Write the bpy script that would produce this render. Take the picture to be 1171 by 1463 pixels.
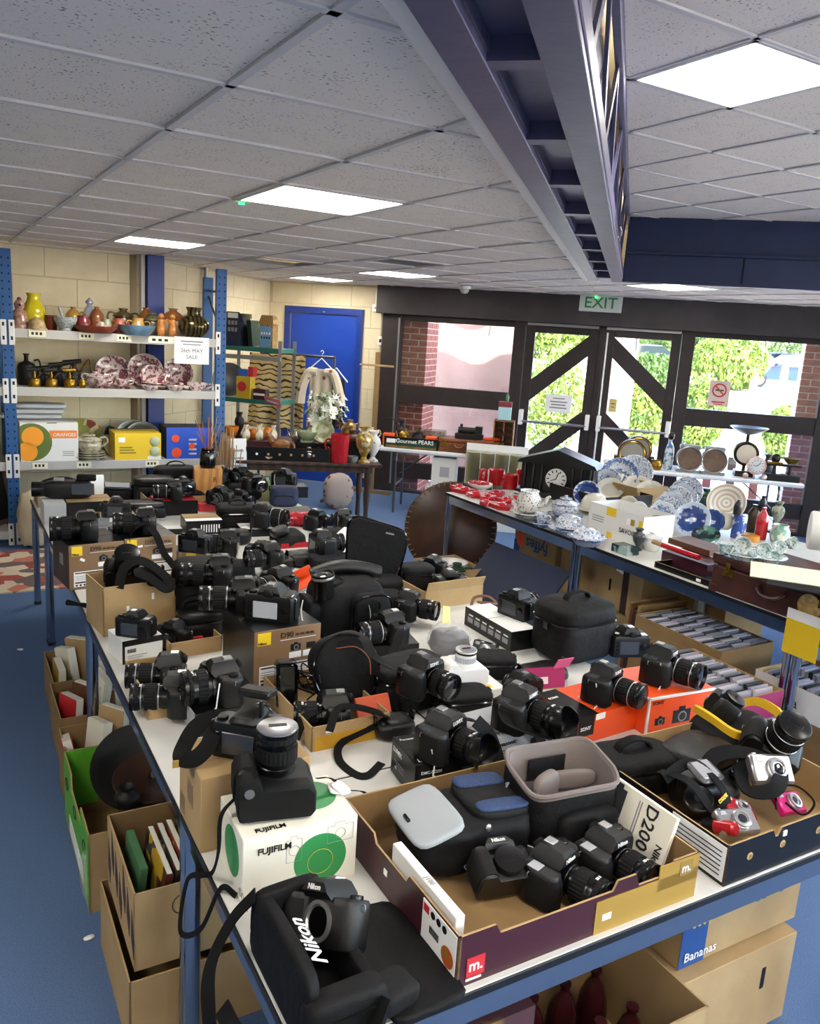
import bpy, math, random
from mathutils import Vector, Matrix, Euler, noise
random.seed(7)
for o in list(bpy.data.objects): bpy.data.objects.remove(o)
SC = bpy.context.scene
COL = SC.collection
PI = math.pi
def rad(a): return a*PI/180
# ------------------------------------------------------------------ camera
CAMH = 1.95
FPX = 1173.0
PITCH, ROLL = rad(12.128), rad(3.696)
IW, IH = 1171, 1463
def _rows():
 cp, sp = math.cos(PITCH), math.sin(PITCH)
 m = Matrix(((1,0,0),(0,-sp,-cp),(0,cp,-sp)))
 c, s = math.cos(ROLL), math.sin(ROLL)
 return Matrix(((c,-s,0),(s,c,0),(0,0,1))) @ m
VIEW = _rows()
cam_d = bpy.data.cameras.new('camera'); cam = bpy.data.objects.new('camera', cam_d); COL.objects.link(cam)
r0, r1, r2 = VIEW[0], VIEW[1], VIEW[2]
mw = Matrix(((r0[0],-r1[0],-r2[0]),(r0[1],-r1[1],-r2[1]),(r0[2],-r1[2],-r2[2]))).to_4x4()
mw.translation = (0,0,CAMH)
cam.matrix_world = mw
cam_d.sensor_fit = 'VERTICAL'; cam_d.sensor_height = 36.0; cam_d.lens = 36.0*FPX/IH
cam_d.clip_start = 0.02; cam_d.clip_end = 400
SC.camera = cam
# ------------------------------------------------------------------ world, sun, exposure
w = bpy.data.worlds.new('world'); SC.world = w; w.use_nodes = True
nt = w.node_tree; nt.nodes.clear()
sky = nt.nodes.new('ShaderNodeTexSky'); sky.sky_type = 'NISHITA'; sky.sun_disc = False
sky.sun_elevation = rad(52); sky.sun_rotation = rad(140)
bg = nt.nodes.new('ShaderNodeBackground'); bg.inputs['Strength'].default_value = 0.82
wo = nt.nodes.new('ShaderNodeOutputWorld')
nt.links.new(sky.outputs[0], bg.inputs[0]); nt.links.new(bg.outputs[0], wo.inputs[0])
sd = bpy.data.lights.new('sun', 'SUN'); sd.energy = 7.5; sd.angle = rad(0.6); sd.color = (1,.90,.76)
so = bpy.data.objects.new('sun', sd); COL.objects.link(so)
so.rotation_euler = Euler((rad(38), 0, rad(40)))
vs = SC.view_settings; vs.view_transform = 'Standard'; vs.look = 'None'; vs.gamma = 1; vs.exposure = 1.74
vs.use_curve_mapping = False
PANEL = 9.0        # emission of the ceiling light panels
# ------------------------------------------------------------------ pixels to places
def ray(px, py):
 d = Vector(((px-IW/2)/FPX, (py-IH/2)/FPX, 1.0))
 return VIEW.transposed() @ d
def at(px, py, z):
 d = ray(px, py); t = (z-CAMH)/d.z
 return Vector((d.x*t, d.y*t, z))
def zat(px, py, p):
 d = ray(px, py); t = math.hypot(p[0], p[1])/math.hypot(d.x, d.y)
 return CAMH+d.z*t
def onplane(px, py, p, ang):
 """hit of the pixel's ray with the vertical plane through p whose run makes ang degrees with +Y"""
 s = Vector((math.sin(rad(ang)), math.cos(rad(ang)))); n = Vector((-s.y, s.x))
 d = ray(px, py); t = (p[0]*n.x+p[1]*n.y)/(d.x*n.x+d.y*n.y)
 return Vector((d.x*t, d.y*t, CAMH+d.z*t))
UX = Vector((math.cos(rad(30)), math.sin(rad(30)), 0)); VX = Vector((-UX.y, UX.x, 0)); OX = Vector((-.129,1.17,0))
def uv(u, v, z=0): return OX+UX*u+VX*v+Vector((0,0,z))
TY = 30.0        # yaw of everything set square to the tables
TT = 0.73        # table height
# ------------------------------------------------------------------ materials
def lin(h):
 if not isinstance(h, str): return (*h, 1) if len(h) == 3 else h
 h = h.lstrip('#'); r = [int(h[i:i+2],16)/255 for i in (0,2,4)]
 return tuple([(c/12.92 if c <= .04045 else ((c+.055)/1.055)**2.4) for c in r]+[1])
MATS = {}
def pm(name, hexc, rough=.5, metal=0, mix=None, bump=0, bs=200, coat=0, emit=0, pat=None, spec=.5):
 """procedural material; mix=(hex2, scale, lo, hi) noise blend; pat = extra pattern kind"""
 if name in MATS: return MATS[name]
 m = bpy.data.materials.new(name); m.use_nodes = True; MATS[name] = m
 n = m.node_tree.nodes; l = m.node_tree.links; b = n['Principled BSDF']
 b.inputs['Base Color'].default_value = lin(hexc); b.inputs['Roughness'].default_value = rough
 b.inputs['Metallic'].default_value = metal
 b.inputs['Specular IOR Level'].default_value = spec
 if coat: b.inputs['Coat Weight'].default_value = coat
 if emit:
  b.inputs['Emission Color'].default_value = lin(hexc); b.inputs['Emission Strength'].default_value = emit
 tc = n.new('ShaderNodeTexCoord')
 def noi(scale, det=3, rgh=.55):
  t = n.new('ShaderNodeTexNoise'); t.inputs['Scale'].default_value = scale; t.inputs['Detail'].default_value = det
  t.inputs['Roughness'].default_value = rgh
  l.new(tc.outputs['Object'], t.inputs['Vector']); return t
 def ramp(src, lo, hi, c1, c2):
  r = n.new('ShaderNodeValToRGB'); r.color_ramp.elements[0].position = lo; r.color_ramp.elements[1].position = hi
  r.color_ramp.elements[0].color = lin(c1); r.color_ramp.elements[1].color = lin(c2)
  l.new(src, r.inputs[0]); return r
 if mix:
  t = noi(mix[1]); r = ramp(t.outputs['Fac'], mix[2], mix[3], hexc, mix[0]); l.new(r.outputs[0], b.inputs['Base Color'])
 if pat:
  kind = pat[0]
  if kind == 'rings':      # pat=('rings', hex2, freq, noise)  rings about the local Z axis
   sp = n.new('ShaderNodeSeparateXYZ'); l.new(tc.outputs['Object'], sp.inputs[0])
   cx = n.new('ShaderNodeCombineXYZ'); l.new(sp.outputs[0], cx.inputs[0]); l.new(sp.outputs[1], cx.inputs[1])
   ln = n.new('ShaderNodeVectorMath'); ln.operation = 'LENGTH'; l.new(cx.outputs[0], ln.inputs[0])
   mu = n.new('ShaderNodeMath'); mu.operation = 'MULTIPLY'; l.new(ln.outputs['Value'], mu.inputs[0]); mu.inputs[1].default_value = pat[2]
   t = noi(pat[4] if len(pat) > 4 else 55, 2)
   m2 = n.new('ShaderNodeMath'); m2.operation = 'MULTIPLY'; l.new(t.outputs['Fac'], m2.inputs[0]); m2.inputs[1].default_value = pat[3]
   ad = n.new('ShaderNodeMath'); ad.operation = 'ADD'; l.new(mu.outputs[0], ad.inputs[0]); l.new(m2.outputs[0], ad.inputs[1])
   si = n.new('ShaderNodeMath'); si.operation = 'SINE'; l.new(ad.outputs[0], si.inputs[0])
   r = ramp(si.outputs[0], .0, .35, hexc, pat[1]); l.new(r.outputs[0], b.inputs['Base Color'])
  if kind == 'wave':       # ('wave', hex2, scale, distortion, lo, hi, dir)
   wv = n.new('ShaderNodeTexWave'); wv.inputs['Scale'].default_value = pat[2]; wv.inputs['Distortion'].default_value = pat[3]
   wv.inputs['Detail'].default_value = 2; wv.bands_direction = pat[6] if len(pat) > 6 else 'Z'
   l.new(tc.outputs['Object'], wv.inputs['Vector'])
   r = ramp(wv.outputs['Fac'], pat[4], pat[5], pat[1], hexc); l.new(r.outputs[0], b.inputs['Base Color'])
  if kind == 'vor':        # ('vor', hex2, scale, lo, hi)
   vo = n.new('ShaderNodeTexVoronoi'); vo.inputs['Scale'].default_value = pat[2]
   l.new(tc.outputs['Object'], vo.inputs['Vector'])
   r = ramp(vo.outputs['Distance'], pat[3], pat[4], pat[1], hexc); l.new(r.outputs[0], b.inputs['Base Color'])
  if kind == 'multi':      # ('multi', scale, [hexes]) patches of several colours
   vo = n.new('ShaderNodeTexVoronoi'); vo.inputs['Scale'].default_value = pat[1]
   l.new(tc.outputs['Object'], vo.inputs['Vector'])
   r = n.new('ShaderNodeValToRGB'); r.color_ramp.interpolation = 'CONSTANT'
   cs = pat[2]; r.color_ramp.elements[0].color = lin(cs[0]); r.color_ramp.elements[1].color = lin(cs[1]); r.color_ramp.elements[1].position = 1/len(cs)
   for i in range(2, len(cs)):
    e = r.color_ramp.elements.new(i/len(cs)); e.color = lin(cs[i])
   l.new(vo.outputs['Color'], r.inputs[0]); l.new(r.outputs[0], b.inputs['Base Color'])
 if bump:
  t = noi(bs, 4); bp = n.new('ShaderNodeBump'); bp.inputs['Strength'].default_value = bump; bp.inputs['Distance'].default_value = .004
  l.new(t.outputs['Fac'], bp.inputs['Height']); l.new(bp.outputs[0], b.inputs['Normal'])
 return m
def glassmat(name, tint='ffffff', refl=.08):
 if name in MATS: return MATS[name]
 m = bpy.data.materials.new(name); m.use_nodes = True; MATS[name] = m
 n = m.node_tree.nodes; l = m.node_tree.links; n.clear()
 o = n.new('ShaderNodeOutputMaterial'); mx = n.new('ShaderNodeMixShader'); tr = n.new('ShaderNodeBsdfTransparent'); gl = n.new('ShaderNodeBsdfGlossy')
 tr.inputs[0].default_value = lin(tint); gl.inputs['Roughness'].default_value = .02
 fr = n.new('ShaderNodeFresnel'); fr.inputs[0].default_value = 1.45
 mu = n.new('ShaderNodeMath'); mu.operation = 'MULTIPLY_ADD'; mu.inputs[1].default_value = .8; mu.inputs[2].default_value = refl-.03
 l.new(fr.outputs[0], mu.inputs[0]); l.new(mu.outputs[0], mx.inputs[0])
 l.new(tr.outputs[0], mx.inputs[1]); l.new(gl.outputs[0], mx.inputs[2]); l.new(mx.outputs[0], o.inputs[0])
 return m
# ------------------------------------------------------------------ mesh builder
def sm(pts, k=6):
 """Catmull-Rom through the points"""
 P = [Vector(p) for p in pts]
 if len(P) < 3: return P
 out = []
 for i in range(len(P)-1):
  a = P[i-1] if i else P[0]*2-P[1]; b, c = P[i], P[i+1]; d = P[i+2] if i+2 < len(P) else P[-1]*2-P[-2]
  for j in range(k):
   t = j/k
   out.append(.5*((2*b)+(c-a)*t+(2*a-5*b+4*c-d)*t*t+(3*b-a-3*c+d)*t**3))
 out.append(P[-1]); return out
def TM(loc=(0,0,0), rot=(0,0,0), sc=(1,1,1)):
 return Matrix.LocRotScale(Vector(loc), Euler([rad(a) for a in rot]), Vector(sc))
class MB:
 def __init__(s): s.v = []; s.f = []; s.m = []; s.c = 0
 def add(s, vs, fs, M=None):
  o = len(s.v)
  s.v += [tuple(M @ Vector(v)) for v in vs] if M else [tuple(v) for v in vs]
  s.f += [[i+o for i in f] for f in fs]; s.m += [s.c]*len(fs); return s
 def mat(s, i): s.c = i; return s
 def box(s, x0, x1, y0, y1, z0, z1, M=None, b=0):
  if b <= 0:
   return s.add([(x,y,z) for x in (x0,x1) for y in (y0,y1) for z in (z0,z1)],
    [(0,1,3,2),(4,6,7,5),(0,4,5,1),(2,3,7,6),(0,2,6,4),(1,5,7,3)], M)
  b = min(b, (x1-x0)*.49, (y1-y0)*.49, (z1-z0)*.49)
  vs = []; ix = {}
  for i,x in enumerate((x0,x1)):
   for j,y in enumerate((y0,y1)):
    for k,z in enumerate((z0,z1)):
     sx, sy, sz = (1,-1)[i]*b, (1,-1)[j]*b, (1,-1)[k]*b
     for a, q in enumerate(((x,y+sy,z+sz),(x+sx,y,z+sz),(x+sx,y+sy,z))):
      ix[(i,j,k,a)] = len(vs); vs.append(q)
  I = lambda i,j,k,a: ix[(i,j,k,a)]
  fs = []
  for i in (0,1):
   q = [I(i,0,0,0),I(i,1,0,0),I(i,1,1,0),I(i,0,1,0)]; fs.append(q if i else q[::-1])
   q = [I(0,i,0,1),I(1,i,0,1),I(1,i,1,1),I(0,i,1,1)]; fs.append(q[::-1] if i else q)
   q = [I(0,0,i,2),I(1,0,i,2),I(1,1,i,2),I(0,1,i,2)]; fs.append(q if i else q[::-1])
  for p in (0,1):
   for q in (0,1):
    e = [I(p,q,0,0),I(p,q,1,0),I(p,q,1,1),I(p,q,0,1)]; fs.append(e if (p^q) == 1 else e[::-1])
    e = [I(p,0,q,0),I(p,1,q,0),I(p,1,q,2),I(p,0,q,2)]; fs.append(e[::-1] if (p^q) == 1 else e)
    e = [I(0,p,q,1),I(1,p,q,1),I(1,p,q,2),I(0,p,q,2)]; fs.append(e if (p^q) == 1 else e[::-1])
  for i in (0,1):
   for j in (0,1):
    for k in (0,1):
     t = [I(i,j,k,0),I(i,j,k,1),I(i,j,k,2)]; fs.append(t if (i^j^k) else t[::-1])
  return s.add(vs, fs, M)
 def cbox(s, w, d, h, M=None, b=0): return s.box(-w/2,w/2,-d/2,d/2,0,h,M,b)
 def loft(s, rings, M=None, cap0=True, cap1=True):
  n = len(rings[0]); vs = [v for r in rings for v in r]; fs = []
  for k in range(len(rings)-1):
   for i in range(n):
    j = (i+1) % n; fs.append((k*n+i,k*n+j,(k+1)*n+j,(k+1)*n+i))
  if cap0: fs.append(tuple(range(n))[::-1])
  if cap1: fs.append(tuple(range((len(rings)-1)*n, len(rings)*n)))
  return s.add(vs, fs, M)
 def prism(s, poly, z0, z1, M=None, b=0):
  cx = sum(p[0] for p in poly)/len(poly); cy = sum(p[1] for p in poly)/len(poly)
  def ring(z, q): return [(p[0]+(cx-p[0])*q, p[1]+(cy-p[1])*q, z) for p in poly]
  if b: 
   r = max(max(abs(p[0]-cx),abs(p[1]-cy)) for p in poly); q = b/r
   return s.loft([ring(z0,q),ring(z0+b,0),ring(z1-b,0),ring(z1,q)], M)
  return s.loft([ring(z0,0),ring(z1,0)], M)
 def lathe(s, prof, n=20, M=None, notch=0):
  vs = []; fs = []; idx = []
  for r, z in prof:
   if r <= 1e-6: idx.append([len(vs)]); vs.append((0,0,z))
   else:
    idx.append(list(range(len(vs), len(vs)+n)))
    for i in range(n):
     q = r*(1-notch if (notch and i % 2) else 1); a = 2*PI*i/n; vs.append((q*math.cos(a), q*math.sin(a), z))
  for A, B in zip(idx, idx[1:]):
   for i in range(n):
    j = (i+1) % n
    if len(A) == 1 and len(B) == 1: continue
    if len(A) == 1: fs.append((A[0],B[j],B[i])[::-1] if 0 else (A[0],B[j],B[i]))
    elif len(B) == 1: fs.append((A[i],A[j],B[0]))
    else: fs.append((A[i],A[j],B[j],B[i]))
  if len(idx[0]) > 1: fs.append(tuple(idx[0][::-1]))
  if len(idx[-1]) > 1: fs.append(tuple(idx[-1]))
  return s.add(vs, fs, M)
 def cyl(s, p0, p1, r0, r1=None, n=12):
  p0, p1 = Vector(p0), Vector(p1); d = p1-p0; r1 = r0 if r1 is None else r1
  M = Matrix.Translation(p0) @ d.to_track_quat('Z','Y').to_matrix().to_4x4()
  return s.lathe([(r0,0),(r1,d.length)], n, M)
 def tube(s, pts, r, n=6, closed=False):
  P = [Vector(p) for p in pts]; rings = []; N = len(P)
  up = Vector((0,0,1)); prev = None
  for i in range(N):
   t = (P[min(i+1,N-1)]-P[max(i-1,0)]); t = t.normalized() if t.length > 1e-9 else Vector((1,0,0))
   if prev is None:
    a = t.cross(up)
    if a.length < .1: a = t.cross(Vector((1,0,0)))
   else: a = prev-t*prev.dot(t)
   a.normalize(); prev = a; b = t.cross(a)
   rr = r[i] if isinstance(r, (list,tuple)) else r
   rings.append([P[i]+a*math.cos(2*PI*k/n)*rr+b*math.sin(2*PI*k/n)*rr for k in range(n)])
  return s.loft(rings)
 def ribbon(s, pts, w, t=.002, up=(0,0,1), ups=None):
  P = [Vector(p) for p in pts]; rings = []; N = len(P); up = Vector(up)
  for i in range(N):
   d = (P[min(i+1,N-1)]-P[max(i-1,0)]).normalized(); u_ = Vector(ups[min(i,len(ups)-1)]) if ups else up
   a = d.cross(u_)
   if a.length < .05: a = d.cross(Vector((1,.3,0)))
   a.normalize(); b = a.cross(d).normalized()
   rings.append([P[i]+a*w/2+b*t/2,P[i]-a*w/2+b*t/2,P[i]-a*w/2-b*t/2,P[i]+a*w/2-b*t/2])
  return s.loft(rings)
 def soft(s, w, d, h, M=None, e=4.0, n=7, amp=0.0, fr=12, seed=0, flat=True, taper=0):
  """puffed box: superellipsoid on a subdivided cube, base at z=0"""
  vs = []; fs = []; key = {}
  def vid(p):
   k = tuple(round(c,5) for c in p)
   if k not in key:
    key[k] = len(vs); v = Vector(p)
    L = (abs(v.x)**e+abs(v.y)**e+abs(v.z)**e)**(1/e); v = v/L
    if amp:
     q = noise.noise(Vector((v.x*w*fr+seed*3.1, v.y*d*fr+seed*1.7, v.z*h*fr))); v *= 1+amp*q
    tz = 1-taper*(v.z*.5+.5)
    z = (v.z*.5+.5)*h
    vs.append((v.x*w/2*tz, v.y*d/2*tz, max(0,z) if flat else z))
   return key[k]
  g = [-1+2*i/n for i in range(n+1)]
  for ax in range(3):
   for sg in (-1,1):
    for i in range(n):
     for j in range(n):
      q = []
      for a, b in ((i,j),(i+1,j),(i+1,j+1),(i,j+1)):
       p = [0,0,0]; p[ax] = sg; p[(ax+1)%3] = g[a]; p[(ax+2)%3] = g[b]; q.append(vid(p))
      fs.append(q if sg > 0 else q[::-1])
  return s.add(vs, fs, M)
 def ell(s, rx, ry, rz, c=(0,0,0), n=12, m=8, M=None):
  T = Matrix.Translation(Vector(c)) @ Matrix.Diagonal((rx,ry,rz,1))
  if M: T = M @ T
  return s.lathe([(math.sin(PI*i/m), -math.cos(PI*i/m)) for i in range(m+1)], n, T)
 def build(s, name, mats, parent=None, smooth=38, loc=None, rot=None):
  me = bpy.data.meshes.new(name); me.from_pydata(s.v, [], s.f)
  if not isinstance(mats, (list,tuple)): mats = [mats]
  for m in mats: me.materials.append(m)
  if len(mats) > 1: me.polygons.foreach_set('material_index', s.m)
  if smooth:
   me.polygons.foreach_set('use_smooth', [True]*len(me.polygons)); me.set_sharp_from_angle(angle=rad(smooth))
  me.update()
  return link(name, me, parent, loc, rot)
CH = {}
def kids(o): return CH.get(o.name, [])
def link(name, me, parent=None, loc=None, rot=None):
 o = bpy.data.objects.new(name, me); COL.objects.link(o)
 if parent: o.parent = parent; CH.setdefault(parent.name, []).append(o)
 if loc is not None: o.location = loc
 if rot is not None: o.rotation_euler = [rad(a) for a in rot]
 return o
def tag(o, label, cat, group=None):
 o['label'] = label; o['category'] = cat
 if group: o['group'] = group
 return o
def thing(name, label, cat, loc=(0,0,0), rz=0, group=None, rot=None):
 o = bpy.data.objects.new(name, None); COL.objects.link(o); o.location = loc; o.empty_display_size = .05
 o.rotation_euler = [rad(a) for a in rot] if rot else (0,0,rad(rz))
 return tag(o, label, cat, group)
def struct(o, label=None):
 o['kind'] = 'structure'
 if label: o['label'] = label
 return o
def dup(root, loc, rz=None, label=None, parent=None, rot=None):
 c = root.copy(); COL.objects.link(c); c.location = loc; c.parent = parent
 if rz is not None: c.rotation_euler = (0,0,rad(rz))
 if rot is not None: c.rotation_euler = [rad(a) for a in rot]
 if label: c['label'] = label
 for ch in kids(root):
  k = ch.copy(); COL.objects.link(k); k.parent = c; CH.setdefault(c.name, []).append(k)
  for g in kids(ch):
   q = g.copy(); COL.objects.link(q); q.parent = k; CH.setdefault(k.name, []).append(q)
 return c
TXT = {}
def txt(s, size, mat, parent, loc, rot=(90,0,0), name='lettering', bold=0, sx=1, ext=.0006, align='LEFT'):
 k = (s, round(size,4), bold, align, ext, mat.name)
 if k not in TXT:
  c = bpy.data.curves.new('t', 'FONT'); c.body = s; c.size = size; c.extrude = ext; c.offset = bold*size; c.align_x = align
  c.resolution_u = 2
  o = bpy.data.objects.new('t', c); COL.objects.link(o)
  me = bpy.data.meshes.new_from_object(o.evaluated_get(bpy.context.evaluated_depsgraph_get()))
  bpy.data.objects.remove(o); bpy.data.curves.remove(c)
  me.materials.clear(); me.materials.append(mat); TXT[k] = me
 o = link(name, TXT[k], parent, loc, rot); o.scale = (sx,1,1); return o
def sc_px(px, p):
 """metres for px photo pixels at place p"""
 f = VIEW @ (Vector(p)-Vector((0,0,CAMH))); return px*f.z/FPX
# ================================================================== ROOM
CEIL = 2.517; HIGH = 3.0
m_carpet = pm('carpet_blue', '62799e', .95, mix=('466084', 260, .35, .7), bump=.5, bs=700, spec=.15)
m_tile = None
def tile_mat():
 m = bpy.data.materials.new('ceiling_tile_speckled'); m.use_nodes = True
 n = m.node_tree.nodes; l = m.node_tree.links; b = n['Principled BSDF']; b.inputs['Roughness'].default_value = .95; b.inputs['Specular IOR Level'].default_value = .1
 tc = n.new('ShaderNodeTexCoord')
 mp = n.new('ShaderNodeMapping'); mp.inputs['Scale'].default_value = (1,1.7,1); l.new(tc.outputs['Object'], mp.inputs[0])
 a = n.new('ShaderNodeTexNoise'); a.inputs['Scale'].default_value = 75; a.inputs['Detail'].default_value = 2
 c = n.new('ShaderNodeTexNoise'); c.inputs['Scale'].default_value = 9; c.inputs['Detail'].default_value = 1
 l.new(mp.outputs[0], a.inputs['Vector']); l.new(tc.outputs['Object'], c.inputs['Vector'])
 ad = n.new('ShaderNodeMath'); ad.operation = 'MULTIPLY_ADD'; ad.inputs[1].default_value = .22; l.new(c.outputs['Fac'], ad.inputs[0]); l.new(a.outputs['Fac'], ad.inputs[2])
 r = n.new('ShaderNodeValToRGB'); r.color_ramp.elements[0].position = .745; r.color_ramp.elements[1].position = .80
 r.color_ramp.elements[0].color = lin('ebe1d5'); r.color_ramp.elements[1].color = lin('75706d')
 l.new(ad.outputs[0], r.inputs[0]); l.new(r.outputs[0], b.inputs['Base Color'])
 return m
m_tile = tile_mat()
m_grid = pm('grid_white', 'd2cdc8', .6)
m_trimw = pm('trim_white_paint', 'cfcbc6', .5)
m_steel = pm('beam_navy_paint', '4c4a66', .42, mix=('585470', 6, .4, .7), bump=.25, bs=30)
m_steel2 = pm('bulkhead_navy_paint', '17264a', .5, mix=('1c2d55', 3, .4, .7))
m_cream = pm('cream_block_paint', 'd9cdae', .7, mix=('cfc2a0', 5, .35, .7), bump=.25, bs=80)
m_joint = pm('cream_joint_paint', 'bfb293', .85)
m_brownblk = pm('dark_brown_frame', '231a1a', .5, mix=('2c2322', 9, .4, .7))
m_brownhdr = pm('dark_brown_header', '383233', .5, mix=('443e40', 3, .4, .7))
m_rail = pm('dull_metal', '9a9a9e', .35, .7)
m_white = pm('white_plastic', 'e8e8e6', .4)
m_black = pm('black_plastic', '0d0d0f', .42)
m_pane = glassmat('window_glass')
m_bdoor = pm('blue_door_paint', '123a9a', .35, mix=('1742a8', 3, .4, .7))
m_bdoorf = pm('blue_door_frame_paint', '12307e', .35)
# floor
b = MB(); b.add([(-7,-5,0),(7,-5,0),(7,8.5,0),(4.8,9.05,0),(-.53,10.40,0),(-1.97,10.77,0),(-2.7,7.95,0),(-7,5.45,0)], [tuple(range(8))])
struct(b.build('floor', m_carpet, smooth=0), 'blue flecked office carpet')
# ---- ceilings, cut along the beam and the bulkhead
BP = Vector((-.05,1.58)); BD = Vector((math.sin(rad(14.2)), math.cos(rad(14.2)))); BN = Vector((BD.y,-BD.x))   # beam run and its right-hand side
BL = 5.72                                                                                              # where the bulkhead crosses
def clip(poly, p, n):
 """keep the part of poly on the side of p that n points to"""
 out = []
 for i in range(len(poly)):
  a, c = poly[i], poly[(i+1) % len(poly)]; da, dc = (a-p).dot(n), (c-p).dot(n)
  if da >= 0: out.append(a)
  if (da >= 0) != (dc >= 0): out.append(a+(c-a)*(da/(da-dc)))
 return out
GA = rad(-30.75); EA = Vector((math.sin(GA), math.cos(GA))); EB = Vector((math.cos(GA), -math.sin(GA)))
def inframe(p3, m=60):
 f = VIEW @ (p3-Vector((0,0,CAMH)))
 if f.z < .2: return False
 x = IW/2+FPX*f.x/f.z; y = IH/2+FPX*f.y/f.z
 return -m < x < IW+m and -m < y < IH+m
ceil_low = struct(thing('ceiling', 'suspended ceiling of speckled square tiles in a grid', 'ceiling'))
del ceil_low['category']
full_tile = {}
def tile_mesh(poly, z):
 b_ = MB(); c = Vector((0,0))
 for p in poly: c += p/len(poly)
 ins = [p+(c-p)*min(.4, .013/max((c-p).length, .02)) for p in poly]
 ins2 = [p+(c-p)*min(.4, .026/max((c-p).length, .02)) for p in poly]
 b_.loft([[(p.x,p.y,z+.0005) for p in ins2], [(p.x,p.y,z+.004) for p in ins], [(p.x,p.y,z+.030) for p in ins]], cap1=True)
 return b_
def lay_tiles(org, z, regions, lights, ir, jr):
 ms = None; rest = MB()
 for i in ir:
  for j in jr:
   if (i,j) in lights: continue
   c0 = org+EB*(.6*i)+EA*(.6*j); q = [c0, c0+EB*.6, c0+EB*.6+EA*.6, c0+EA*.6]; cc = (q[0]+q[2])/2
   for R in regions:
    p = q
    for (pp, nn) in R:
     if p: p = clip(p, pp, nn)
    if len(p) < 3: continue
    ar = abs(sum(p[k].x*p[(k+1)%len(p)].y-p[(k+1)%len(p)].x*p[k].y for k in range(len(p))))/2
    if ar < .004: continue
    vis = inframe(Vector((cc.x,cc.y,z)), 40) and cc.length < 11.5
    if not vis: 
     t = tile_mesh(p, z); rest.add(t.v, t.f); continue
    if ar > .3599:
     if ms is None: ms = tile_mesh([Vector((-.3,-.3)),Vector((.3,-.3)),Vector((.3,.3)),Vector((-.3,.3))], 0).build('tile', m_tile, ceil_low, smooth=0); o = ms
     else: o = link('tile', ms.data, ceil_low)
     o.location = (cc.x,cc.y,z+random.uniform(0,.004)); o.rotation_euler = (random.uniform(-.004,.004), random.uniform(-.004,.004), -GA+PI/2*random.randint(0,3))
    else: tile_mesh(p, z).build('tile', m_tile, ceil_low, smooth=0)
 if rest.v:
  r = rest.build('tile_field', m_tile, ceil_low, smooth=0); r['kind'] = 'stuff'
def grid_bars(org, z, regions, ir, jr, reach):
 for (D, E_, rng) in ((EA, EB, ir), (EB, EA, jr)):
  for i in rng:
   p0 = org+E_*(.6*i)
   q = [p0-D*reach-E_*.012, p0+D*reach-E_*.012, p0+D*reach+E_*.012, p0-D*reach+E_*.012]
   for R in regions:
    p = q
    for (pp, nn) in R:
     if p: p = clip(p, pp, nn)
    if len(p) < 3: continue
    if sum((a-c).length for a, c in zip(p, p[1:]+p[:1])) < .3: continue
    b_ = MB().loft([[(v.x,v.y,z-.004) for v in p], [(v.x,v.y,z+.02) for v in p]])
    b_.build('grid_bar', m_grid, ceil_low, smooth=0)
OL = Vector((-.197,1.652))
FARP = Vector((-.53,10.40)); WD = Vector((math.sin(rad(104.2)), math.cos(rad(104.2)))); WN = Vector((-WD.y, WD.x))   # WN points out of the room
LWA = Vector((-2.72,7.83)); LWAd = Vector((UX.x,UX.y)); LWAn = Vector((.5,-.866))       # first stretch of the left wall, inward normal
BUL = BP+BD*BL
room = [(FARP+WN*.05, -WN), (Vector((-7,0)), Vector((1,0))), (Vector((0,-5)), Vector((0,1))), (Vector((7,0)), Vector((-1,0))),
  ]
wallA = (LWA-LWAn*.05, LWAn)
wallB = (Vector((-2.66,7.80)), BN)
REG_L = room+[(BP-BN*.03, -BN)]
def split_left(R):
 # the room is concave at the column: near part bounded by wall A, far part by wall B
 return [R+[wallA], R+[(LWA, -LWAn), (Vector((-2.72,7.80)), BN)]]
REGL = split_left(REG_L)
REGF = [room+[(BP-BN*.03, BN), (BUL+BD*.06, BD)]]
REGR = [room+[(BP+BN*.28, BN), (BUL, -BD)]]
def cell(org, px, py, z):
 p = at(px, py, z); d = Vector((p.x,p.y))-org; return (math.floor(d.dot(EB)/.6), math.floor(d.dot(EA)/.6))
low_l = [cell(OL,*q,CEIL) for q in ((455,284),(228,347),(492,399.5),(615,394),(962,413))]
low_l += [(-3,0),(0,-3),(-3,-4),(1,-7),(-7,0),(-7,-5),(-3,-8)]  # added panels out of view, to light the foreground
OR = Vector((1.55,4.918))*((HIGH-CAMH)/1.10)
high_l = [cell(OR,1040,107,HIGH)]
high_l += [(high_l[0][0]+4,high_l[0][1]-1),(high_l[0][0]+1,high_l[0][1]-5),(high_l[0][0]+5,high_l[0][1]-6)]  # more added panels in the raised ceiling, out of view
vents = [cell(OL,420,379,CEIL), cell(OL,585,380,CEIL)]
lay_tiles(OL, CEIL, REGL+REGF, low_l+vents, range(-13,16), range(-12,17))
grid_bars(OL, CEIL, REGL+REGF, range(-13,16), range(-12,17), 14)
lay_tiles(OR, HIGH, REGR, high_l, range(-8,12), range(-14,8))
grid_bars(OR, HIGH, REGR, range(-8,12), range(-14,8), 12)
# slab above so no daylight leaks in
struct(MB().box(-9,10,-17,.35,HIGH+.25,HIGH+.35).build('ceiling_slab', m_joint, smooth=0, loc=(FARP.x,FARP.y,0), rot=(0,0,-14.2)))
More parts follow.
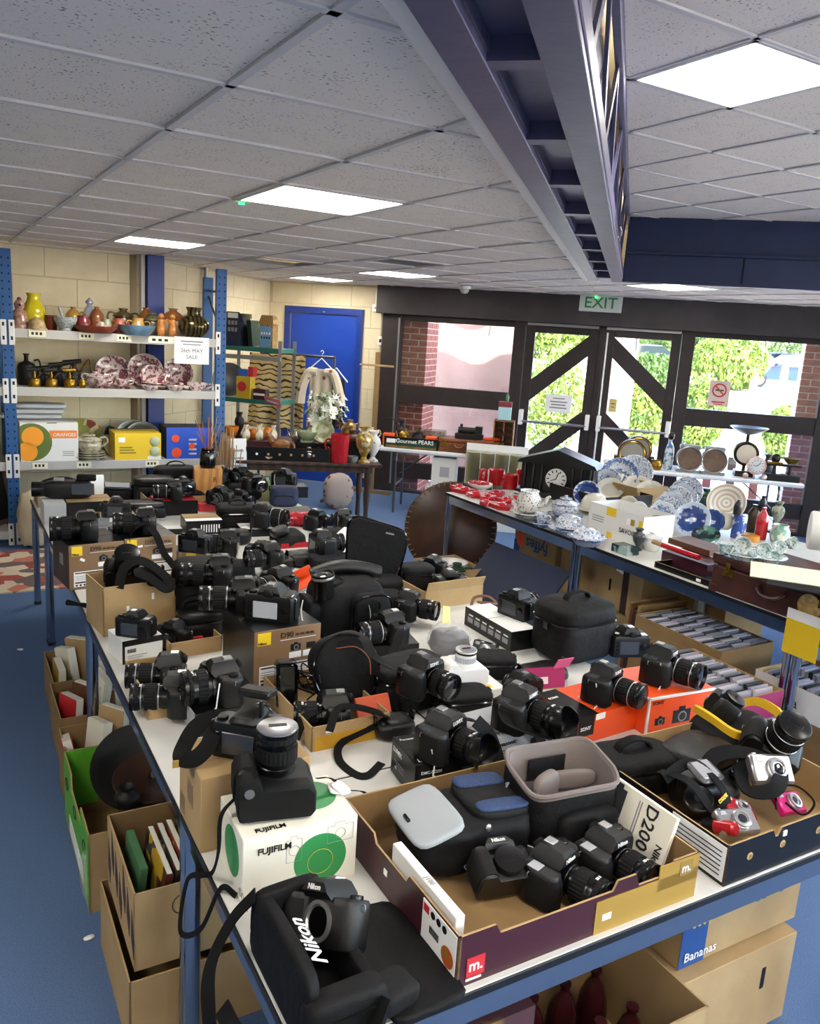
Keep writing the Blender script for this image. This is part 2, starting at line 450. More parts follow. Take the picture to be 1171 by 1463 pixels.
# ---- ceiling lights
m_panel = pm('light_panel_glow', 'fff8ee', .5, emit=PANEL)
def light(org, ij, z, label):
 c = org+EB*(.6*(ij[0]+.5))+EA*(.6*(ij[1]+.5))
 t = thing('ceiling_light', label, 'light', (c.x,c.y,z), -30.75*-1, 'LED panels in the ceilings')
 f = MB()
 for a in range(4): f.box(-.295,.295,-.295,-.275,-.006,.02,M=TM(rot=(0,0,90*a)))
 f.build('frame', m_grid, t, smooth=0)
 MB().box(-.275,.275,-.275,.275,.0,.012).build('diffuser', m_panel, t, smooth=0)
lab = ['square LED panel with a small green sensor lit at its corner', 'LED panel over the stoneware shelving', 'LED panel in front of the blue door', 'LED panel before the dark header beside the white sensor', 'LED panel beyond the navy bulkhead above the glazed doors',
  'LED panel over the left aisle']
for k, ij in enumerate(low_l): light(OL, ij, CEIL, lab[k] if k < 5 else 'LED panel in the low ceiling behind the camera tables')
for k, ij in enumerate(high_l): light(OR, ij, HIGH, 'large bright LED panel in the raised ceiling past the navy beam' if k == 0 else 'LED panel further along the raised ceiling')
c = OL+EB*(.6*low_l[0][0]+.02)+EA*(.6*(low_l[0][1]+1)-.02)
p = at(345,289,CEIL)
tag(MB().box(-.012,.012,-.005,.005,-.006,0).build('indicator_light', pm('green_led', '18e070', .4, emit=4), loc=(p.x,p.y,CEIL-.004), rot=(0,0,30)), 'small green indicator light beside the square LED panel', 'indicator')
m_vent = pm('vent_grey', '8d8b86', .5)
for k, ij in enumerate(vents):
 c = OL+EB*(.6*(ij[0]+.5))+EA*(.6*(ij[1]+.5))
 t = thing('ceiling_vent', ['dark open square vent in the low ceiling near the blue door','slatted grey air vent in the low ceiling before the header'][k], 'vent', (c.x,c.y,CEIL), 30.75)
 f = MB()
 for a in range(4): f.box(-.295,.295,-.295,-.25,-.006,.02,M=TM(rot=(0,0,90*a)))
 f.build('frame', m_grid if k else m_vent, t, smooth=0)
 MB().box(-.25,.25,-.25,.25,.06,.07).build('backing', m_black, t, smooth=0)
 if k:
  for q in range(9): MB().box(-.25,.25,-.012,.012,-.001,.001,M=TM((0,-.23+q*.0575,.012),(35,0,0))).build('slat', m_vent, t, smooth=0)
# ---- the navy lattice beam and the bulkhead
def bm(x, y, z=0): q = BP+BN*x+BD*y; return Vector((q.x,q.y,z))
beam = struct(thing('trim_1', 'navy painted lattice beam boxed in under the ceiling', 'beam', bm(0,0), -14.2)); del beam['category']
B0, B1 = -6.2, BL+.10
MB().box(.0,.085,B0,B1,2.492,2.512,b=.002).build('flange', m_steel, beam, smooth=0)
MB().box(.195,.28,B0,B1,2.492,2.512,b=.002).build('flange', m_steel, beam, smooth=0)
MB().box(.0,.02,B0,B1,2.512,HIGH+.05).build('web', m_steel, beam, smooth=0)
MB().box(.085,.195,B0,B1,2.545,2.56).build('soffit_panel', m_steel, beam, smooth=0)
MB().box(.085,.09,B0,B1,2.512,2.55).build('web', m_steel, beam, smooth=0); MB().box(.19,.195,B0,B1,2.512,2.55).build('web', m_steel, beam, smooth=0)
cb = MB().box(.085,.195,-.03,.03,2.496,2.545).build('crossbar', m_steel, beam, smooth=0); cb.location = (0,.28-.64*7,0)
for k in range(-6,9):
 o = link('crossbar', cb.data, beam, (0,.28+.65*k,0))
struct(MB().box(-.04,.0,B0,BL+.1,CEIL-.022,CEIL+.02).build('trim_2', m_trimw, smooth=0, loc=bm(0,0), rot=(0,0,-14.2)), 'white edge trim along the beam')
# right-hand side: chords and diagonals in front of a darker navy web
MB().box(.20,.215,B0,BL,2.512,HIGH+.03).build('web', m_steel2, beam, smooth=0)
MB().box(.255,.285,B0,BL,2.5125,2.575,b=.003).build('chord', m_steel, beam, smooth=0)
MB().box(.255,.285,B0,BL,HIGH-.06,HIGH+.02,b=.003).build('chord', m_steel, beam, smooth=0)
L = .44
for k in range(-12,13):
 y0 = .05+L*k; z0, z1 = (2.55,HIGH-.05) if k % 2 else (HIGH-.05,2.55)
 ln = math.hypot(L, z1-z0); a = math.degrees(math.atan2(z1-z0, L))
 if y0+L > BL: continue
 MB().box(.258,.270,0,ln,-.022,.022,M=TM((0,y0,z0),(a,0,0))).build('diagonal', m_steel, beam, smooth=0)
hk = MB(); hk.tube(sm([(.30,3.02,2.56),(.31,3.02,2.53),(.30,3.03,2.505),(.288,3.03,2.515)],4), .004); hk.build('hook', m_rail, beam)
bulk = struct(thing('trim_3', 'navy boarded bulkhead closing the raised ceiling', 'bulkhead', bm(0,0), -14.2)); del bulk['category']
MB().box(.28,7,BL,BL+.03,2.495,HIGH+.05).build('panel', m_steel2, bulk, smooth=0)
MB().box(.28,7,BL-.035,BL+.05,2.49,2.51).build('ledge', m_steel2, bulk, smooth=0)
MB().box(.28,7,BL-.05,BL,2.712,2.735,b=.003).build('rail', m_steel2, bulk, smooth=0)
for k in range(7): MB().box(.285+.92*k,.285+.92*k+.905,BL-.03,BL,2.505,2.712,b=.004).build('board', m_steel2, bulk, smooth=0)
# ---- block walls
def block_wall(name, p, d, length, z1, label, skip=(), o0=0.0, BW=.53, BH=.25, room_side=None):
 """p start, d run; blocks proud of recessed joints on the room side"""
 n = Vector((d.y,-d.x))
 yaw = math.degrees(math.atan2(d.y, d.x))
 w = struct(thing(name, label, 'wall', (p.x,p.y,0), yaw)); del w['category']
 MB().box(0,length,.004,.12,0,HIGH+.2).build('joint_backing', m_joint, w, smooth=0)
 cache = {}
 r = 0; z = 0
 while z < z1-.01:
  x = -(BW/2 if r % 2 else 0)+o0-BW; hh = min(BH, z1-z)
  while x < length:
   a, c = max(0,x)+.004, min(length,x+BW)-.004
   if c-a > .03:
    cut = [(sa,sb,sz0,sz1) for (sa,sb,sz0,sz1) in skip if sa < c and sb > a and sz1 > z+.01 and sz0 < z+hh-.01]
    parts = [(a,c,z+.004,z+hh-.004)]
    for (sa,sb,sz0,sz1) in cut:
     nx = []
     for (a_,c_,q0,q1) in parts:
      if sa > a_+.02: nx.append((a_,min(sa,c_),q0,q1))
      if sb < c_-.02: nx.append((max(sb,a_),c_,q0,q1))
      if sz1 < q1-.02: nx.append((max(a_,sa),min(c_,sb),max(sz1,q0),q1))
     parts = [t for t in nx if t[1]-t[0] > .01 and t[3]-t[2] > .01]
    for (a_,c_,q0,q1) in parts:
     k = (round(c_-a_,3), round(q1-q0,3))
     if k not in cache: cache[k] = MB().box(0,c_-a_,0,.03,0,q1-q0,b=.003).build('block', m_cream, w, smooth=0); o = cache[k]
     else: o = link('block', cache[k].data, w)
     o.location = (a_, random.uniform(-.001,.001), q0)
   x += BW
  z += BH; r += 1
 return w
ULEN = 4.9
block_wall('wall_left', LWA-LWAd*ULEN, LWAd, ULEN, CEIL+.03, 'cream painted block wall behind the shelving', o0=.2)
WBs = Vector((-2.70,7.86)); 
cornerC = FARP-WD*1.47
block_wall('wall_far_left', cornerC-BD*2.95, BD, 3.05, CEIL+.03, 'cream painted block wall past the navy column', o0=.1)
DOORS = (.235,1.28,0,2.22)
block_wall('wall_back', cornerC, WD, 1.50, CEIL+.03, 'cream painted block wall around the blue door', skip=[DOORS], o0=.3)
# plain walls out of view, closing the room
def plain(name, a, c, h=HIGH+.2, t=.12):
 a, c = Vector(a), Vector(c); d = (c-a); yaw = math.degrees(math.atan2(d.y,d.x))
 o = MB().box(0,d.length,0,t,0,h).build(name, m_cream, smooth=0, loc=(a.x,a.y,0), rot=(0,0,yaw)); return struct(o)
plain('wall_left_near', (-7,-5.1), (-7,5.6)); plain('wall_behind', (7.1,-5), (-7.1,-5))
for (z0,z1,nm) in ((0,.7,'wall_right'),(2.75,3.2,'wall_right_upper')): struct(MB().box(7,7.12,-5.1,9,z0,z1).build(nm, m_cream, smooth=0), 'cream wall below and above the side windows')
w3 = struct(thing('window_3', 'row of tall side windows along the room', 'w')); del w3['category']
for k in range(8): MB().box(7.0,7.12,-5.1+k*1.98,-4.9+k*1.98,.7,2.75).build('mullion', m_brownblk, w3, smooth=0)
for k in range(7): MB().box(7.05,7.056,-4.9+k*1.98,-5.1+(k+1)*1.98,.7,2.75).build('pane', m_pane, w3, smooth=0)
e = FARP+WD*5.27; e2 = FARP+WD*8.2
plain('wall_far_right', e, e2)
q = FARP+WN*.02
MB_ = MB().box(-.02,8.2,-.05,.15,CEIL+.05,HIGH+.3); struct(MB_.build('wall_over_doors', m_cream, smooth=0, loc=(FARP.x,FARP.y,0), rot=(0,0,-14.2)))
# navy column and conduit on the left wall
cp = onplane(221,450,LWA+LWAn*.10,60.0)
t = struct(thing('trim_4', 'navy steel column against the block wall', 'column', (cp.x,cp.y,0), 30)); del t['category']
MB().box(-.075,.075,-.06,-.045,0,CEIL,b=.002).build('flange', m_bdoorf, t, smooth=0); MB().box(-.075,.075,.045,.06,0,CEIL,b=.002).build('flange', m_bdoorf, t, smooth=0); MB().box(-.006,.006,-.05,.05,0,CEIL).build('web', m_bdoorf, t, smooth=0)
MB().box(-.12,-.09,.0,.09,0,CEIL).build('cover_strip', m_trimw, t, smooth=0)
cp = onplane(294,420,WBs+BN*.07,14.2)
tag(MB().cyl((0,0,.0),(0,0,CEIL),.028,n=10).build('conduit_pipe', m_rail, loc=(cp.x,cp.y,0)), 'grey vertical conduit pipe against the cream block wall', 'pipe')
# ---- blue door
def wl(s, z=0, off=0): v = FARP+WD*s-WN*off; return Vector((v.x,v.y,z))
d1 = struct(thing('door_1', 'plain royal blue flush door in a blue frame', 'door', wl(-1.25,0,0), -14.2)); del d1['category']
f = MB(); f.box(0,.075,-.03,.05,0,2.22,b=.003); f.build('frame_post', m_bdoorf, d1, smooth=0)
f = MB(); f.box(.97,1.045,-.03,.05,0,2.22,b=.003); f.build('frame_post', m_bdoorf, d1, smooth=0)
MB().box(.0,1.045,-.032,.05,2.145,2.22,b=.003).build('frame_head', m_bdoorf, d1, smooth=0)
MB().box(.08,.965,.0,.04,.01,2.14,b=.003).build('leaf', m_bdoor, d1, smooth=0)
MB().box(.52,.55,-.04,-.028,2.16,2.175).build('closer_screw', m_rail, d1, smooth=0)
struct(MB().box(0,.42,-.012,.0,0,.12,b=.003).build('baseboard_back', m_bdoorf, smooth=0, loc=wl(-.2), rot=(0,0,-14.2)), 'blue skirting board')
# sockets and trunking
t = thing('fused_switch', 'white switch box with a cable drop at ceiling height by the blue door', 'switch', wl(-.045,2.25,.012), -14.2)
MB().box(-.045,.045,-.02,.01,-.045,.045,b=.006).build('box', m_white, t); MB().box(-.012,.012,-.008,.006,.045,.24).build('trunking', m_white, t, smooth=0)
MB().box(-.015,.015,-.026,-.018,-.012,.012,b=.002).build('rocker', m_rail, t)
t = thing('key_switch', 'white and black door release switch beside the dark jamb', 'switch', wl(.035,1.86,.012), -14.2)
MB().box(-.03,.03,-.02,.01,-.055,.055,b=.006).build('box', m_white, t); MB().box(-.014,.014,-.027,-.018,-.02,.02,b=.003).build('button', m_black, t)
# ---- glazed entrance wall: local x along the wall, -y into the room
ENT = lambda name, label: struct(thing(name, label, 'w', wl(0), -14.2))
hd = MB().box(.0,5.6,-.16,.10,2.19,CEIL+.03,b=.004); hd = hd.build('trim_5', m_brownhdr, smooth=0, loc=wl(0), rot=(0,0,-14.2)); struct(hd, 'dark brown header board across the entrance')
def frame_piece(root, name, x0, x1, z0, z1, y0=-.05, y1=.05, m=None): return MB().box(x0,x1,y0,y1,z0,z1,b=.004).build(name, m or m_brownblk, root, smooth=0)
def pane(root, x0, x1, z0, z1): return MB().box(x0,x1,-.003,.003,z0,z1).build('pane', m_pane, root, smooth=0)
w1 = ENT('window_1', 'dark framed window looking onto brickwork and a pale awning'); del w1['category']
frame_piece(w1,'jamb',.06,.30,0,2.19,-.06,.06); frame_piece(w1,'mullion',1.68,1.82,0,2.19,-.06,.06)
frame_piece(w1,'head',.30,1.68,2.12,2.19); frame_piece(w1,'mid_rail',.30,1.68,1.13,1.35); frame_piece(w1,'low_rail',.30,1.68,.19,.39); frame_piece(w1,'sill',.30,1.68,0,.03)
pane(w1,.30,1.68,1.35,2.12); pane(w1,.30,1.68,.39,1.13); pane(w1,.30,1.68,.03,.19)
MB().box(.265,.285,-.068,-.058,.1,2.15).build('cable_trunking', m_rail, w1, smooth=0)
w2 = ENT('window_2', 'dark framed window looking out on hedges and a blue car'); del w2['category']
frame_piece(w2,'mullion',3.58,3.72,0,2.19,-.06,.06); frame_piece(w2,'jamb',5.09,5.28,0,2.19,-.06,.06); frame_piece(w2,'head',3.72,5.09,2.13,2.19)
frame_piece(w2,'mid_rail',3.72,5.09,1.14,1.335); frame_piece(w2,'low_rail',3.72,5.09,.19,.36); frame_piece(w2,'sill',3.72,5.09,0,.03)
pane(w2,3.72,5.09,1.335,2.13); pane(w2,3.72,5.09,.36,1.14); pane(w2,3.72,5.09,.03,.19)
def door_leaf(name, x0, x1, mirror, label):
 r = ENT(name, label); del r['category']
 sl = .105
 frame_piece(r,'stile',x0,x0+sl,.02,2.15,-.03,.03); frame_piece(r,'stile',x1-sl,x1,.02,2.15,-.03,.03)
 frame_piece(r,'top_rail',x0+sl,x1-sl,2.075,2.15,-.03,.03); frame_piece(r,'bottom_rail',x0+sl,x1-sl,.02,.20,-.03,.03)
 a0, a1 = x0+sl, x1-sl
 def diag(zlo, zhi, wd):
  # brace from the outer stile (low) to the meeting stile (high)
  p = [(a0,zlo),(a0,zlo+wd),(a1,zhi+wd),(a1,zhi)] if not mirror else [(a1,zlo),(a0,zhi),(a0,zhi+wd),(a1,zlo+wd)]
  p = [(x, min(z,2.076)) for x,z in p]
  MB().loft([[(x,-.028,z) for x,z in p],[(x,.028,z) for x,z in p]]).build('brace', m_brownblk, r, smooth=0)
 diag(1.28,1.84,.25); diag(.42,.98,.22)
 pane(r, a0, a1, .20, 2.075)
 MB().box(x0+.01,x1-.01,-.055,-.04,2.155,2.185).build('closer_rail', m_rail, r, smooth=0)
 # panic bar
 bar = MB(); bar.cyl((x0+.03,-.11,1.035),(x1-.03,-.11,1.035),.016,n=10); bar.build('push_bar', m_rail, r)
 for x in (x0+.03, x1-.03): MB().box(x-.025,x+.025,-.125,-.03,.99,1.17,b=.006).build('bar_bracket', m_white, r)
 return r
door_leaf('door_2', 1.825, 2.665, False, 'glazed door leaf with diagonal braces and a push bar')
door_leaf('door_3', 2.735, 3.575, True, 'glazed door leaf with mirrored diagonal braces and a push bar')
ms = ENT('trim_6', 'meeting post and bolt rod between the door leaves'); del ms['category']
frame_piece(ms,'post',2.665,2.735,0,2.19,-.04,.04); MB().cyl((2.76,-.075,.05),(2.76,-.075,2.12),.011,n=8).build('bolt_rod', m_white, ms)
frame_piece(ms,'head',1.82,3.58,2.15,2.19,-.04,.04)
def notice(name, s, z, w_, h_, label, mt, lines, lm, cat='notice', off=.045):
 t = thing(name, label, cat, wl(s,z,off), -14.2)
 MB().box(-w_/2,w_/2,-.0015,.0015,-h_/2,h_/2).build('sheet', mt, t, smooth=0)
 for (wd, zz, hh) in lines: MB().box(-wd/2,wd/2,-.0022,-.0012,zz-hh/2,zz+hh/2).build('print_line', lm, t, smooth=0)
 return t
m_paper = pm('paper_white', 'e9eaec', .8); m_ink = pm('ink_black', '1b1b1e', .7); m_red = pm('red_print', 'c4312c', .5)
notice('paper_notice', 2.28, 1.27, .30, .21, 'white paper notice taped inside the braced door glass', m_paper, [(.14,.06,.012),(.2,.02,.014),(.17,-.015,.014),(.2,-.05,.014)], pm('ink_grey','7c7c80',.8))
notice('small_yellow_notice', 2.905, 1.30, .085, .15, 'small yellow notice on the door glass by the bolt rod', pm('paper_yellow','c9b878',.8), [(.05,.02,.01),(.04,-.02,.008)], m_ink)
ns = notice('no_smoking_sign', 4.05, 1.53, .22, .28, 'white and red no smoking sign stuck on the window', pm('sign_pinkish','d8c4be',.6), [], m_red, 'sign')
rg = MB(); rg.tube([(.07*math.cos(a*PI/12), -.004, .035+.07*math.sin(a*PI/12)) for a in range(25)], .008, 6); rg.build('prohibition_ring', m_red, ns)
MB().box(-.06,.06,-.006,-.002,-.007,.007,M=TM((0,0,.035),(0,45,0))).build('prohibition_bar', m_red, ns, smooth=0)
MB().box(-.045,.045,-.005,-.002,.028,.042).build('cigarette', m_ink, ns, smooth=0)
MB().box(-.07,.07,-.004,-.002,-.105,-.09).build('print_line', m_red, ns, smooth=0); MB().box(-.05,.05,-.004,-.002,-.125,-.115).build('print_line', m_red, ns, smooth=0)
# exit sign and sensor
t = thing('exit_sign', 'white exit sign with green lettering fixed to the dark header', 'sign', wl(2.65,2.44,.19), -14.2)
MB().box(-.235,.235,-.03,.03,-.10,.10,b=.006).build('case', pm('sign_case','d9ddd6',.4), t)
txt('EXIT', .17, pm('exit_green','1f8a4a',.5), t, (0,-.032,-.058), align='CENTER', bold=.01, sx=1.05)
MB().ell(.008,.006,.008,(-.06,-.033,.055),8,6).build('charge_lamp', pm('green_led2','20ff70',.4,emit=8), t)
p = at(664,408,CEIL)
t = thing('sensor', 'white dome camera on the ceiling edge before the dark header', 'sensor', (p.x,p.y,CEIL-.004), 0)
MB().lathe([(.0,0),(.065,0),(.065,-.03),(.0,-.03)][::-1],18).build('base', m_white, t); MB().lathe([(0,-.085),(.03,-.078),(.048,-.055),(.052,-.03),(0,-.03)],18).build('dome', pm('dome_grey','b9b6b0',.15), t)
# ================================================================== OUTSIDE THE ENTRANCE
m_pave = pm('paving_pale', 'd8d0c8', .85, mix=('cac0b6', 4, .35, .7))
m_brick = pm('brick_red', '9a5a4c', .85, mix=('7f4438', 14, .35, .7), bump=.4, bs=60)
m_mortar = pm('mortar', 'b9aaa0', .9)
m_leaf = pm('leaf_yellow_green', '86983c', .55, mix=('62802c', 3, .35, .65)); m_leaf2 = pm('leaf_dark_green', '5c7a36', .55, mix=('456226', 2, .35, .65))
m_wood = pm('bark_brown', '57473a', .9)
def gz(y): return -.05+.77*max(0,min(1,(y-15)/15))
b = MB(); b.add([v for y in (9,15,30,140) for v in ((-60,y,gz(y)),(90,y,gz(y)))], [(2*i,2*i+1,2*i+3,2*i+2) for i in range(3)]); b.add([(7.2,-40,-.05),(90,-40,-.05),(90,9,-.05),(7.2,9,-.05)], [(0,1,2,3)])
struct(b.build('ground', m_pave, smooth=0, loc=(0,0,0)), 'pale sunlit paving outside the doors')
def out(s, o, z=0): v = FARP+WD*s+WN*o; return Vector((v.x,v.y,z))
# brick piers either side
def pier(loc, yaw, w_, d_, h_, label):
 t = thing('brick_pier', label, 'pier', loc, yaw)
 MB().box(.006,w_-.006,.006,d_-.006,-.05,h_-.005).build('mortar_core', m_mortar, t, smooth=0)
 me = {}
 z = -.05; r = 0
 while z < h_-.03:
  for (ax, ln) in ((0,w_),(1,d_)):
   x = -(.112 if r % 2 else 0)
   while x < ln-.02:
    a, c = max(0,x), min(ln,x+.215)
    if c-a > .03:
     k = round(c-a,3)
     if k not in me: me[k] = MB().box(.003,c-a-.003,0,.02,0,.065,b=.004).build('brick', m_brick, t, smooth=0); o = me[k]
     else: o = link('brick', me[k].data, t)
     if ax == 0: o.location = (a,0,z)
     else: o.location = (w_,a,z); o.rotation_euler = (0,0,PI/2)
    x += .225
  z += .075; r += 1
 return t
pier(out(.16,.10,0), -14.2, .44, .6, 2.45, 'red brick pier outside the window beside the pale awning')
pier(out(4.92,.25,0), -14.2, .55, .25, 2.45, 'red brick pier outside the window at the jamb by the blue car')
# brick paving strip and bricks on the ground seen under the low rail
pv = struct(thing('floor_outside', 'red block paving under the awning', 'x', out(-.2,.12,-.045), -14.2)); del pv['category']
me = None
for i in range(10):
 for j in range(9):
  if me is None: me = MB().box(0,.20,0,.10,0,.02,b=.003).build('paver', m_brick, pv, smooth=0); o = me
  else: o = link('paver', me.data, pv)
  o.location = (.22*i+(.11 if j % 2 else 0), .11*j, 0)
t = thing('loose_brick', 'loose pale brick weighing down a post foot outside the window', 'brick', out(.86,.5,-.02), 10)
MB().box(-.11,.11,-.06,.06,0,.07,b=.006).build('brick_body', pm('buff_brick','b08f78',.9,bump=.3,bs=50), t); MB().cyl((0,0,.07),(0,0,.16),.012).build('post_stub', m_rail, t)
# pale awning sheets on poles
m_tarp = pm('awning_pink_white', 'd9bdb7', .7, mix=('ceb0aa', 3, .35, .7), bump=.6, bs=5)
def sheet(name, s0, s1, o, z0, z1, label, n=26):
 t = thing(name, label, 'awning', out(s0,o,0), -14.2); L_ = s1-s0; vs = []; fs = []
 for i in range(n+1):
  for j in range(13):
   x = L_*i/n; z = z0+(z1-z0)*j/12
   vs.append((x, .05*noise.noise(Vector((x*2.3,z*1.1,s0)))+.03*math.sin(x*5+z*2.2), z))
 for i in range(n):
  for j in range(12): fs.append((i*13+j,(i+1)*13+j,(i+1)*13+j+1,i*13+j+1))
 ob = MB().add(vs, fs).build('fabric', m_tarp, t, smooth=80)
 sol = ob.modifiers.new('thickness', 'SOLIDIFY'); sol.thickness = .004
 p_ = MB(); p_.cyl((0,-.03,z1-.08),(L_,-.03,z1-.08),.014); p_.build('pole', m_rail, t)
 for k in range(5):
  tie = MB(); tie.tube([(L_*(k+.5)/5,-.05,z1-.06),(L_*(k+.5)/5,-.055,z1-.20)], .006, 5); tie.build('tie', m_rail, t)
 for x in (.02, L_-.02): p_ = MB(); p_.cyl((x,.03,-.05),(x,.03,z1),.018); p_.build('pole', m_rail, t)
 return t
sheet('awning_sheet', .25, 1.72, 1.1, -.02, 2.35, 'pale pink awning sheet hung on a pole outside the window')
sheet('awning_sheet', 2.65, 3.12, 1.7, -.02, 2.45, 'narrow pale awning sheet hung outside the braced door')
def bush(name, loc, rx, ry, rz, n, mat, label, cat='hedge', ls=.08, trunk=0, zc=None):
 t = thing(name, label, cat, loc)
 b_ = MB(); rnd = random.Random(int(loc[0]*100)+int(loc[1]*10)+n); zc = rz*.95 if zc is None else zc
 for k in range(n):
  while True:
   v = Vector((rnd.uniform(-1,1),rnd.uniform(-1,1),rnd.uniform(-1,1)))
   if .35 < v.length < 1: break
  q = 1+.28*noise.noise(v*2.3+Vector(loc)*.3)
  p = Vector((v.x*rx*q, v.y*ry*q, zc+v.z*rz*q))
  if p.z < -.03: p.z = rnd.uniform(0,.3)
  M_ = Matrix.Translation(p) @ Euler((rnd.uniform(0,6),rnd.uniform(0,6),rnd.uniform(0,6))).to_matrix().to_4x4()
  s_ = ls*rnd.uniform(.6,1.3)
  b_.add([(-s_*.5,0,0),(0,-s_*.28,.0),(s_*.6,0,s_*.1),(0,s_*.28,0)], [(0,1,2,3)], M_)
 o = b_.build('foliage', mat, t, smooth=0)
 tr = MB(); hh = zc
 for a in range(3): tr.tube(sm([(0,0,-.05),(.05*rx*math.cos(a*2),.05*ry*math.sin(a*2.1),hh*.5),(.4*rx*math.cos(a*2.1),.4*ry*math.sin(a*2.1),hh*1.1)],4), [.05*max(1,rz)*.7*(1-i/12) for i in range(9)], 6)
 tr.build('stem', m_wood, t)
 return t
def gpt(px, dist):  # place along a pixel column at a distance on the ground
 d = ray(px, 560); k = dist/math.hypot(d.x,d.y); return (d.x*k, d.y*k, gz(d.y*k))
bush('hedge_bush', gpt(1004,18), .52, .5, .75, 5200, m_leaf, 'low yellow green bush behind the no smoking sign', ls=.10)
bush('hedge_bush', gpt(920,17), .50, .5, .72, 4400, m_leaf, 'yellow green bush beyond the mirrored door leaf', ls=.10)
bush('hedge_bush', gpt(1130,18), .42, .4, .52, 4600, m_leaf, 'bright green bush growing by the outer brick pier', ls=.10)
bush('hedge_bush', gpt(792,16), .62, .6, .95, 4000, m_leaf, 'bright green bush beyond the braced door leaf', ls=.09)
bush('hedge_bush', gpt(1034,33), 1.35, 1.1, 1.02, 9000, m_leaf, 'broad clipped hedge before the parked cars', ls=.2)
bush('hedge_bush', gpt(928,30), 1.0, .8, .6, 5200, m_leaf2, 'darker hedge in front of the pale parked car', ls=.2)
for k, (px, ds, rx, rz, lb) in enumerate(((985,78,6,4.6,'tall dark tree beyond the parked cars'),(1150,112,9,5.2,'wide dark tree behind the blue car'),(870,98,6,4.8,'leafy tree beyond the mirrored door leaf'),(780,70,4.5,4.0,'pale leafy tree beyond the braced door leaf'),(640,95,10,5,'far tree hidden mostly by the awning'))):
 bush('tree', gpt(px,ds), rx, 4, rz, 6500, m_leaf2 if k in (0,1) else m_leaf, lb, 'tree', ls=.5)
# cars
m_cglass = pm('car_glass', '2a3338', .08, spec=.8); m_tyre = pm('tyre', '17171a', .8); m_chrome = pm('chrome', 'c8cace', .12, 1)
def car(loc, yaw, mat, label, glassm):
 t = thing('car', label, 'car', loc, yaw)
 def sect(y, pr): return [(x,y,z) for x,z in pr]
 low = [(-2.05,.35),(-2.1,.55),(-2.0,.72),(-1.2,.90),(1.45,.94),(2.0,.85),(2.08,.55),(2.02,.35)]
 MB().loft([sect(-.80,[(x*.98,z) for x,z in low]),sect(-.86,low),sect(.86,low),sect(.80,[(x*.98,z) for x,z in low])]).build('body', mat, t, smooth=30)
 cab = [(-1.25,.9),(-.55,1.42),(.85,1.45),(1.65,.93)]
 MB().loft([sect(-.80,cab),sect(-.62,[(x*.9+.02,z+(.0 if z<1 else .02)) for x,z in cab]),sect(.62,[(x*.9+.02,z+(.0 if z<1 else .02)) for x,z in cab]),sect(.80,cab)]).build('cabin', glassm, t, smooth=30)
 MB().box(-.6,.85,-.62,.62,1.43,1.49,b=.02).build('roof', mat, t)
 for x in (-.02,.75): MB().box(x,x+.06,-.79,-.77,.92,1.44,M=TM((0,.0,0))).build('pillar', mat, t, smooth=0)
 for x in (-1.3,1.3):
  for y in (-.80,.80):
   w_ = MB(); w_.cyl((x,y-.09,.31),(x,y+.09,.31),.31,n=20); wo_ = w_.build('wheel', m_tyre, t)
   h_ = MB(); h_.cyl((x,y-.10,.31),(x,y+.10,.31),.19,n=14); h_.build('hub_cap', m_chrome, wo_)
 MB().box(-2.1,-2.02,-.7,-.45,.58,.70).build('headlamp', m_white, t, smooth=0)
 MB().box(-.7,-.5,-.98,-.86,.93,1.03,b=.02).build('mirror', mat, t)
car((15.9,36.4,gz(36)), -6, pm('car_blue_paint','08306e',.4), 'bright blue car parked beyond the white posts', m_cglass)
car((9.6,37,gz(36)), -4, pm('car_pale_paint','5a6670',.4), 'pale silver car parked beyond the darker hedge', m_cglass)
for k, px in enumerate((1074,1116)):
 q = gpt(px, 32.5); t = thing('bollard', ['pale bollard post by the edge of the clipped hedge','pale bollard post in front of the blue car'][k], 'post', q, 0)
 MB().box(-.10,.10,-.10,.10,0,.95,b=.02).build('post', m_white, t); MB().lathe([(.12,.95),(.10,1.0),(0,1.04)],8).build('cap', m_white, t)
# ================================================================== TABLES AND SHELVING
m_lam = pm('laminate_white', 'd2d2cc', .35, mix=('c8c8c2', 4, .3, .7)); m_edge = pm('edge_band_black', '111114', .4)
m_chr = pm('chrome_tube', 'b9bcc2', .14, 1.0, bump=.05, bs=8); m_foot = pm('rubber_foot', '101012', .8)
def table(label, u0, u1, v0, v1, group, legs=(1,1,1,1)):
 w_, d_ = u1-u0, v1-v0
 t = thing('exam_table', label, 'table', uv(u0,v0), TY, group)
 MB().box(.003,w_-.003,.003,d_-.003,TT-.022,TT,b=.002).build('tabletop', m_lam, t, smooth=0)
 MB().box(0,w_,0,d_,TT-.0215,TT-.0015,b=.002).build('edge_band', m_edge, t, smooth=0)
 for (a,c,e,f) in ((.03,w_-.03,.012,.035),(.03,w_-.03,d_-.035,d_-.012),(.012,.035,.03,d_-.03),(w_-.035,w_-.012,.03,d_-.03)):
  MB().box(a,c,e,f,TT-.085,TT-.022,b=.002).build('rail', m_chr, t, smooth=0)
 for k,(x,y) in enumerate(((.025,.025),(w_-.025,.025),(w_-.025,d_-.025),(.025,d_-.025))):
  l_ = MB(); l_.cyl((x,y,.02),(x,y,TT-.02),.021,n=14); lo = l_.build('leg', m_chr, t)
  MB().cyl((x,y,0),(x,y,.022),.023,n=12).build('foot', m_foot, lo)
 return t
MW = 1.70
table('white topped steel table carrying the maroon tray and the green disc carton', 0, MW, 0, .8, 'camera tables')
table('white topped steel table under the tan carton and the black film carton', 0, .85, .8, 2.4, 'camera tables')
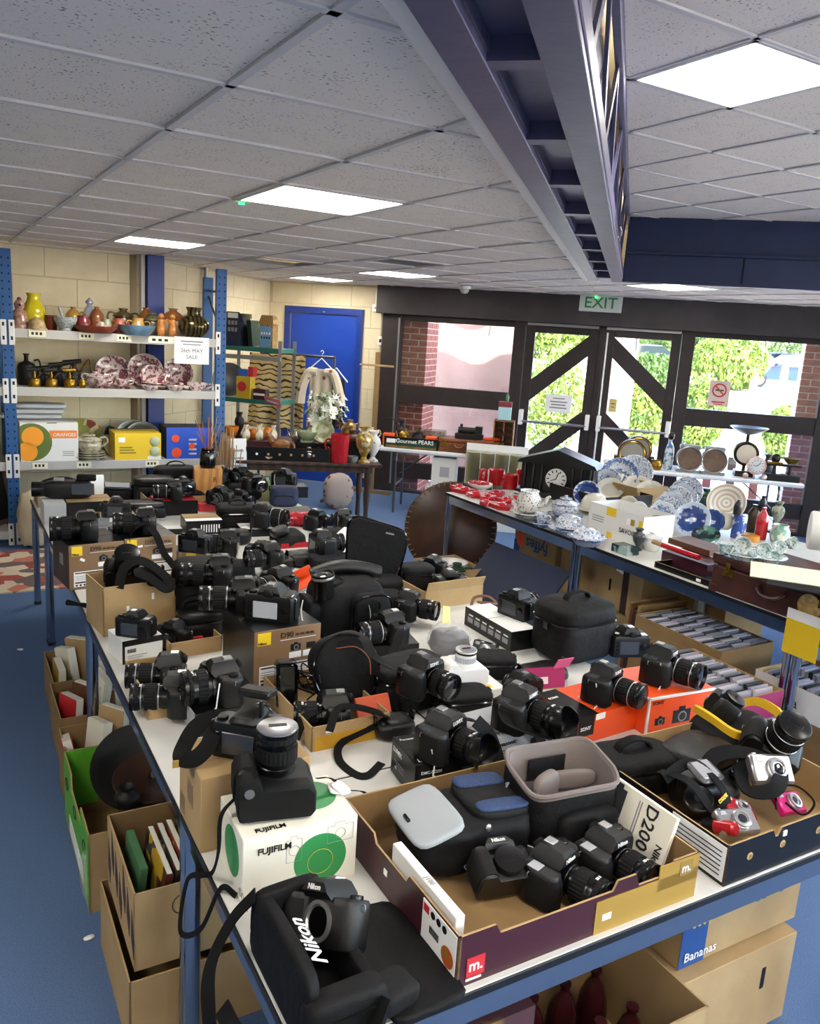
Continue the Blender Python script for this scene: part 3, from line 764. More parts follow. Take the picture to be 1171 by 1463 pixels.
table('white topped steel table under the orange carton and the black camera bags', .85, MW, .8, 2.4, 'camera tables')
table('white topped steel table under the two bronze cartons', 0, .85, 2.4, 4.0, 'camera tables')
table('white topped steel table under the black open lid', .85, MW, 2.4, 4.0, 'camera tables')
table('white topped steel table nearest the stoneware shelving', 0, MW, 4.0, 4.8, 'camera tables')
R0 = 3.03
table('white topped steel table carrying the red enamel ware', R0, R0+.8, 2.84, 4.44, 'crockery tables')
table('white topped steel table carrying the brown suitcase', R0, R0+.8, 1.24, 2.84, 'crockery tables')
table('white topped steel table past the yellow card', R0, R0+.8, -.36, 1.24, 'crockery tables')
table('white topped steel table carrying the slate clock and the blue plates', R0+.8, R0+1.6, 2.84, 4.44, 'crockery tables')
table('white topped steel table carrying the stacked blue platters', R0+.8, R0+1.6, 1.24, 2.84, 'crockery tables')
# folding plastic tables under the windows
m_fold = pm('blow_moulded_plastic', 'd6d8da', .45); m_tube = pm('grey_steel_tube', '6b6e72', .35, .8)
def folding(label, p0, yaw, w_, d_, h_):
 t = thing('folding_table', label, 'table', p0, yaw, 'folding tables along the windows')
 MB().box(0,w_,0,d_,h_-.045,h_,b=.012).build('tabletop', m_fold, t)
 for x in (.22, w_-.22):
  f_ = MB(); f_.tube(sm([(x,.06,0),(x,.07,h_*.6),(x,.10,h_-.06),(x,d_-.10,h_-.06),(x,d_-.07,h_*.6),(x,d_-.06,0)],4), .013, 8); f_.build('leg_frame', m_tube, t)
  s_ = MB(); s_.tube([(x,d_/2,h_*.55),(x+(.35 if x < w_/2 else -.35),d_/2,h_-.05)], .009, 6); s_.build('brace', m_tube, t)
  s_ = MB(); s_.tube([(x,.068,h_*.42),(x,d_-.068,h_*.42)], .009, 6); s_.build('stretcher', m_tube, t)
 return t
WT1 = at(536,646,TT); WT1.z = 0
folding('white folding table carrying the pear crate and the tan cases', (-.42,8.98,0), -9, 1.62, .62, TT)
WT2 = (2.02,8.60,0)
folding('white folding table carrying the brass clocks and scales', WT2, -11, 1.98, .6, TT)
# dark wooden ornament table
m_dwood = pm('dark_stained_wood', '4a3226', .45, pat=('wave','33211a',3,6,.2,.8,'X'))
t = thing('wooden_table', 'dark wooden table crowded with ornaments', 'table', (-1.72,7.42,0), 12)
WTB = t
MB().box(0,1.46,0,.75,TT-.03,TT,b=.006).build('tabletop', m_dwood, t)
MB().box(.08,1.38,.08,.67,TT-.10,TT-.03).build('apron', m_dwood, t, smooth=0)
for x in (.12,1.34):
 for y in (.10,.65):
  MB().lathe([(.032,0),(.028,.05),(.022,.25),(.035,.42),(.026,.46),(.034,.52),(.034,TT-.03)],12,TM((x,y,0))).build('leg', m_dwood, t)
# boltless shelving against the left wall
m_post = pm('rack_blue_paint', '17508a', .45); m_shelf = pm('shelf_grey_white', 'b4b2ae', .5); m_brk = pm('bracket_white', 'd8d8d6', .45); m_hole = pm('slot_dark', '07101c', .8)
SP = Vector((-3.342,6.75,0)); SL = 1.75; SDp = .42
SZ = (.707, 1.33, 1.80)
def sx_px(px, off=0):
 p_ = SP+VX*off; q = onplane(px, 560, (p_.x,p_.y), 60.0); return (q-SP).dot(UX)
def shp(px, off, z): x = sx_px(px, off); return SP+UX*x+VX*off+Vector((0,0,z))
def bay(x0, label, left_post):
 t = thing('shelving_bay', label, 'shelving', SP+UX*x0, 30)
 posts = [(0,0),(0,SDp)]+[(SL,0),(SL,SDp)]*left_post
 for (x,y) in posts:
  p_ = MB().box(x-.045,x+.045,y-.02 if y else y-.03,y+.03,0,2.42 if y == 0 else 2.36,b=.003).build('post', m_post, t, smooth=0)
  if y == 0:
   hb = MB()
   for q in range(38):
    for e in (-.024,.024): hb.box(x+e-.006,x+e+.006,-.032,-.029,.12+q*.06,.135+q*.06)
   hb.build('slots', m_hole, p_, smooth=0)['kind'] = 'stuff'
 for x in ((0,SL) if left_post else (0,)):
  br = MB(); br.tube([(x,.0,2.22),(x,SDp,2.24)], .012, 6); br.build('strut', m_tube, t)
  br = MB(); br.tube([(x,.02,1.9),(x,SDp,2.2)], .010, 6); br.build('strut', m_tube, t)
 for z in SZ+(.12,):
  MB().box(.045,SL-.045,-.015,SDp+.015,z-.01,z).build('shelf', m_shelf, t, smooth=0)
  MB().box(.045,SL-.045,-.03,-.012,z-.07,z+.004,b=.002).build('beam', m_shelf, t, smooth=0); MB().box(.045,SL-.045,SDp+.012,SDp+.03,z-.07,z).build('beam', m_shelf, t, smooth=0)
  for x in (.03,SL-.03):
   bk = MB().box(x-.022,x+.022,-.04,-.030,z-.13,z+.07,b=.003).build('bracket', m_brk, t, smooth=0)
   [MB().box(x-.008,x+.008,-.0415,-.0395,q0,q0+.03).build('bracket_tab', m_hole, bk, smooth=0) for q0 in (z+.02,z-.09)]
 return t
bay(0, 'blue and grey boltless shelving full of stoneware and transfer china', 1)
bay(-SL, 'neighbouring blue and grey shelving bay with framed pictures below', 0)
m_label = pm('label_cream', 'e4dfc4', .7)
def strip(px, z, w_, label, s=None):
 x = sx_px(px, -.035)
 t = thing('shelf_ticket', label, 'ticket', SP+UX*x-VX*.036+Vector((0,0,z-.03)), 30)
 MB().box(-w_/2,w_/2,-.002,0,-.026,.026).build('card', m_label, t, smooth=0)
 for q in range(3): MB().box(-w_*.35+q*w_*.24,-w_*.35+q*w_*.24+w_*.14,-.003,-.0018,-.010,.012).build('pen_mark', m_ink, t, smooth=0)
strip(56,SZ[2],.13,'cream ticket on the top shelf edge under the yellow vase'); strip(125,SZ[2],.12,'cream ticket on the top shelf edge under the brown dish'); strip(178,SZ[2],.12,'cream ticket on the top shelf edge under the blue dish'); strip(230,SZ[2],.22,'long cream ticket on the top shelf edge under the tan figurines')
strip(54,SZ[0],.12,'cream ticket on the low shelf edge under the oranges carton'); strip(118,SZ[0],.12,'cream ticket on the low shelf edge under the cream tureen')
strip(217,SZ[0],.12,'cream ticket on the low shelf edge under the yellow carton')
x = sx_px(273,-.04); t = thing('sale_notice', 'white paper sale notice hanging from the top shelf', 'notice', SP+UX*x-VX*.05+Vector((0,0,SZ[2]-.09)), 30)
MB().box(-.155,.155,-.002,0,-.135,.10).build('sheet', m_paper, t, smooth=0)
mg = pm('ink_faint','8a8a92',.8)
MB().box(-.10,.10,-.003,-.0018,.055,.068).build('print_line', mg, t, smooth=0); MB().box(-.08,.08,-.003,-.0018,.03,.04).build('print_line', mg, t, smooth=0)
txt('26th MAY', .048, pm('ink_mid','4a4a52',.8), t, (0,-.003,-.035), align='CENTER'); txt('SALE', .048, MATS['ink_mid'], t, (0,-.003,-.09), align='CENTER')
# ================================================================== OBJECT LIBRARY
K = dict(
 body=pm('camera_body_black','0b0b0c',.36,bump=.2,bs=900,spec=.4), rub=pm('camera_rubber','060607',.6,bump=.4,bs=1100,spec=.25), gloss=pm('gloss_black','08080a',.12),
 silver=pm('camera_silver','b4b4b6',.3,.85), lens=pm('lens_black','070708',.26,spec=.4), glass=pm('lens_glass','0a0d18',.05,spec=1.0,coat=1), lcd=pm('lcd_screen','3a3d42',.12), lcdlit=pm('lcd_pale','a9adb4',.15),
 champ=pm('champagne_ring','a89c80',.3,.6), wht=pm('camera_white','e6e5e1',.35), pink=pm('camera_pink','d02a7a',.25,.3), redm=pm('camera_red','b01c28',.25,.3),
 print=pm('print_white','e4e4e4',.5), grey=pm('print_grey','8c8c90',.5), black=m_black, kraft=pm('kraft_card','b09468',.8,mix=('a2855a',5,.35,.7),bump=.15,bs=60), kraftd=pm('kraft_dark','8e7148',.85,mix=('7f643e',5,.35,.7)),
 tape=pm('brown_tape','8c6f4a',.3), bronze=pm('bronze_carton','7d6142',.5,mix=('86694a',4,.3,.7)), blackc=pm('black_carton','0c0c0d',.3,mix=('101012',6,.4,.7),spec=.4), whitec=pm('white_carton','dedfdc',.5), greyc=pm('silver_grey_carton','a6a8ab',.45),
 orange=pm('orange_carton','e8501a',.4), yellow=pm('yellow_print','e6c21c',.5), green=pm('green_print','2a8c4a',.5), maroon=pm('maroon_carton','3b1420',.42), gold=pm('gold_carton','a8873a',.42,.15), red=pm('red_card','c0282e',.5), creamc=pm('cream_carton','e6e3d3',.5),
 nylon=pm('nylon_black','08080a',.7,mix=('0e0e10',30,.4,.7),bump=1.0,bs=26,spec=.25), nylon2=pm('nylon_charcoal','131315',.72,bump=1.0,bs=26,spec=.25), leather=pm('leather_black','0a0a0a',.34,bump=.4,bs=250,spec=.4), grey_l=pm('lining_grey','746b67',.85,bump=.3,bs=300), greyf=pm('flap_grey_silver','9aa1a6',.5,bump=.2,bs=300), bluem=pm('mesh_navy','2a3f66',.8,pat=('vor','18243e',240,.25,.4)),
 web=pm('webbing_black','060607',.7,bump=.6,bs=700,spec=.2), brownl=pm('leather_brown','5b3620',.5,bump=.3,bs=200), bstrap=pm('strap_orange_stitch','8a4a28',.6), navy=pm('navy_cloth','1a2440',.7,bump=.3,bs=200), tagw=pm('tag_white','f0f0ee',.6), string=pm('string_white','dcdcd6',.8), poly=None)
m_poly = pm('clear_polythene', 'e6e6ea', .18); m_poly.node_tree.nodes['Principled BSDF'].inputs['Alpha'].default_value = .24
def ticket(parent, p, yaw=0, s=1.0, hang=.04):
 """white swing ticket on a string hanging from p (parent space)"""
 p = Vector(p)
 st = MB(); st.tube(sm([p+Vector((0,0,.012)), p+Vector((.006,-.006,-.4*hang)), p+Vector((.002,-.008,-hang))],4), .0011*s, 4); so_ = st.build('string', K['string'], parent)
 w_, h_ = .017*s, .03*s
 b_ = MB().loft([[(-w_/2,y,-h_),(w_/2,y,-h_),(w_/2,y,-.006),(.003,y,0),(-.003,y,0),(-w_/2,y,-.006)] for y in (-.0006,.0006)])
 return b_.build('price_ticket', K['tagw'], parent, smooth=0, loc=p+Vector((.002,-.009,-hang)), rot=(8,0,yaw))
def lens_part(root, org, r, L, ring=None, hood=0, cap=0, axis=(90,0,0)):
 """lens along local -y from org"""
 M_ = TM(org, axis)
 l_ = MB(); l_.lathe([(r*.92,-.004),(r*.95,.004),(r*.95,L*.16),(r*.9,L*.18),(r*.9,L*.24),(r,L*.26),(r,L*.30)],28,M_)
 l_.lathe([(r*.97,L*.62),(r*.97,L*.68),(r*.99,L*.70),(r*.99,L*.78)],28,M_)
 l_.lathe([(r*.98,L*.9),(r*1.03,L*.93),(r*1.03,L*1.0),(r*.93,L*1.0),(r*.88,L*.93),(0,L*.93)],28,M_)
 lo = l_.build('lens', K['lens'], root)
 MB().lathe([(r*1.02,L*.30),(r*1.03,L*.31),(r*1.03,L*.61),(r*1.02,L*.62)],56,M_,notch=.035).build('zoom_ring', K['rub'], lo, smooth=15)
 MB().lathe([(r*1.0,L*.78),(r*1.02,L*.79),(r*1.02,L*.89),(r*1.0,L*.90)],48,M_,notch=.03).build('focus_ring', K['rub'], lo, smooth=15)
 if ring: MB().lathe([(r*1.015,L*.235),(r*1.03,L*.24),(r*1.03,L*.262),(r*1.015,L*.267)],28,M_).build('ring', K[ring], lo); MB().lathe([(r*1.0,L*.695),(r*1.015,L*.70),(r*1.015,L*.72),(r*1.0,L*.725)],28,M_).build('ring', K[ring], lo)
 MB().box(-.004,.004,r*.985,r*1.0,L*.71,L*.77,M_).box(.007,.010,r*.98,r*.995,L*.71,L*.77,M_).build('lens_marking', K['print'], lo, smooth=0)
 if cap: 
  MB().lathe([(r*1.0,L*.985),(r*1.0,L*1.04),(r*.92,L*1.06),(0,L*1.06)],28,M_).build('lens_cap', K['silver'] if cap == 2 else K['lens'], lo)
  MB().box(-r*.45,r*.45,-r*.14,r*.14,L*1.055,L*1.075,M_,b=.001).build('cap_grip', K['gloss'], lo)
 else: MB().lathe([(r*.86,L*.925),(r*.6,L*.955),(0,L*.965)],24,M_).build('front_glass', K['glass'], lo)
 if hood:
  n = 32; rin = []; 
  def rr(i): return L*(1.0+hood*(.62+.38*math.cos(4*PI*i/n)))
  rings = [[(q*r*math.cos(2*PI*i/n), q*r*math.sin(2*PI*i/n), z if z is not None else rr(i)) for i in range(n)] for q, z in ((1.06,L*.9),(1.06,L),(1.22,None),(1.19,None),(1.02,L),(1.02,L*.9))]
  MB().loft(rings, M_, cap0=False, cap1=False).build('lens_hood', K['lens'], lo, smooth=30)
 return lo
def camera(label, loc, yaw=0, rot=None, s=1.12, r=.033, L=.075, ring=None, hood=0, cap=0, brand=None, grip=0, kind='slr', mat='body', strap=None, lensless=0, tk=None, top='slr', cat='camera', group='second-hand cameras on the tables', parent=None):
 t = thing('camera', label, cat, loc, yaw, group, rot); t.scale = (s,s,s)
 B_ = K[mat]
 zb = .038 if grip else 0
 o = [(-.066,.028),(.062,.028),(.070,.018),(.070,-.018),(.058,-.030),(-.026,-.030),(-.034,-.044),(-.044,-.052),(-.060,-.052),(-.070,-.042),(-.071,.014)]
 o = o[::-1]
 def ring_(z, q): 
  return [(x*q,y*q,z) for x,y in o]
 MB().loft([ring_(zb,.95),ring_(zb+.004,1),ring_(zb+.062,1),ring_(zb+.070,.985),ring_(zb+.075,.93)]).build('body', B_, t, smooth=45)
 if grip:
  MB().loft([ring_(0,.94),ring_(.004,.99),ring_(.034,.99),ring_(.038,.96)]).build('battery_grip', K['rub'], t, smooth=45)
  d_ = MB(); d_.lathe([(.008,0),(.009,.002),(.009,.004),(0,.004)],12,TM((-.05,-.03,.0),(180,0,0))); d_.build('screw_socket', K['silver'], t)
 g = [(-.074,.006),(-.074,-.036),(-.067,-.050),(-.058,-.056),(-.043,-.056),(-.033,-.046),(-.028,-.032),(-.03,-.02)][::-1]
 MB().loft([[(x,y,zb+.006) for x,y in g],[(x,y,zb+.058) for x,y in g],[(x*.97,y*.93,zb+.066) for x,y in g]]).build('hand_grip', K['rub'], t, smooth=50)
 # prism hump
 z = zb+.070
 if top == 'slr':
  MB().loft([[(-.036,.024,z),(.034,.024,z),(.036,-.036,z),(-.038,-.036,z)],[(-.032,.026,z+.014),(.030,.026,z+.014),(.031,-.044,z+.010),(-.033,-.044,z+.010)],[(-.022,.018,z+.030),(.020,.018,z+.030),(.020,-.042,z+.024),(-.022,-.042,z+.024)],[(-.018,.010,z+.033),(.016,.010,z+.033),(.015,-.034,z+.030),(-.017,-.034,z+.030)]]).build('prism_housing', B_, t, smooth=25)
  hs = MB().box(-.011,.009,-.008,.014,z+.031,z+.0355,b=.001).build('hot_shoe', K['silver'], t, smooth=0)
  MB().box(-.015,.013,.024,.037,z+.004,z+.024,b=.005).build('eyepiece', K['rub'], t)
  if brand: txt(brand, .0125, K['print'], t, (-.001,-.0445,z+.0125), (84,0,0), align='CENTER', bold=.01)
 elif top == 'flash':
  MB().box(-.03,.03,-.05,.03,z,z+.020,b=.008).build('prism_housing', B_, t); f_ = MB().box(-.035,.035,-.05,.0,z+.045,z+.062,M=TM(rot=(12,0,0)),b=.004).build('flash_head', B_, t); MB().box(-.03,.03,-.064,-.060,z+.040,z+.050).build('flash_window', K['wht'], t, smooth=0)
  MB().box(-.03,-.025,-.01,.0,z+.015,z+.05).build('flash_arm', B_, t, smooth=0)
 # controls
 zt = zb+.075
 MB().lathe([(.0105,0),(.0115,.001),(.0115,.009),(.010,.0105),(0,.0105)],24,TM((.050,.006,zt-.004)),notch=.06).build('mode_dial', K['lens'], t, smooth=20)
 MB().lathe([(.006,0),(.006,.005),(0,.006)],12,TM((-.052,-.036,zt-.006))).build('shutter_button', K['silver'], t)
 MB().box(-.064,-.040,-.012,.014,zt-.004,zt+.001,b=.001).build('top_display', K['lcdlit'] if brand == 'Nikon' and kind == 'pro' else K['lcd'], t, smooth=0)
 MB().lathe([(.009,0),(.009,.006),(0,.007)],18,TM((-.058,.018,zt-.006)),notch=.08).build('command_dial', K['rub'], t, smooth=20)
 # back
 MB().box(-.028,.042,.0275,.031,zb+.010,zb+.058,b=.002).build('screen', K['lcdlit'] if kind == 'lit' else K['lcd'], t, smooth=0)
 for k in range(4): MB().box(.047,.055,.0275,.0305,zb+.012+.013*k,zb+.018+.013*k,b=.001).build('button', K['lens'], t, smooth=0)
 MB().lathe([(.011,0),(.011,.003),(.007,.004),(0,.004)],16,TM((-.046,.0275,zb+.038),(-90,0,0))).build('direction_pad', K['lens'], t)
 for x in (-.072,.071):
  q = MB(); q.tube([(x+.004*math.cos(a*PI/4),.004,zb+.064+.005*math.sin(a*PI/4)) for a in range(9)], .0011, 5); q.build('strap_lug', K['silver'], t)
 if lensless:
  MB().lathe([(.031,-.002),(.032,.006),(.026,.006),(.024,.001),(0,.001)],28,TM((.006,-.030,zb+.036),(90,0,0))).build('lens_mount', K['silver'], t)
  MB().lathe([(.023,.002),(0,.0025)],20,TM((.006,-.030,zb+.036),(90,0,0))).build('mirror_box', K['gloss'], t)
 else: lens_part(t, (.006,-.030,zb+.038), r, L, ring, hood, cap)
 if strap:
  P = [Vector(p)/s for p in strap]; sb = MB(); sb.ribbon(sm(P,7), .026, .0022, up=(0,.2,1)); sb.build('strap', K['web'], t, smooth=60)
 if tk is not None: ticket(t, tk, s=1.7, hang=.05)
 return t
def compact(label, loc, yaw=0, rot=None, s=1.1, mat='silver', cat='camera'):
 t = thing('compact_camera', label, cat, loc, yaw, 'second-hand cameras on the tables', rot); t.scale = (s,)*3
 MB().box(-.046,.046,-.012,.012,0,.058,b=.005).build('body', K[mat], t)
 MB().lathe([(.022,0),(.022,.004),(.019,.006),(.019,.010),(.014,.011),(.012,.008),(0,.008)],24,TM((.006,-.012,.028),(90,0,0))).build('lens', K['silver'], t)
 MB().lathe([(.010,.0085),(0,.010)],18,TM((.006,-.012,.028),(90,0,0))).build('front_glass', K['glass'], t)
 MB().box(-.036,-.02,-.0135,-.011,.042,.052,b=.001).build('flash_window', K['lcdlit'], t, smooth=0); MB().lathe([(.006,0),(.006,.004),(0,.004)],14,TM((-.03,0,.057))).build('shutter_button', K['silver'], t)
 MB().box(-.04,.02,.0115,.0135,.008,.050,b=.001).build('screen', K['lcd'], t, smooth=0)
 return t
# ---- cartons
def carton(label, L_px=None, w_=.2, d_=.2, h_=.1, z=TT, yaw=TY, front='kraft', side=None, top=None, p=None, name='carton', cat='box', group=None, lid=True):
 """closed carton; L_px is the photo pixel of its front-bottom-left corner on height z"""
 q = at(*L_px, z) if p is None else Vector((p[0],p[1],z))
 ax = Vector((math.cos(rad(yaw)), math.sin(rad(yaw)),0)); ay = Vector((-ax.y,ax.x,0))
 c_ = q+ax*(w_/2)+ay*(d_/2)
 t = thing(name, label, cat, c_, yaw, group)
 b_ = MB(); b_.box(-w_/2,w_/2,-d_/2,d_/2,0,h_,b=.0018)
 # face materials by direction
 mats = [K[front], K[side or front], K[top or front]]
 for k, f in enumerate(b_.f):
  a, c, e = [Vector(b_.v[i]) for i in f[:3]]; n_ = (c-a).cross(e-a)
  b_.m[k] = 0 if abs(n_.y) >= max(abs(n_.x),abs(n_.z)) else (1 if abs(n_.x) >= abs(n_.z) else 2)
 b_.build('body', mats, t, smooth=0)
 if lid: MB().box(-w_/2+.002,w_/2-.002,-.0008,.0008,h_-.0005,h_+.0008).build('lid_seam', K['black'] if front in ('blackc','bronze') else K['kraftd'], t, smooth=0)
 t['dim'] = (w_,d_,h_); return t
def fr(t, x0, x1, z0, z1, m, name='print_panel', e=.001):
 """printed panel on the carton's front, in fractions of its width and height"""
 w_, d_, h_ = t['dim']; return MB().box(-w_/2+x0*w_,-w_/2+x1*w_,-d_/2-e,-d_/2+.0005,z0*h_,z1*h_).build(name, K[m] if isinstance(m,str) else m, t, smooth=0)
def lf(t, y0, y1, z0, z1, m, name='print_panel', e=.001):
 w_, d_, h_ = t['dim']; return MB().box(-w_/2-e,-w_/2+.0005,-d_/2+y0*d_,-d_/2+y1*d_,z0*h_,z1*h_).build(name, K[m] if isinstance(m,str) else m, t, smooth=0)
def tp(t, x0, x1, y0, y1, m, name='print_panel', e=.001):
 w_, d_, h_ = t['dim']; return MB().box(-w_/2+x0*w_,-w_/2+x1*w_,-d_/2+y0*d_,-d_/2+y1*d_,h_-.0005,h_+e).build(name, K[m] if isinstance(m,str) else m, t, smooth=0)
def ft(t, s, x, z, size, m='print', bold=.008, sx=1):
 w_, d_, h_ = t['dim']; return txt(s, size, K[m], t, (-w_/2+x*w_,-d_/2-.0016,z*h_), (90,0,0), bold=bold, sx=sx)
def lt(t, s, y, z, size, m='print', bold=.008):
 w_, d_, h_ = t['dim']; return txt(s, size, K[m], t, (-w_/2-.0016,-d_/2+y*d_,z*h_), (90,0,-90), bold=bold)
def tt(t, s, x, y, size, m='print', bold=.008, rz=0):
 w_, d_, h_ = t['dim']; return txt(s, size, K[m], t, (-w_/2+x*w_,-d_/2+y*d_,h_+.0012), (0,0,rz), bold=bold)
def camera_print(t, x, z, s, m='black'):
 """small printed camera outline on the front"""
 w_, d_, h_ = t['dim']; X = -w_/2+x*w_; Z = z*h_; y = -d_/2
 o = MB().box(X,X+.05*s,y-.0014,y,Z,Z+.03*s).build('camera_print', K[m], t, smooth=0)
 MB().box(X+.016*s,X+.034*s,y-.0014,y,Z+.03*s,Z+.038*s).build('camera_print', K[m], t, smooth=0)
 MB().lathe([(.0125*s,0),(.0125*s,.0022),(0,.0022)],18,TM((X+.027*s,y,Z+.014*s),(90,0,0))).build('camera_print', K['grey'], t); MB().lathe([(.009*s,0),(.009*s,.0028),(0,.0028)],18,TM((X+.027*s,y,Z+.014*s),(90,0,0))).build('camera_print', K[m], t)
def sticker(t, x, z, w_=.012, h_=.02, a=0):
 W_, d_, H_ = t['dim']; return MB().box(-w_/2,w_/2,-.001,.0004,-h_/2,h_/2,M=TM((-W_/2+x*W_,-d_/2,z*H_),(0,a,0))).build('price_sticker', K['tagw'], t, smooth=0)
def tray(label, p, w_, d_, h_, yaw=TY, outer='kraft', inner='kraft', z=TT, t_=.005, name='open_carton', cat='box', dips=(), group=None, ph=None):
 """open tray; p = place of its front-left corner. dips: (side, frac0, frac1, depth) cut-downs in the rim"""
 ax = Vector((math.cos(rad(yaw)), math.sin(rad(yaw)),0)); ay = Vector((-ax.y,ax.x,0)); q = Vector((p[0],p[1],z))
 t = thing(name, label, cat, q+ax*w_/2+ay*d_/2, yaw, group); t['dim'] = (w_,d_,h_)
 MB().box(-w_/2+t_,w_/2-t_,-d_/2+t_,d_/2-t_,.0,t_).build('base', K[inner], t, smooth=0)
 for k, ln in enumerate((w_,d_,w_,d_)):
  dd = sorted([(a,c,e) for (sd_,a,c,e) in dips if sd_ == k])
  xs = [0.]; zs = []
  poly = [(-ln/2,0),(ln/2,0)]; up = [(-ln/2,h_)]
  for (a,c,e) in dd:
   xa, xc = -ln/2+a*ln, -ln/2+c*ln; up += [(xa,h_),(xa+.012,h_-e),(xc-.012,h_-e),(xc,h_)]
  up.append((ln/2,h_)); 
  # strips between successive top points keep every face convex
  b_ = MB(); pts = sorted(set(up), key=lambda q_: up.index(q_))
  for A, C in zip(up, up[1:]):
   if C[0]-A[0] < 1e-5: continue
   vs = []
   for y in (0,t_): vs += [(A[0],y,0),(C[0],y,0),(C[0],y,C[1]),(A[0],y,A[1])]
   b_.c = 0; b_.add(vs, [(0,1,2,3)]); b_.c = 1; b_.add(vs, [(7,6,5,4)]); b_.c = 2; b_.add(vs, [(3,2,6,7),(0,4,5,1),(0,3,7,4),(1,5,6,2)])
  off = d_/2 if k in (0,2) else w_/2
  M_ = TM((0,0,0),(0,0,90*k)) @ TM((0,-off,0))
  b_.v = [tuple(M_ @ Vector(v)) for v in b_.v]
  b_.build('side_panel', [K[outer], K[inner], K['kraft']], t, smooth=0)
 return t
def flap(t, side, ang, ln=.12, m='kraft'):
 """hinged flap on the tray's rim: ang 0 = standing up, 90 = folded outward level, 150 hanging"""
 w_, d_, h_ = t['dim']; k = side; L_ = (w_,d_,w_,d_)[k]; off = d_/2 if k in (0,2) else w_/2
 M_ = TM((0,0,0),(0,0,90*k)) @ TM((0,-off+.002,h_),(ang,0,0))
 return MB().box(-L_/2+.004,L_/2-.004,-.002,.002,0,ln,M=M_).build('flap', K[m], t, smooth=0)
# ---- bags
def bag(label, loc, yaw, w_, d_, h_, mat='nylon', pocket=1, handle=1, lid=1, e=4.5, amp=.05, strap=None, logo=None, rot=None, cat='camera bag', piping=None, seed=1, name='camera_bag', sidep=0):
 t = thing(name, label, cat, loc, yaw, None, rot); t['dim'] = (w_,d_,h_)
 m_ = K[mat]
 hb = h_*(.78 if lid else 1)
 MB().soft(w_,d_,hb,e=e,n=10,amp=amp,fr=14,seed=seed).build('body', m_, t, smooth=60)
 if lid:
  MB().soft(w_*1.03,d_*1.04,h_*.42,M=TM((0,0,h_*.60)),e=3.6,n=10,amp=amp*.8,fr=12,seed=seed+3,flat=False).build('lid', m_, t, smooth=60)
  zp = MB(); n=28; zz=h_*.70
  zp.tube([((abs(math.cos(2*PI*i/n))**.5)*math.copysign(1,math.cos(2*PI*i/n))*w_*.515, (abs(math.sin(2*PI*i/n))**.5)*math.copysign(1,math.sin(2*PI*i/n))*d_*.52, zz) for i in range(n+1)], .004, 5); zp.build('zip', K['gloss'] if piping is None else K[piping], t)
 if pocket:
  po = MB().soft(w_*.72,d_*.28,hb*.62,M=TM((0,-d_*.5,hb*.06)),e=3.8,n=7,amp=amp,fr=15,seed=seed+5).build('front_pocket', m_, t, smooth=60)
  zp = MB(); zp.tube(sm([(-w_*.33,-d_*.61,hb*.45),(-w_*.28,-d_*.635,hb*.56),(0,-d_*.645,hb*.60),(w_*.28,-d_*.635,hb*.56),(w_*.33,-d_*.61,hb*.45)],5), .003, 5); zp.build('zip', K['gloss'], po)
 for sd_ in ((-1,1) if sidep else ()):
  MB().soft(w_*.2,d_*.7,hb*.6,M=TM((sd_*w_*.52,0,hb*.05)),e=3.5,n=6,amp=amp,fr=15,seed=seed+8).build('side_pocket', m_, t, smooth=60)
 if handle:
  hd_ = MB(); hd_.ribbon(sm([(-w_*.22,0,h_*.98),(-w_*.16,0,h_*1.02+.018),(0,0,h_*1.02+.03),(w_*.16,0,h_*1.02+.018),(w_*.22,0,h_*.98)],5), .03, .006, up=(0,0,1)); hd_.build('handle', K['web'], t, smooth=60)
 for sd_ in (-1,1):
  MB().box(sd_*w_*.51-.004,sd_*w_*.51+.004,-.014,.014,hb*.72,hb*.72+.035,b=.002).build('strap_buckle', K['gloss'], t)
 if strap:
  sb = MB(); sb.ribbon(sm(strap,7), .032, .003, up=(0,.25,1)); sb.build('strap', K['web'], t, smooth=60)
 if logo: txt(logo[0], logo[1], K['print'], t, (-w_*.2 if len(logo) < 3 else logo[2],-d_*(.66 if pocket else .505),hb*.28), (88,0,0), bold=.01)
 return t
def on(px, py, z): return at(px, py, z)
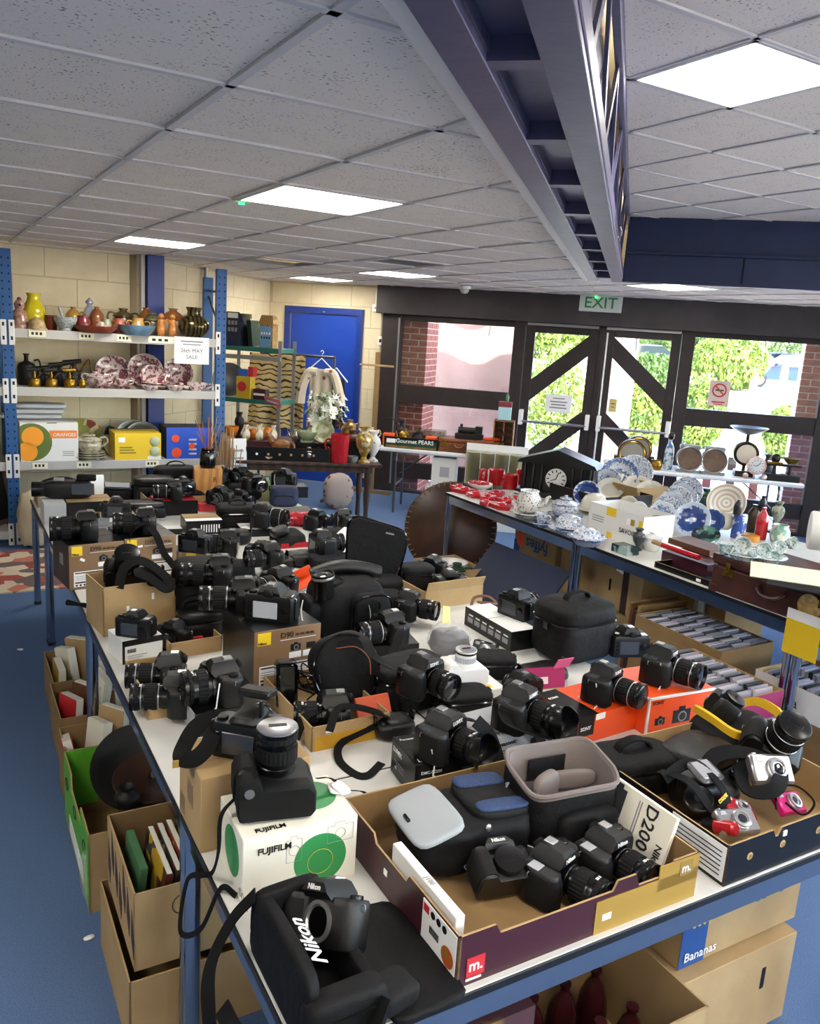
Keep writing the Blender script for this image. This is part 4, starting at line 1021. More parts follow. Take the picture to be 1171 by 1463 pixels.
# ---- lathe ware
PROF = dict(
 vase=[(0,0),(.30,0),(.34,.03),(.48,.25),(.50,.42),(.42,.62),(.27,.80),(.24,.90),(.30,1.0),(.27,1.0),(.21,.90),(.24,.8),(.3,.7),(0,.68)],
 jug=[(0,0),(.36,0),(.42,.05),(.50,.3),(.48,.5),(.38,.72),(.34,.85),(.38,1.0),(.34,1.0),(.30,.86),(.33,.75),(0,.7)],
 pot=[(0,0),(.34,0),(.40,.04),(.50,.4),(.46,.7),(.36,.88),(.38,1.0),(.34,1.0),(.32,.9),(.4,.72),(0,.7)],
 bowl=[(0,0),(.24,0),(.26,.12),(.24,.2),(.40,.45),(.49,.8),(.5,1.0),(.47,1.0),(.44,.8),(.3,.5),(0,.42)],
 dish=[(0,0),(.34,0),(.38,.2),(.48,.7),(.5,1.0),(.47,1.0),(.44,.75),(.34,.35),(0,.3)],
 cup=[(0,0),(.24,0),(.28,.1),(.42,.45),(.48,.8),(.5,1.0),(.47,1.0),(.44,.8),(.36,.4),(0,.25)],
 mug=[(0,0),(.42,0),(.46,.04),(.48,.5),(.5,1.0),(.45,1.0),(.43,.2),(0,.15)],
 flagon=[(0,0),(.44,0),(.48,.03),(.5,.3),(.5,.55),(.44,.70),(.28,.84),(.16,.90),(.14,.95),(.19,.97),(.19,1.0),(0,1.0)],
 cone=[(0,0),(.48,0),(.5,.05),(.44,.2),(.30,.48),(.18,.66),(.10,.76),(.09,.80),(.15,.83),(.14,.89),(.07,.94),(0,1.0)],
 lidpot=[(0,0),(.34,0),(.38,.04),(.5,.3),(.5,.5),(.44,.64),(.53,.66),(.53,.69),(.38,.80),(.2,.86),(.16,.9),(.24,.93),(.22,.98),(0,1.0)],
 dome=[(0,0),(.5,0),(.5,.18),(.44,.22),(.42,.5),(.32,.8),(.12,.98),(0,1.0)],
 onion=[(0,0),(.26,0),(.27,.05),(.42,.16),(.5,.34),(.48,.52),(.34,.68),(.22,.74),(.20,.85),(.25,.98),(.25,1.0),(.2,1.0),(.16,.85),(0,.8)],
 tank=[(0,0),(.48,0),(.5,.04),(.5,.6),(.44,.68),(.2,.74),(.12,.78),(.12,.95),(.18,.97),(.18,1.0),(0,1.0)],
 can=[(0,0),(.5,0),(.5,.98),(.47,1.0),(.45,.98),(.45,.1),(0,.08)], tin=[(0,0),(.5,0),(.5,.97),(.48,1.0),(0,1.0)],
 urn=[(0,0),(.36,0),(.36,.05),(.2,.1),(.14,.17),(.2,.22),(.42,.42),(.5,.62),(.42,.76),(.25,.82),(.22,.88),(.34,.97),(.34,1.0),(.28,1.0),(.18,.88),(0,.85)])
def ware(name, label, loc, w_, h_, prof, mat, cat, yaw=0, group=None, handle=0, spout=0, knob=None, parent=None, n=24, extra=None):
 t = thing(name, label, cat, loc, yaw, group)
 MB().lathe([(r_*w_,z_*h_) for r_,z_ in PROF[prof]],n).build('body', mat, t, smooth=50)
 sd_ = .5*w_
 for k in range(handle):
  sg = 1 if k == 0 else -1
  h__ = MB(); h__.tube(sm([(sg*sd_*.80,0,h_*.78),(sg*sd_*1.35,0,h_*.80),(sg*sd_*1.5,0,h_*.55),(sg*sd_*.95,0,h_*.28)],5), max(.0045,w_*.05), 7); h__.build('handle', mat, t)
 if spout:
  h__ = MB(); P_ = sm([(-sd_*.8,0,h_*.3),(-sd_*1.35,0,h_*.5),(-sd_*1.5,0,h_*.75),(-sd_*1.75,0,h_*.85)],5); h__.tube(P_, [w_*.10*(1-.5*i/len(P_)) for i in range(len(P_))], 8); h__.build('spout', mat, t)
 if knob: MB().lathe([(w_*.05,0),(w_*.04,h_*.06),(w_*.09,h_*.10),(0,h_*.15)],12,TM((0,0,h_*.985))).build('knob', knob, t)
 return t
def plate(label, loc, r, mat, tilt=0, yaw=0, group=None, cat='plate', oval=1.0, name='plate', deep=.10, rim=None):
 """plate lying flat, or leaning back by tilt degrees with its foot at loc"""
 t = thing(name, label, cat, loc, yaw, group)
 M_ = (TM((0,0,0),(tilt,0,0)) @ TM((0,r,0))) if tilt else TM()
 b_ = MB(); b_.lathe([(0,.004),(r*.52,.004),(r*.58,.0),(r*.62,.006),(r*.70,.02),(r,.02+r*deep),(r*.985,.024+r*deep),(r*.70,.026),(r*.60,.012),(0,.011)],36)
 o_ = b_.build('dish', mat, t, smooth=50)
 o_.matrix_local = M_ @ Matrix.Diagonal((oval,1,1,1))
 if rim:
  q = MB(); q.lathe([(r*.97,.0235+r*deep),(r*1.005,.021+r*deep),(r*1.005,.024+r*deep),(r*.97,.027+r*deep)],36); q = q.build('rim', rim, t); q.matrix_local = M_ @ Matrix.Diagonal((oval,1,1,1))
 return t
# ================================================================== CAMERA TABLES
def cam(label, px, py, z, yaw, **kw):
 p_ = at(px, py, z); return camera(label, p_, yaw, **kw)
def aq(px, py, z): return at(px, py, z)
# ---- near table: maroon tray and its contents
MT = uv(.329,.018)
mt = tray('maroon and gold fruit tray holding cameras, bags and a manual', MT, .647, .52, .114, outer='maroon', inner='kraftd', name='fruit_tray', dips=[(0,.13,.62,.022),(0,.70,.88,.03),(3,.30,.62,.02)])
w_, d_, h_ = mt['dim']
MB().box(.02,w_/2+.001,-d_/2-.0018,-d_/2+.0005,.001,h_-.034).build('gold_panel', K['gold'], mt, smooth=0); MB().box(.20,w_/2+.001,-d_/2-.0018,-d_/2+.0005,.05,h_-.002).build('gold_panel', K['gold'], mt, smooth=0)
MB().box(-w_/2+.02,-w_/2+.062,-d_/2-.002,-d_/2,.018,.060).build('red_emblem', K['red'], mt, smooth=0); txt('m.', .034, K['print'], mt, (-w_/2+.024,-d_/2-.0022,.031), bold=.02)
MB().box(-w_/2+.02,-w_/2+.056,-d_/2-.002,-d_/2,.010,.014).build('print_line', K['print'], mt, smooth=0)
MB().box(-w_/2-.002,-w_/2,.19,.235,.045,.080).build('red_emblem', K['red'], mt, smooth=0); txt('m', .026, K['print'], mt, (-w_/2-.0022,.228,.055), (90,0,-90), bold=.02)
lb = MB().box(-w_/2-.002,-w_/2,-.252,-.125,.018,.108).build('address_label', K['tagw'], mt, smooth=0)
MB().box(-w_/2-.003,-w_/2,-.150,-.130,.085,.102).build('label_mark', K['red'], lb, smooth=0)
for k in range(3): MB().lathe([(.008,0),(.008,.001),(0,.001)],14,TM((-w_/2-.002,-.165-.022*k,.094),(0,-90,0))).build('label_mark', K['black'], lb)
for k in range(9): MB().box(-w_/2-.003,-w_/2,-.19+.004*k,-.188+.004*k,.05,.066).build('label_mark', K['black'], lb, smooth=0)
MB().lathe([(.022,0),(.022,.001),(0,.001)],20,TM((-w_/2-.002,-.225,.045),(0,-90,0))).build('label_mark', pm('fruit_print','8a7a2a',.5,mix=('c03a20',60,.4,.6)), lb)
MB().box(-w_/2-.002,-w_/2,.03,.045,.05,.064).build('price_sticker', K['tagw'], mt, smooth=0); MB().box(.04,.065,-d_/2-.003,-d_/2,.03,.045).build('price_sticker', K['tagw'], mt, smooth=0)
MB().box(w_/2-.06,w_/2-.02,-d_/2-.003,-d_/2,.07,.105).build('corner_patch', pm('gold_patch','8f7434',.5), mt, smooth=0)
txt('m.', .03, K['print'], mt, (w_/2-.055,-d_/2-.0035,.078), bold=.01)
zt = TT+.006
camera('black camera with a white card on its top display in the maroon tray', aq(782,1268,zt), 48, s=1.15, r=.034, L=.095, brand='Nikon', kind='pro', cap=0, ring=None, mat='body')
camera('black camera with a stout zoom beside the printed manual in the maroon tray', aq(858,1243,zt), 40, s=1.15, r=.036, L=.085, brand='Nikon', kind='pro', cap=0)
camera('black camera body with a body cap lying flat in the maroon tray', aq(724,1292,zt)+Vector((0,0,.04)), 0, rot=(-68,0,20), s=1.05, r=.032, L=.016, brand='Nikon', cap=1)
# manual standing in the corner
p_ = uv(.329+.60,.018+.07,TT+.008); t = thing('camera_manual', 'white printed camera manual leaning in the corner of the maroon tray', 'manual', p_, rot=(0,0,-60))
Mx = TM(rot=(-16,0,0))
t.rotation_euler = Euler((rad(0),0,rad(-60)))
MB().box(-.24,.0,.0,.012,0,.155,M=Mx,b=.001).build('cover', K['creamc'], t, smooth=0)
txt('D200', .05, m_ink, t, (0,0,0), bold=.01)
t2 = kids(t)[-1]; t2.matrix_local = Mx @ TM((-.085,-.0012,.148),(90,90,0))
o_ = txt('Nikon', .026, m_ink, t, (0,0,0), bold=.015); o_.matrix_local = Mx @ TM((-.030,-.0012,.075),(90,90,0))
for k, (x0,x1,z0,z1) in enumerate(((-.225,-.155,.07,.14),(-.21,-.17,.14,.15),(-.215,-.165,.055,.07))): MB().box(x0,x1,-.0012,.0,z0,z1,M=Mx).build('camera_print', K['lcd'], t, smooth=0)
for k in range(2): MB().box(-.105-.008*k,-.102-.008*k,-.0012,.0,.05,.14,M=Mx).build('print_line', K['grey'], t, smooth=0)
t = carton('slim white carton standing on edge inside the maroon tray', p=uv(.338,.05), w_=.022, d_=.26, h_=.125, z=TT+.006, front='whitec', lid=False, name='slim_carton')
txt('J100', .016, K['grey'], t, (-.006,.0,.126), (0,0,-90), bold=.01); 
bag('grey and black bag with blue mesh pocket lying in the maroon tray', uv(.329+.235,.018+.35,TT+.012), 26, .30, .20, .125, pocket=0, handle=0, lid=0, amp=.07, seed=4, e=5)
t = [o for o in bpy.data.objects if o.get('label','').startswith('grey and black bag')][0]
MB().soft(.13,.20,.02,M=TM((-.105,-.005,.112),(0,-16,0)),e=5,n=7,flat=False).build('grey_flap', K['greyf'], t, smooth=60)
MB().soft(.16,.17,.03,M=TM((.072,.01,.108),(0,4,0)),e=4,n=7,flat=False).build('mesh_pocket', K['nylon2'], t, smooth=60)
MB().soft(.14,.055,.012,M=TM((.072,.065,.132),(0,4,0)),e=4,n=6,flat=False).build('mesh_panel', K['bluem'], t, smooth=60); MB().soft(.14,.045,.012,M=TM((.075,-.045,.130),(0,4,0)),e=4,n=6,flat=False).build('mesh_panel', K['bluem'], t, smooth=60)
for (x,y) in ((-.06,.088),(.01,-.095)): MB().ell(.008,.005,.010,(x,y,.118),8,6).build('zip_pull', K['silver'], t)
txt('TECH USA', .02, K['print'], t, (-.03,-.104,.028), (88,0,0), bold=.01)
# cable coil
t = thing('cable', 'black looped cable in the maroon tray before the mesh pocket bag', 'cable', aq(690,1268,TT+.008), 30)
P_ = [(.036*math.cos(a*.7)*(1+.12*math.sin(a*1.9)), .03*math.sin(a*.7), .05+.03*math.sin(a*.5)) for a in range(28)]
cb_ = MB(); cb_.tube(sm(P_,4), .0032, 6); cb_.build('flex', K['gloss'], t)
MB().box(-.01,.01,-.06,-.035,.03,.042,b=.002).build('plug', K['gold'], t)
# open bag with grey lining
t = thing('camera_bag', 'open black bag with a padded grey lining beside the maroon tray manual', 'camera bag', uv(.835,.345,TT+.02), 24)
w_, d_, h_ = .27,.19,.17
n = 40
def rr_(q, a): c_, s_ = math.cos(a), math.sin(a); return (math.copysign(abs(c_)**.55,c_)*w_/2*q, math.copysign(abs(s_)**.55,s_)*d_/2*q)
def rg_(q, z): return [(*rr_(q,2*PI*i/n), z+.02*math.sin(2*PI*i/n)+.008*math.sin(6*PI*i/n)) for i in range(n)]
MB().loft([[(x*.92,y*.92,0) for x,y in [rr_(1,2*PI*i/n) for i in range(n)]], rg_(1.0,.035), rg_(1.02,.10), rg_(1.0,.155)], cap1=False).build('shell', K['nylon'], t, smooth=60)
MB().loft([rg_(1.0,.155), rg_(1.01,.165), rg_(.94,.166), rg_(.88,.12), rg_(.84,.05)], cap0=False).build('lining', K['grey_l'], t, smooth=60)
rm = MB(); rm.tube([(x,y,z+.006) for x,y,z in rg_(1.0,.162)]+[tuple(Vector(rg_(1.0,.162)[0])+Vector((0,0,.006)))], .006, 6); rm.build('piping', K['grey_l'], t)
MB().soft(.10,.035,.12,M=TM((-.05,-.01,.045),(0,0,25)),e=3.5,n=7).build('divider', K['grey_l'], t, smooth=60)
MB().soft(.15,.022,.05,M=TM((.04,.02,.09),(0,0,-8)),e=3.5,n=7).build('divider', K['grey_l'], t, smooth=60)
MB().soft(.17,.05,.10,M=TM((.02,-.10,.01)),e=3.5,n=7).build('front_pocket', K['nylon'], t, smooth=60)
MB().box(-.05,.06,.070,.074,.10,.155).build('mesh_panel', K['nylon2'], t, smooth=0)
sb = MB(); sb.ribbon(sm([(-.135,.03,.13),(-.17,.01,.09),(-.16,-.05,.03),(-.12,-.10,.02)],6), .02, .003, up=(1,0,.3)); sb.build('strap', K['greyf'], t, smooth=60)
# ---- black punnet tray with bags and compacts
BT = uv(1.068,.01)
t = tray('black fruit tray heaped with bags and compact cameras', BT, .56, .50, .107, outer='blackc', inner='kraft', name='fruit_tray', dips=[(0,.28,.34,.02)])
w_, d_, h_ = t['dim']
lb = MB().box(-w_/2-.002,-w_/2,-.245,-.08,.01,.10).build('address_label', K['tagw'], t, smooth=0)
for k in range(6): MB().box(-w_/2-.003,-w_/2,-.235,-.10+.006*(k%3),.022+.012*k,.0245+.012*k).build('label_mark', m_ink, lb, smooth=0)
for x in (-.20,-.08,.06,.18):
 MB().lathe([(.010,0),(.010,.0012),(0,.0012)],18,TM((x,-d_/2-.0005,.06),(90,0,0))).build('vent_hole', K['kraft'], t); MB().lathe([(.0065,0),(.0065,.002),(0,.002)],14,TM((x+.002,-d_/2-.0005,.058),(90,0,0))).build('vent_hole', K['kraftd'], t)
MB().box(-.085,-.072,-d_/2-.003,-d_/2,.082,.096).build('price_sticker', K['tagw'], t, smooth=0)
zb = TT+.006
bag('black padded bag with a top handle beside the orange carton', uv(1.17,.43,zb), 20, .25, .15, .118, pocket=0, handle=1, seed=6, amp=.06)
bag('black vinyl wallet bag with open flap in the black tray', uv(1.36,.36,zb), 40, .20, .16, .13, mat='leather', pocket=1, handle=0, lid=1, seed=8, amp=.09)
bag('small black pouch with a clear window in the black tray', uv(1.27,.26,zb), 10, .16, .13, .11, mat='leather', pocket=0, handle=0, lid=0, seed=9, amp=.12)
t = thing('plastic_sleeve', 'clear plastic wallet lying over the black pouch', 'wallet', uv(1.245,.245,zb+.125), rot=(22,6,35))
MB().soft(.10,.075,.012,e=5,n=6,flat=False).build('sleeve', pm('smoky_plastic','4a4a4c',.15), t, smooth=60); MB().box(-.035,.035,-.02,.03,.0115,.013).build('card', K['grey'], t, smooth=0)
t = thing('camera_bag', 'black bag with bright yellow lining holding a camera', 'camera bag', uv(1.60,.43,zb), 22)
MB().soft(.26,.19,.13,e=4,n=9,amp=.05,fr=14).build('shell', K['nylon'], t, smooth=60)
n = 36
def yr(q, z): return [(math.copysign(abs(math.cos(2*PI*i/n))**.6,math.cos(2*PI*i/n))*.13*q, math.copysign(abs(math.sin(2*PI*i/n))**.6,math.sin(2*PI*i/n))*.095*q, z+.018*math.cos(4*PI*i/n)) for i in range(n)]
MB().loft([yr(.97,.125),yr(1.0,.15),yr(.93,.153),yr(.90,.125)], cap0=False, cap1=False).build('lining', pm('lining_yellow','e0b41c',.7,bump=.3,bs=300), t, smooth=60)
camera('black camera with a domed cap lying in the yellow lined bag', uv(1.60,.44,TT+.13), 60, rot=(-62,0,60), s=.95, r=.034, L=.03, cap=1)
camera('large black bridge camera standing on end with a printed strap', uv(1.50,.24,zb+.11), 0, rot=(-62,18,-20), s=1.15, r=.04, L=.085, brand='PENTAX', cap=1, ring='silver')
compact('square silver compact camera facing out of the black tray', uv(1.415,.155,zb+.10), 0, rot=(-42,4,12), s=1.35)
compact('silver compact camera lying at the rim of the black tray', uv(1.20,.075,zb+.055), 0, rot=(-60,0,12), s=1.15)
compact('bright pink compact camera with a black cord', uv(1.42,.085,zb+.05), 0, rot=(-55,10,30), s=1.05, mat='pink')
compact('dark red compact camera beside the silver compact', uv(1.255,.12,zb+.06), 0, rot=(-70,20,10), s=1.0, mat='redm')
t = thing('round_lens_cover', 'round black lens cap lying in the black tray by the logo strap', 'lens cap', uv(1.18,.20,zb+.085), rot=(28,-10,0)); MB().lathe([(.036,0),(.038,.003),(.038,.012),(.035,.014),(.030,.012),(0,.012)],30).build('disc', K['lens'], t); MB().lathe([(.012,.0125),(0,.0135)],16).build('centre_mark', K['lcd'], t)
t = thing('torch', 'small red tube with a black end in the black tray', 'torch', uv(1.165,.125,zb+.06), rot=(70,0,40)); MB().lathe([(.018,0),(.018,.05),(.014,.055),(0,.055)],18).build('barrel', K['redm'], t); MB().lathe([(.019,.0),(.02,-.03),(0,-.03)],18).build('end_cap', K['lens'], t)
t = thing('camera_strap', 'black camera strap with yellow lettering coiled in the black tray', 'strap', uv(1.21,.22,zb+.075), 15)
sb = MB(); sb.ribbon(sm([(-.09,.06,.05),(-.05,-.02,.06),(.0,-.07,.0),(.04,-.05,.03),(.03,.03,.06),(-.02,.05,.07),(-.10,.02,.05)],6), .03, .003, up=(.3,-.6,.6)); sb.build('webbing', K['web'], t, smooth=60)
txt('COOLPIX', .013, K['yellow'], t, (-.005,-.088,.035), (50,0,35), bold=.012)
t = thing('camera_strap', 'broad padded black strap looped over the black tray bags', 'strap', uv(1.36,.20,zb+.12), 20)
sb = MB(); sb.ribbon(sm([(-.13,.03,-.03),(-.06,.06,.03),(.03,.03,.04),(.08,-.03,.02),(.03,-.07,-.01),(-.03,-.04,-.02),(.0,.02,.0),(.09,.06,-.02)],6), .04, .005, up=(.1,-.5,.8)); sb.build('webbing', K['web'], t, smooth=60)
t = thing('cable', 'thin black cord looped over the pink compact camera', 'cable', uv(1.41,.09,zb+.075), 0)
cb_ = MB(); cb_.tube(sm([(-.05,-.02,.0),(-.03,.03,.03),(.02,.03,.04),(.05,-.01,.02),(.01,-.04,.0),(-.03,-.02,.02)],6), .003, 6); cb_.build('flex', K['gloss'], t)
# ---- green disc carton, kraft carton and their cameras
gc = carton('white carton printed with green discs carrying the camera stood lens up', (345,1293), .265, .185, .155, yaw=28, front='creamc', name='camera_carton')
w_, d_, h_ = gc['dim']
def disc(t, r_, M_, m): return MB().lathe([(r_,0),(r_,.0012),(0,.0012)],40,M_).build('green_disc', K[m], t)
disc(gc,.062,TM((.045,-d_/2+.0002,.066),(90,0,0)),'green'); disc(gc,.056,TM((-w_/2+.0002,-.01,.08),(0,-90,0)),'green'); disc(gc,.06,TM((.06,.02,h_-.0004)),'green')
yr_ = MB(); yr_.tube([(.045+.030*math.cos(a*PI/16),-d_/2-.0014,.060+.030*math.sin(a*PI/16)) for a in range(33)], .0006, 4); yr_.build('print_line', K['yellow'], gc)
def cam_outline(x, z, a, sw=.06, sh=.04):
 o_ = MB(); P_ = [(x,z),(x+sw,z),(x+sw,z+sh),(x+sw*.7,z+sh),(x+sw*.66,z+sh+.008),(x+sw*.3,z+sh+.008),(x+sw*.26,z+sh),(x,z+sh),(x,z)]
 o_.tube([(p0,-d_/2-.0014,p1) for p0,p1 in P_], .0006, 4); o_.tube([(x+sw*.5+.012*math.cos(k*PI/8),-d_/2-.0014,z+sh*.5+.012*math.sin(k*PI/8)) for k in range(17)], .0006, 4); o_.build('camera_print', K['grey'], gc)
cam_outline(-.035,.075,0,.035,.055); cam_outline(.06,.10,0,.062,.04); cam_outline(-.03,.01,0,.045,.02)
ft(gc,'FUJIFILM',.12,.72,.021,'black',.02); tt(gc,'FUJIFILM',.12,.08,.019,'black',.02); 
lt(gc,'CORE',.10,.12,.026,'grey',.0)
for k in range(3): tp(gc,.10,.30-.03*k,.30+.07*k,.32+.07*k,'grey','print_line')
gtop = TT+.155
camera('large black camera with a battery grip resting on its back with its lens pointing up', aq(396,1176,gtop)+Vector((0,0,.041)), 0, rot=(-90,0,17), s=1.24, r=.037, L=.082, grip=1, cap=2, brand=None)
t = thing('camera_strap', 'thin black strap hanging from the upturned camera over the table edge', 'strap', (0,0,0))
sb = MB(); P_ = [at(338,1138,gtop+.03),at(316,1165,gtop+.012),at(312,1215,TT+.10),uv(.0,.52,TT+.02),uv(-.012,.56,TT-.01),uv(-.03,.62,TT-.06),uv(-.06,.56,TT-.14),uv(-.03,.50,TT-.10),uv(.004,.47,TT+.012),uv(.03,.44,TT+.006)]
sb.ribbon(sm(P_,8), .013, .002, up=(-.6,-.5,.5)); sb.build('webbing', K['web'], t, smooth=60)
t = thing('camera_strap', 'thin black strap curving over the table behind the green disc carton', 'strap', (0,0,0))
sb = MB(); P_ = [at(452,1112,gtop+.03),at(472,1112,gtop+.02),at(495,1128,TT+.13),at(520,1132,TT+.08),at(530,1152,TT+.03),at(523,1163,TT+.008)]
sb.ribbon(sm(P_,8), .012, .002, up=(0,.4,.8)); sb.build('webbing', K['web'], t, smooth=60)
t = thing('paper_tags', 'two crumpled white paper tags lying on the green disc carton', 'tag', at(478,1128,gtop+.002), 15)
for k in range(2): MB().soft(.035,.05,.006,M=TM((.012*k,-.006*k,.003*k),(8*k,5,30*k)),e=4,n=5,amp=.2,flat=False).build('paper', K['tagw'], t, smooth=50)
kc = carton('plain taped brown carton behind the green disc carton', (286,1220), .272, .195, .193, yaw=30, front='kraft', name='brown_carton')
lf(kc,.35,.60,.40,.72,'tape','tape'); lf(kc,.3,.75,.86,1.0,'tape','tape'); lf(kc,.72,.95,.1,.35,'tape','tape'); tp(kc,0,1,.38,.56,'tape','tape')
ktop = TT+.194
camera('black camera with a raised white flash and a wide strap on the brown carton', aq(352,1078,ktop), 168, s=1.2, r=.034, L=.06, top='flash')
t = thing('camera_strap', 'wide black strap with a gold crest heaped on the brown carton', 'strap', at(283,1085,ktop+.002), 20)
sb = MB(); sb.ribbon(sm([(.09,.05,.06),(.05,.06,.075),(.0,.05,.06),(-.03,.02,.03),(-.04,-.015,.018),(-.01,-.03,.02),(.02,-.015,.04),(.04,.02,.06),(.07,.04,.05)],7), .040, .004, up=(-.3,-.7,.5)); sb.build('webbing', K['web'], t, smooth=60)
MB().box(-.062,-.048,-.046,-.043,.010,.028).build('gold_crest', K['gold'], t, smooth=0)
# ---- black bag in front with a camera nested in it and its flap laid out
BGp = at(438,1400,TT); t = thing('camera_bag', 'open black bag with white lettering and its flap spread on the table', 'camera bag', uv(.085,.145,TT), 121)
bw, bd, bh = .27, .145, .135     # local x runs away from the photographer, -y faces the table edge ... lettered side
def wall_(x0,x1,y0,y1,z0,z1,nm,M_=None,e=6): return MB().soft(x1-x0,y1-y0,z1-z0,M=(M_ or TM()) @ TM(((x0+x1)/2,(y0+y1)/2,z0)),e=e,n=8,amp=.05,fr=10,flat=False).build(nm, K['nylon'], t, smooth=60)
wall_(-bw/2,bw/2,bd/2-.02,bd/2+.012,0,bh*1.02,'side_panel',TM(rot=(5,0,0)))
wall_(-bw/2,bw/2,-bd/2-.006,-bd/2+.02,0,bh*.62,'side_panel'); wall_(bw/2-.02,bw/2+.012,-bd/2,bd/2,0,bh*1.0,'end_panel'); wall_(-bw/2-.03,-bw/2+.025,-bd/2-.004,bd/2+.004,0,bh*.80,'end_panel')
MB().box(-bw/2,bw/2,-bd/2,bd/2,0,.008).build('base', K['nylon'], t, smooth=0)
lid_ = MB().soft(.30,.165,.018,M=TM((-.02,-bd/2-.092,.004),(0,0,2)),e=9,n=8,amp=.06,flat=False).build('lid', K['nylon'], t, smooth=60)
MB().soft(.08,.10,.05,M=TM((-.115,-bd/2-.03,.015),(0,0,4)),e=4,n=7,amp=.1,flat=False).build('flap_pocket', K['nylon2'], t, smooth=60)
MB().box(-bw/2-.034,-bw/2-.028,-bd/2,bd/2,.045,.075).build('webbing_band', K['web'], t, smooth=0)
o_ = txt('Nikon', .05, K['print'], t, (0,0,0), bold=.012); o_.matrix_local = TM((-.10,bd/2-.055,bh*.985),(28,0,0)) @ TM(rot=(0,0,0))
for P_ in ([(-.17,-.06,.09),(-.19,-.02,.05),(-.185,.04,.025),(-.15,.10,.008),(-.08,.16,.006),(.02,.17,.004)],
   [(.13,.07,.13),(.15,.11,.07),(.12,.16,.012),(.05,.185,-.02),(-.02,.19,-.10),(-.05,.185,-.17),(-.09,.18,-.14),(-.10,.17,-.03),(-.12,.13,.008),(-.19,.05,.006),(-.23,-.02,.005)]):
 sb = MB(); sb.ribbon(sm(P_,7), .034, .003, up=(.1,.6,.6)); sb.build('strap', K['web'], t, smooth=60)
MB().box(-.075,-.025,.182,.192,-.185,-.155,b=.003).build('strap_buckle', K['gloss'], t)
camera('black camera body without a lens nested in the open black bag', uv(.128,.178,TT+.045), 0, rot=(-28,-22,-40), s=1.2, lensless=1, brand='Nikon', kind='pro')
# ---- lumix cartons and cameras
lb_ = carton('black carton with white lettering under the bridge camera with petal hood', (590,1144), .215, .165, .105, yaw=24, front='blackc', name='camera_carton')
tt(lb_,'LUMIX',.06,.06,.024,'print',.0); ft(lb_,'DMC-FZ200',.08,.70,.012,'print'); 
for k in range(3): fr(lb_,.08,.34-.05*k,.56-.07*k,.58-.07*k,'grey','print_line')
ft(lb_,'4K',.08,.22,.016,'print',.02); camera_print(lb_,.55,.18,1.5,'lcd')
lt(lb_,'LUMIX',.90,.70,.02,'print'); lt(lb_,'4K',.8,.25,.012,'print')
for k in range(3): lf(lb_,.45,.85-.08*k,.45-.08*k,.47-.08*k,'grey','print_line')
tt(lb_,'Panasonic',.05,.80,.014,'print'); MB().lathe([(.014,0),(.014,.0012),(0,.0012)],18,TM((.02,.02,.105-.0004))).build('red_mark', K['red'], lb_)
cam('black bridge camera with a petal hood on the black lettered carton',628,1072,TT+.106,52,s=1.2,r=.034,L=.075,hood=.32,brand='LUMIX',tk=(-.075,-.03,.03),strap=[(.08,0,.07),(.13,-.04,.05),(.17,-.07,-.02),(.19,-.09,-.09)])
gl = carton('silver grey carton with a printed camera under the hooded zoom camera', (690,1122), .30, .17, .136, yaw=34, front='greyc', name='camera_carton')
ft(gl,'Panasonic',.10,.78,.02,'black',.015); ft(gl,'DMC-G2K',.10,.60,.017,'black',.0); fr(gl,.10,.28,.45,.50,'black','print_line'); ft(gl,'LUMIX',.10,.06,.034,'black',.0); tt(gl,'LUMIX',.06,.06,.026,'black',0); camera_print(gl,.55,.40,1.7,'lcd'); fr(gl,.10,.30,.26,.36,pm('blue_print','2f55b0',.5))
cam('black zoom camera with a deep petal hood on the silver grey carton',735,1032,TT+.137,52,s=1.2,r=.036,L=.085,hood=.34,brand='LUMIX',strap=[(-.08,0,.07),(-.11,-.05,.05),(-.06,-.11,.02),(.0,-.14,.0),(.06,-.13,-.06),(.08,-.12,-.11)])
# ---- orange cartons and cameras
sb_ = carton('black and orange carton with white lettering under the silver ringed zoom', (823,1067), .286, .20, .094, yaw=34, front='orange', side='blackc', top='orange', name='camera_carton')
fr(sb_,0,.24,.30,1,'blackc'); ft(sb_,'SONY',.03,.52,.017,'print',.012); tp(sb_,0,.30,.0,1,'blackc'); tt(sb_,'SONY',.03,.72,.016,'print',.012,); lt(sb_,'SONY',.96,.66,.016,'print',.012)
for k in range(4): lf(sb_,.25,.62-.05*k,.62-.09*k,.65-.09*k,'grey','print_line')
tt(sb_,'α',.38,.55,.024,'print'); fr(sb_,.26,.40,.78,1.0,'tagw','tape')
cam('black zoom camera with silver rings and a ticket on the black and orange carton',858,995,TT+.095,48,s=1.18,r=.034,L=.085,ring='silver',brand='SONY',tk=(-.075,-.02,.055),cap=1)
so_ = carton('large orange carton with white edges under the black zoom camera', (921,1052), .284, .235, .129, yaw=26, front='orange', name='camera_carton')
ft(so_,'SONY',.05,.82,.018,'black',.012); camera_print(so_,.38,.22,1.5,'black'); camera_print(so_,.12,.25,.8,'black'); tt(so_,'α',.86,.20,.03,'print'); tp(so_,.10,.34,.42,.46,'print','print_line')
w_, d_, h_ = so_['dim']
for M_ in (((-w_/2-.0008,w_/2+.0008,-d_/2-.0012,-d_/2+.006,h_-.006,h_+.0008)),(-w_/2-.0008,-w_/2+.006,-d_/2-.0012,d_/2,h_-.006,h_+.0008),(-w_/2-.0008,-w_/2+.006,-d_/2-.0012,-d_/2+.006,0,h_),(w_/2-.006,w_/2+.0008,-d_/2-.0012,-d_/2+.006,0,h_)): MB().box(*M_).build('white_edge', K['whitec'], so_, smooth=0)
cam('black zoom camera with a ticket on the large orange carton',938,968,TT+.130,52,s=1.2,r=.035,L=.095,brand='SONY',ring='silver',tk=(-.07,-.03,.06))
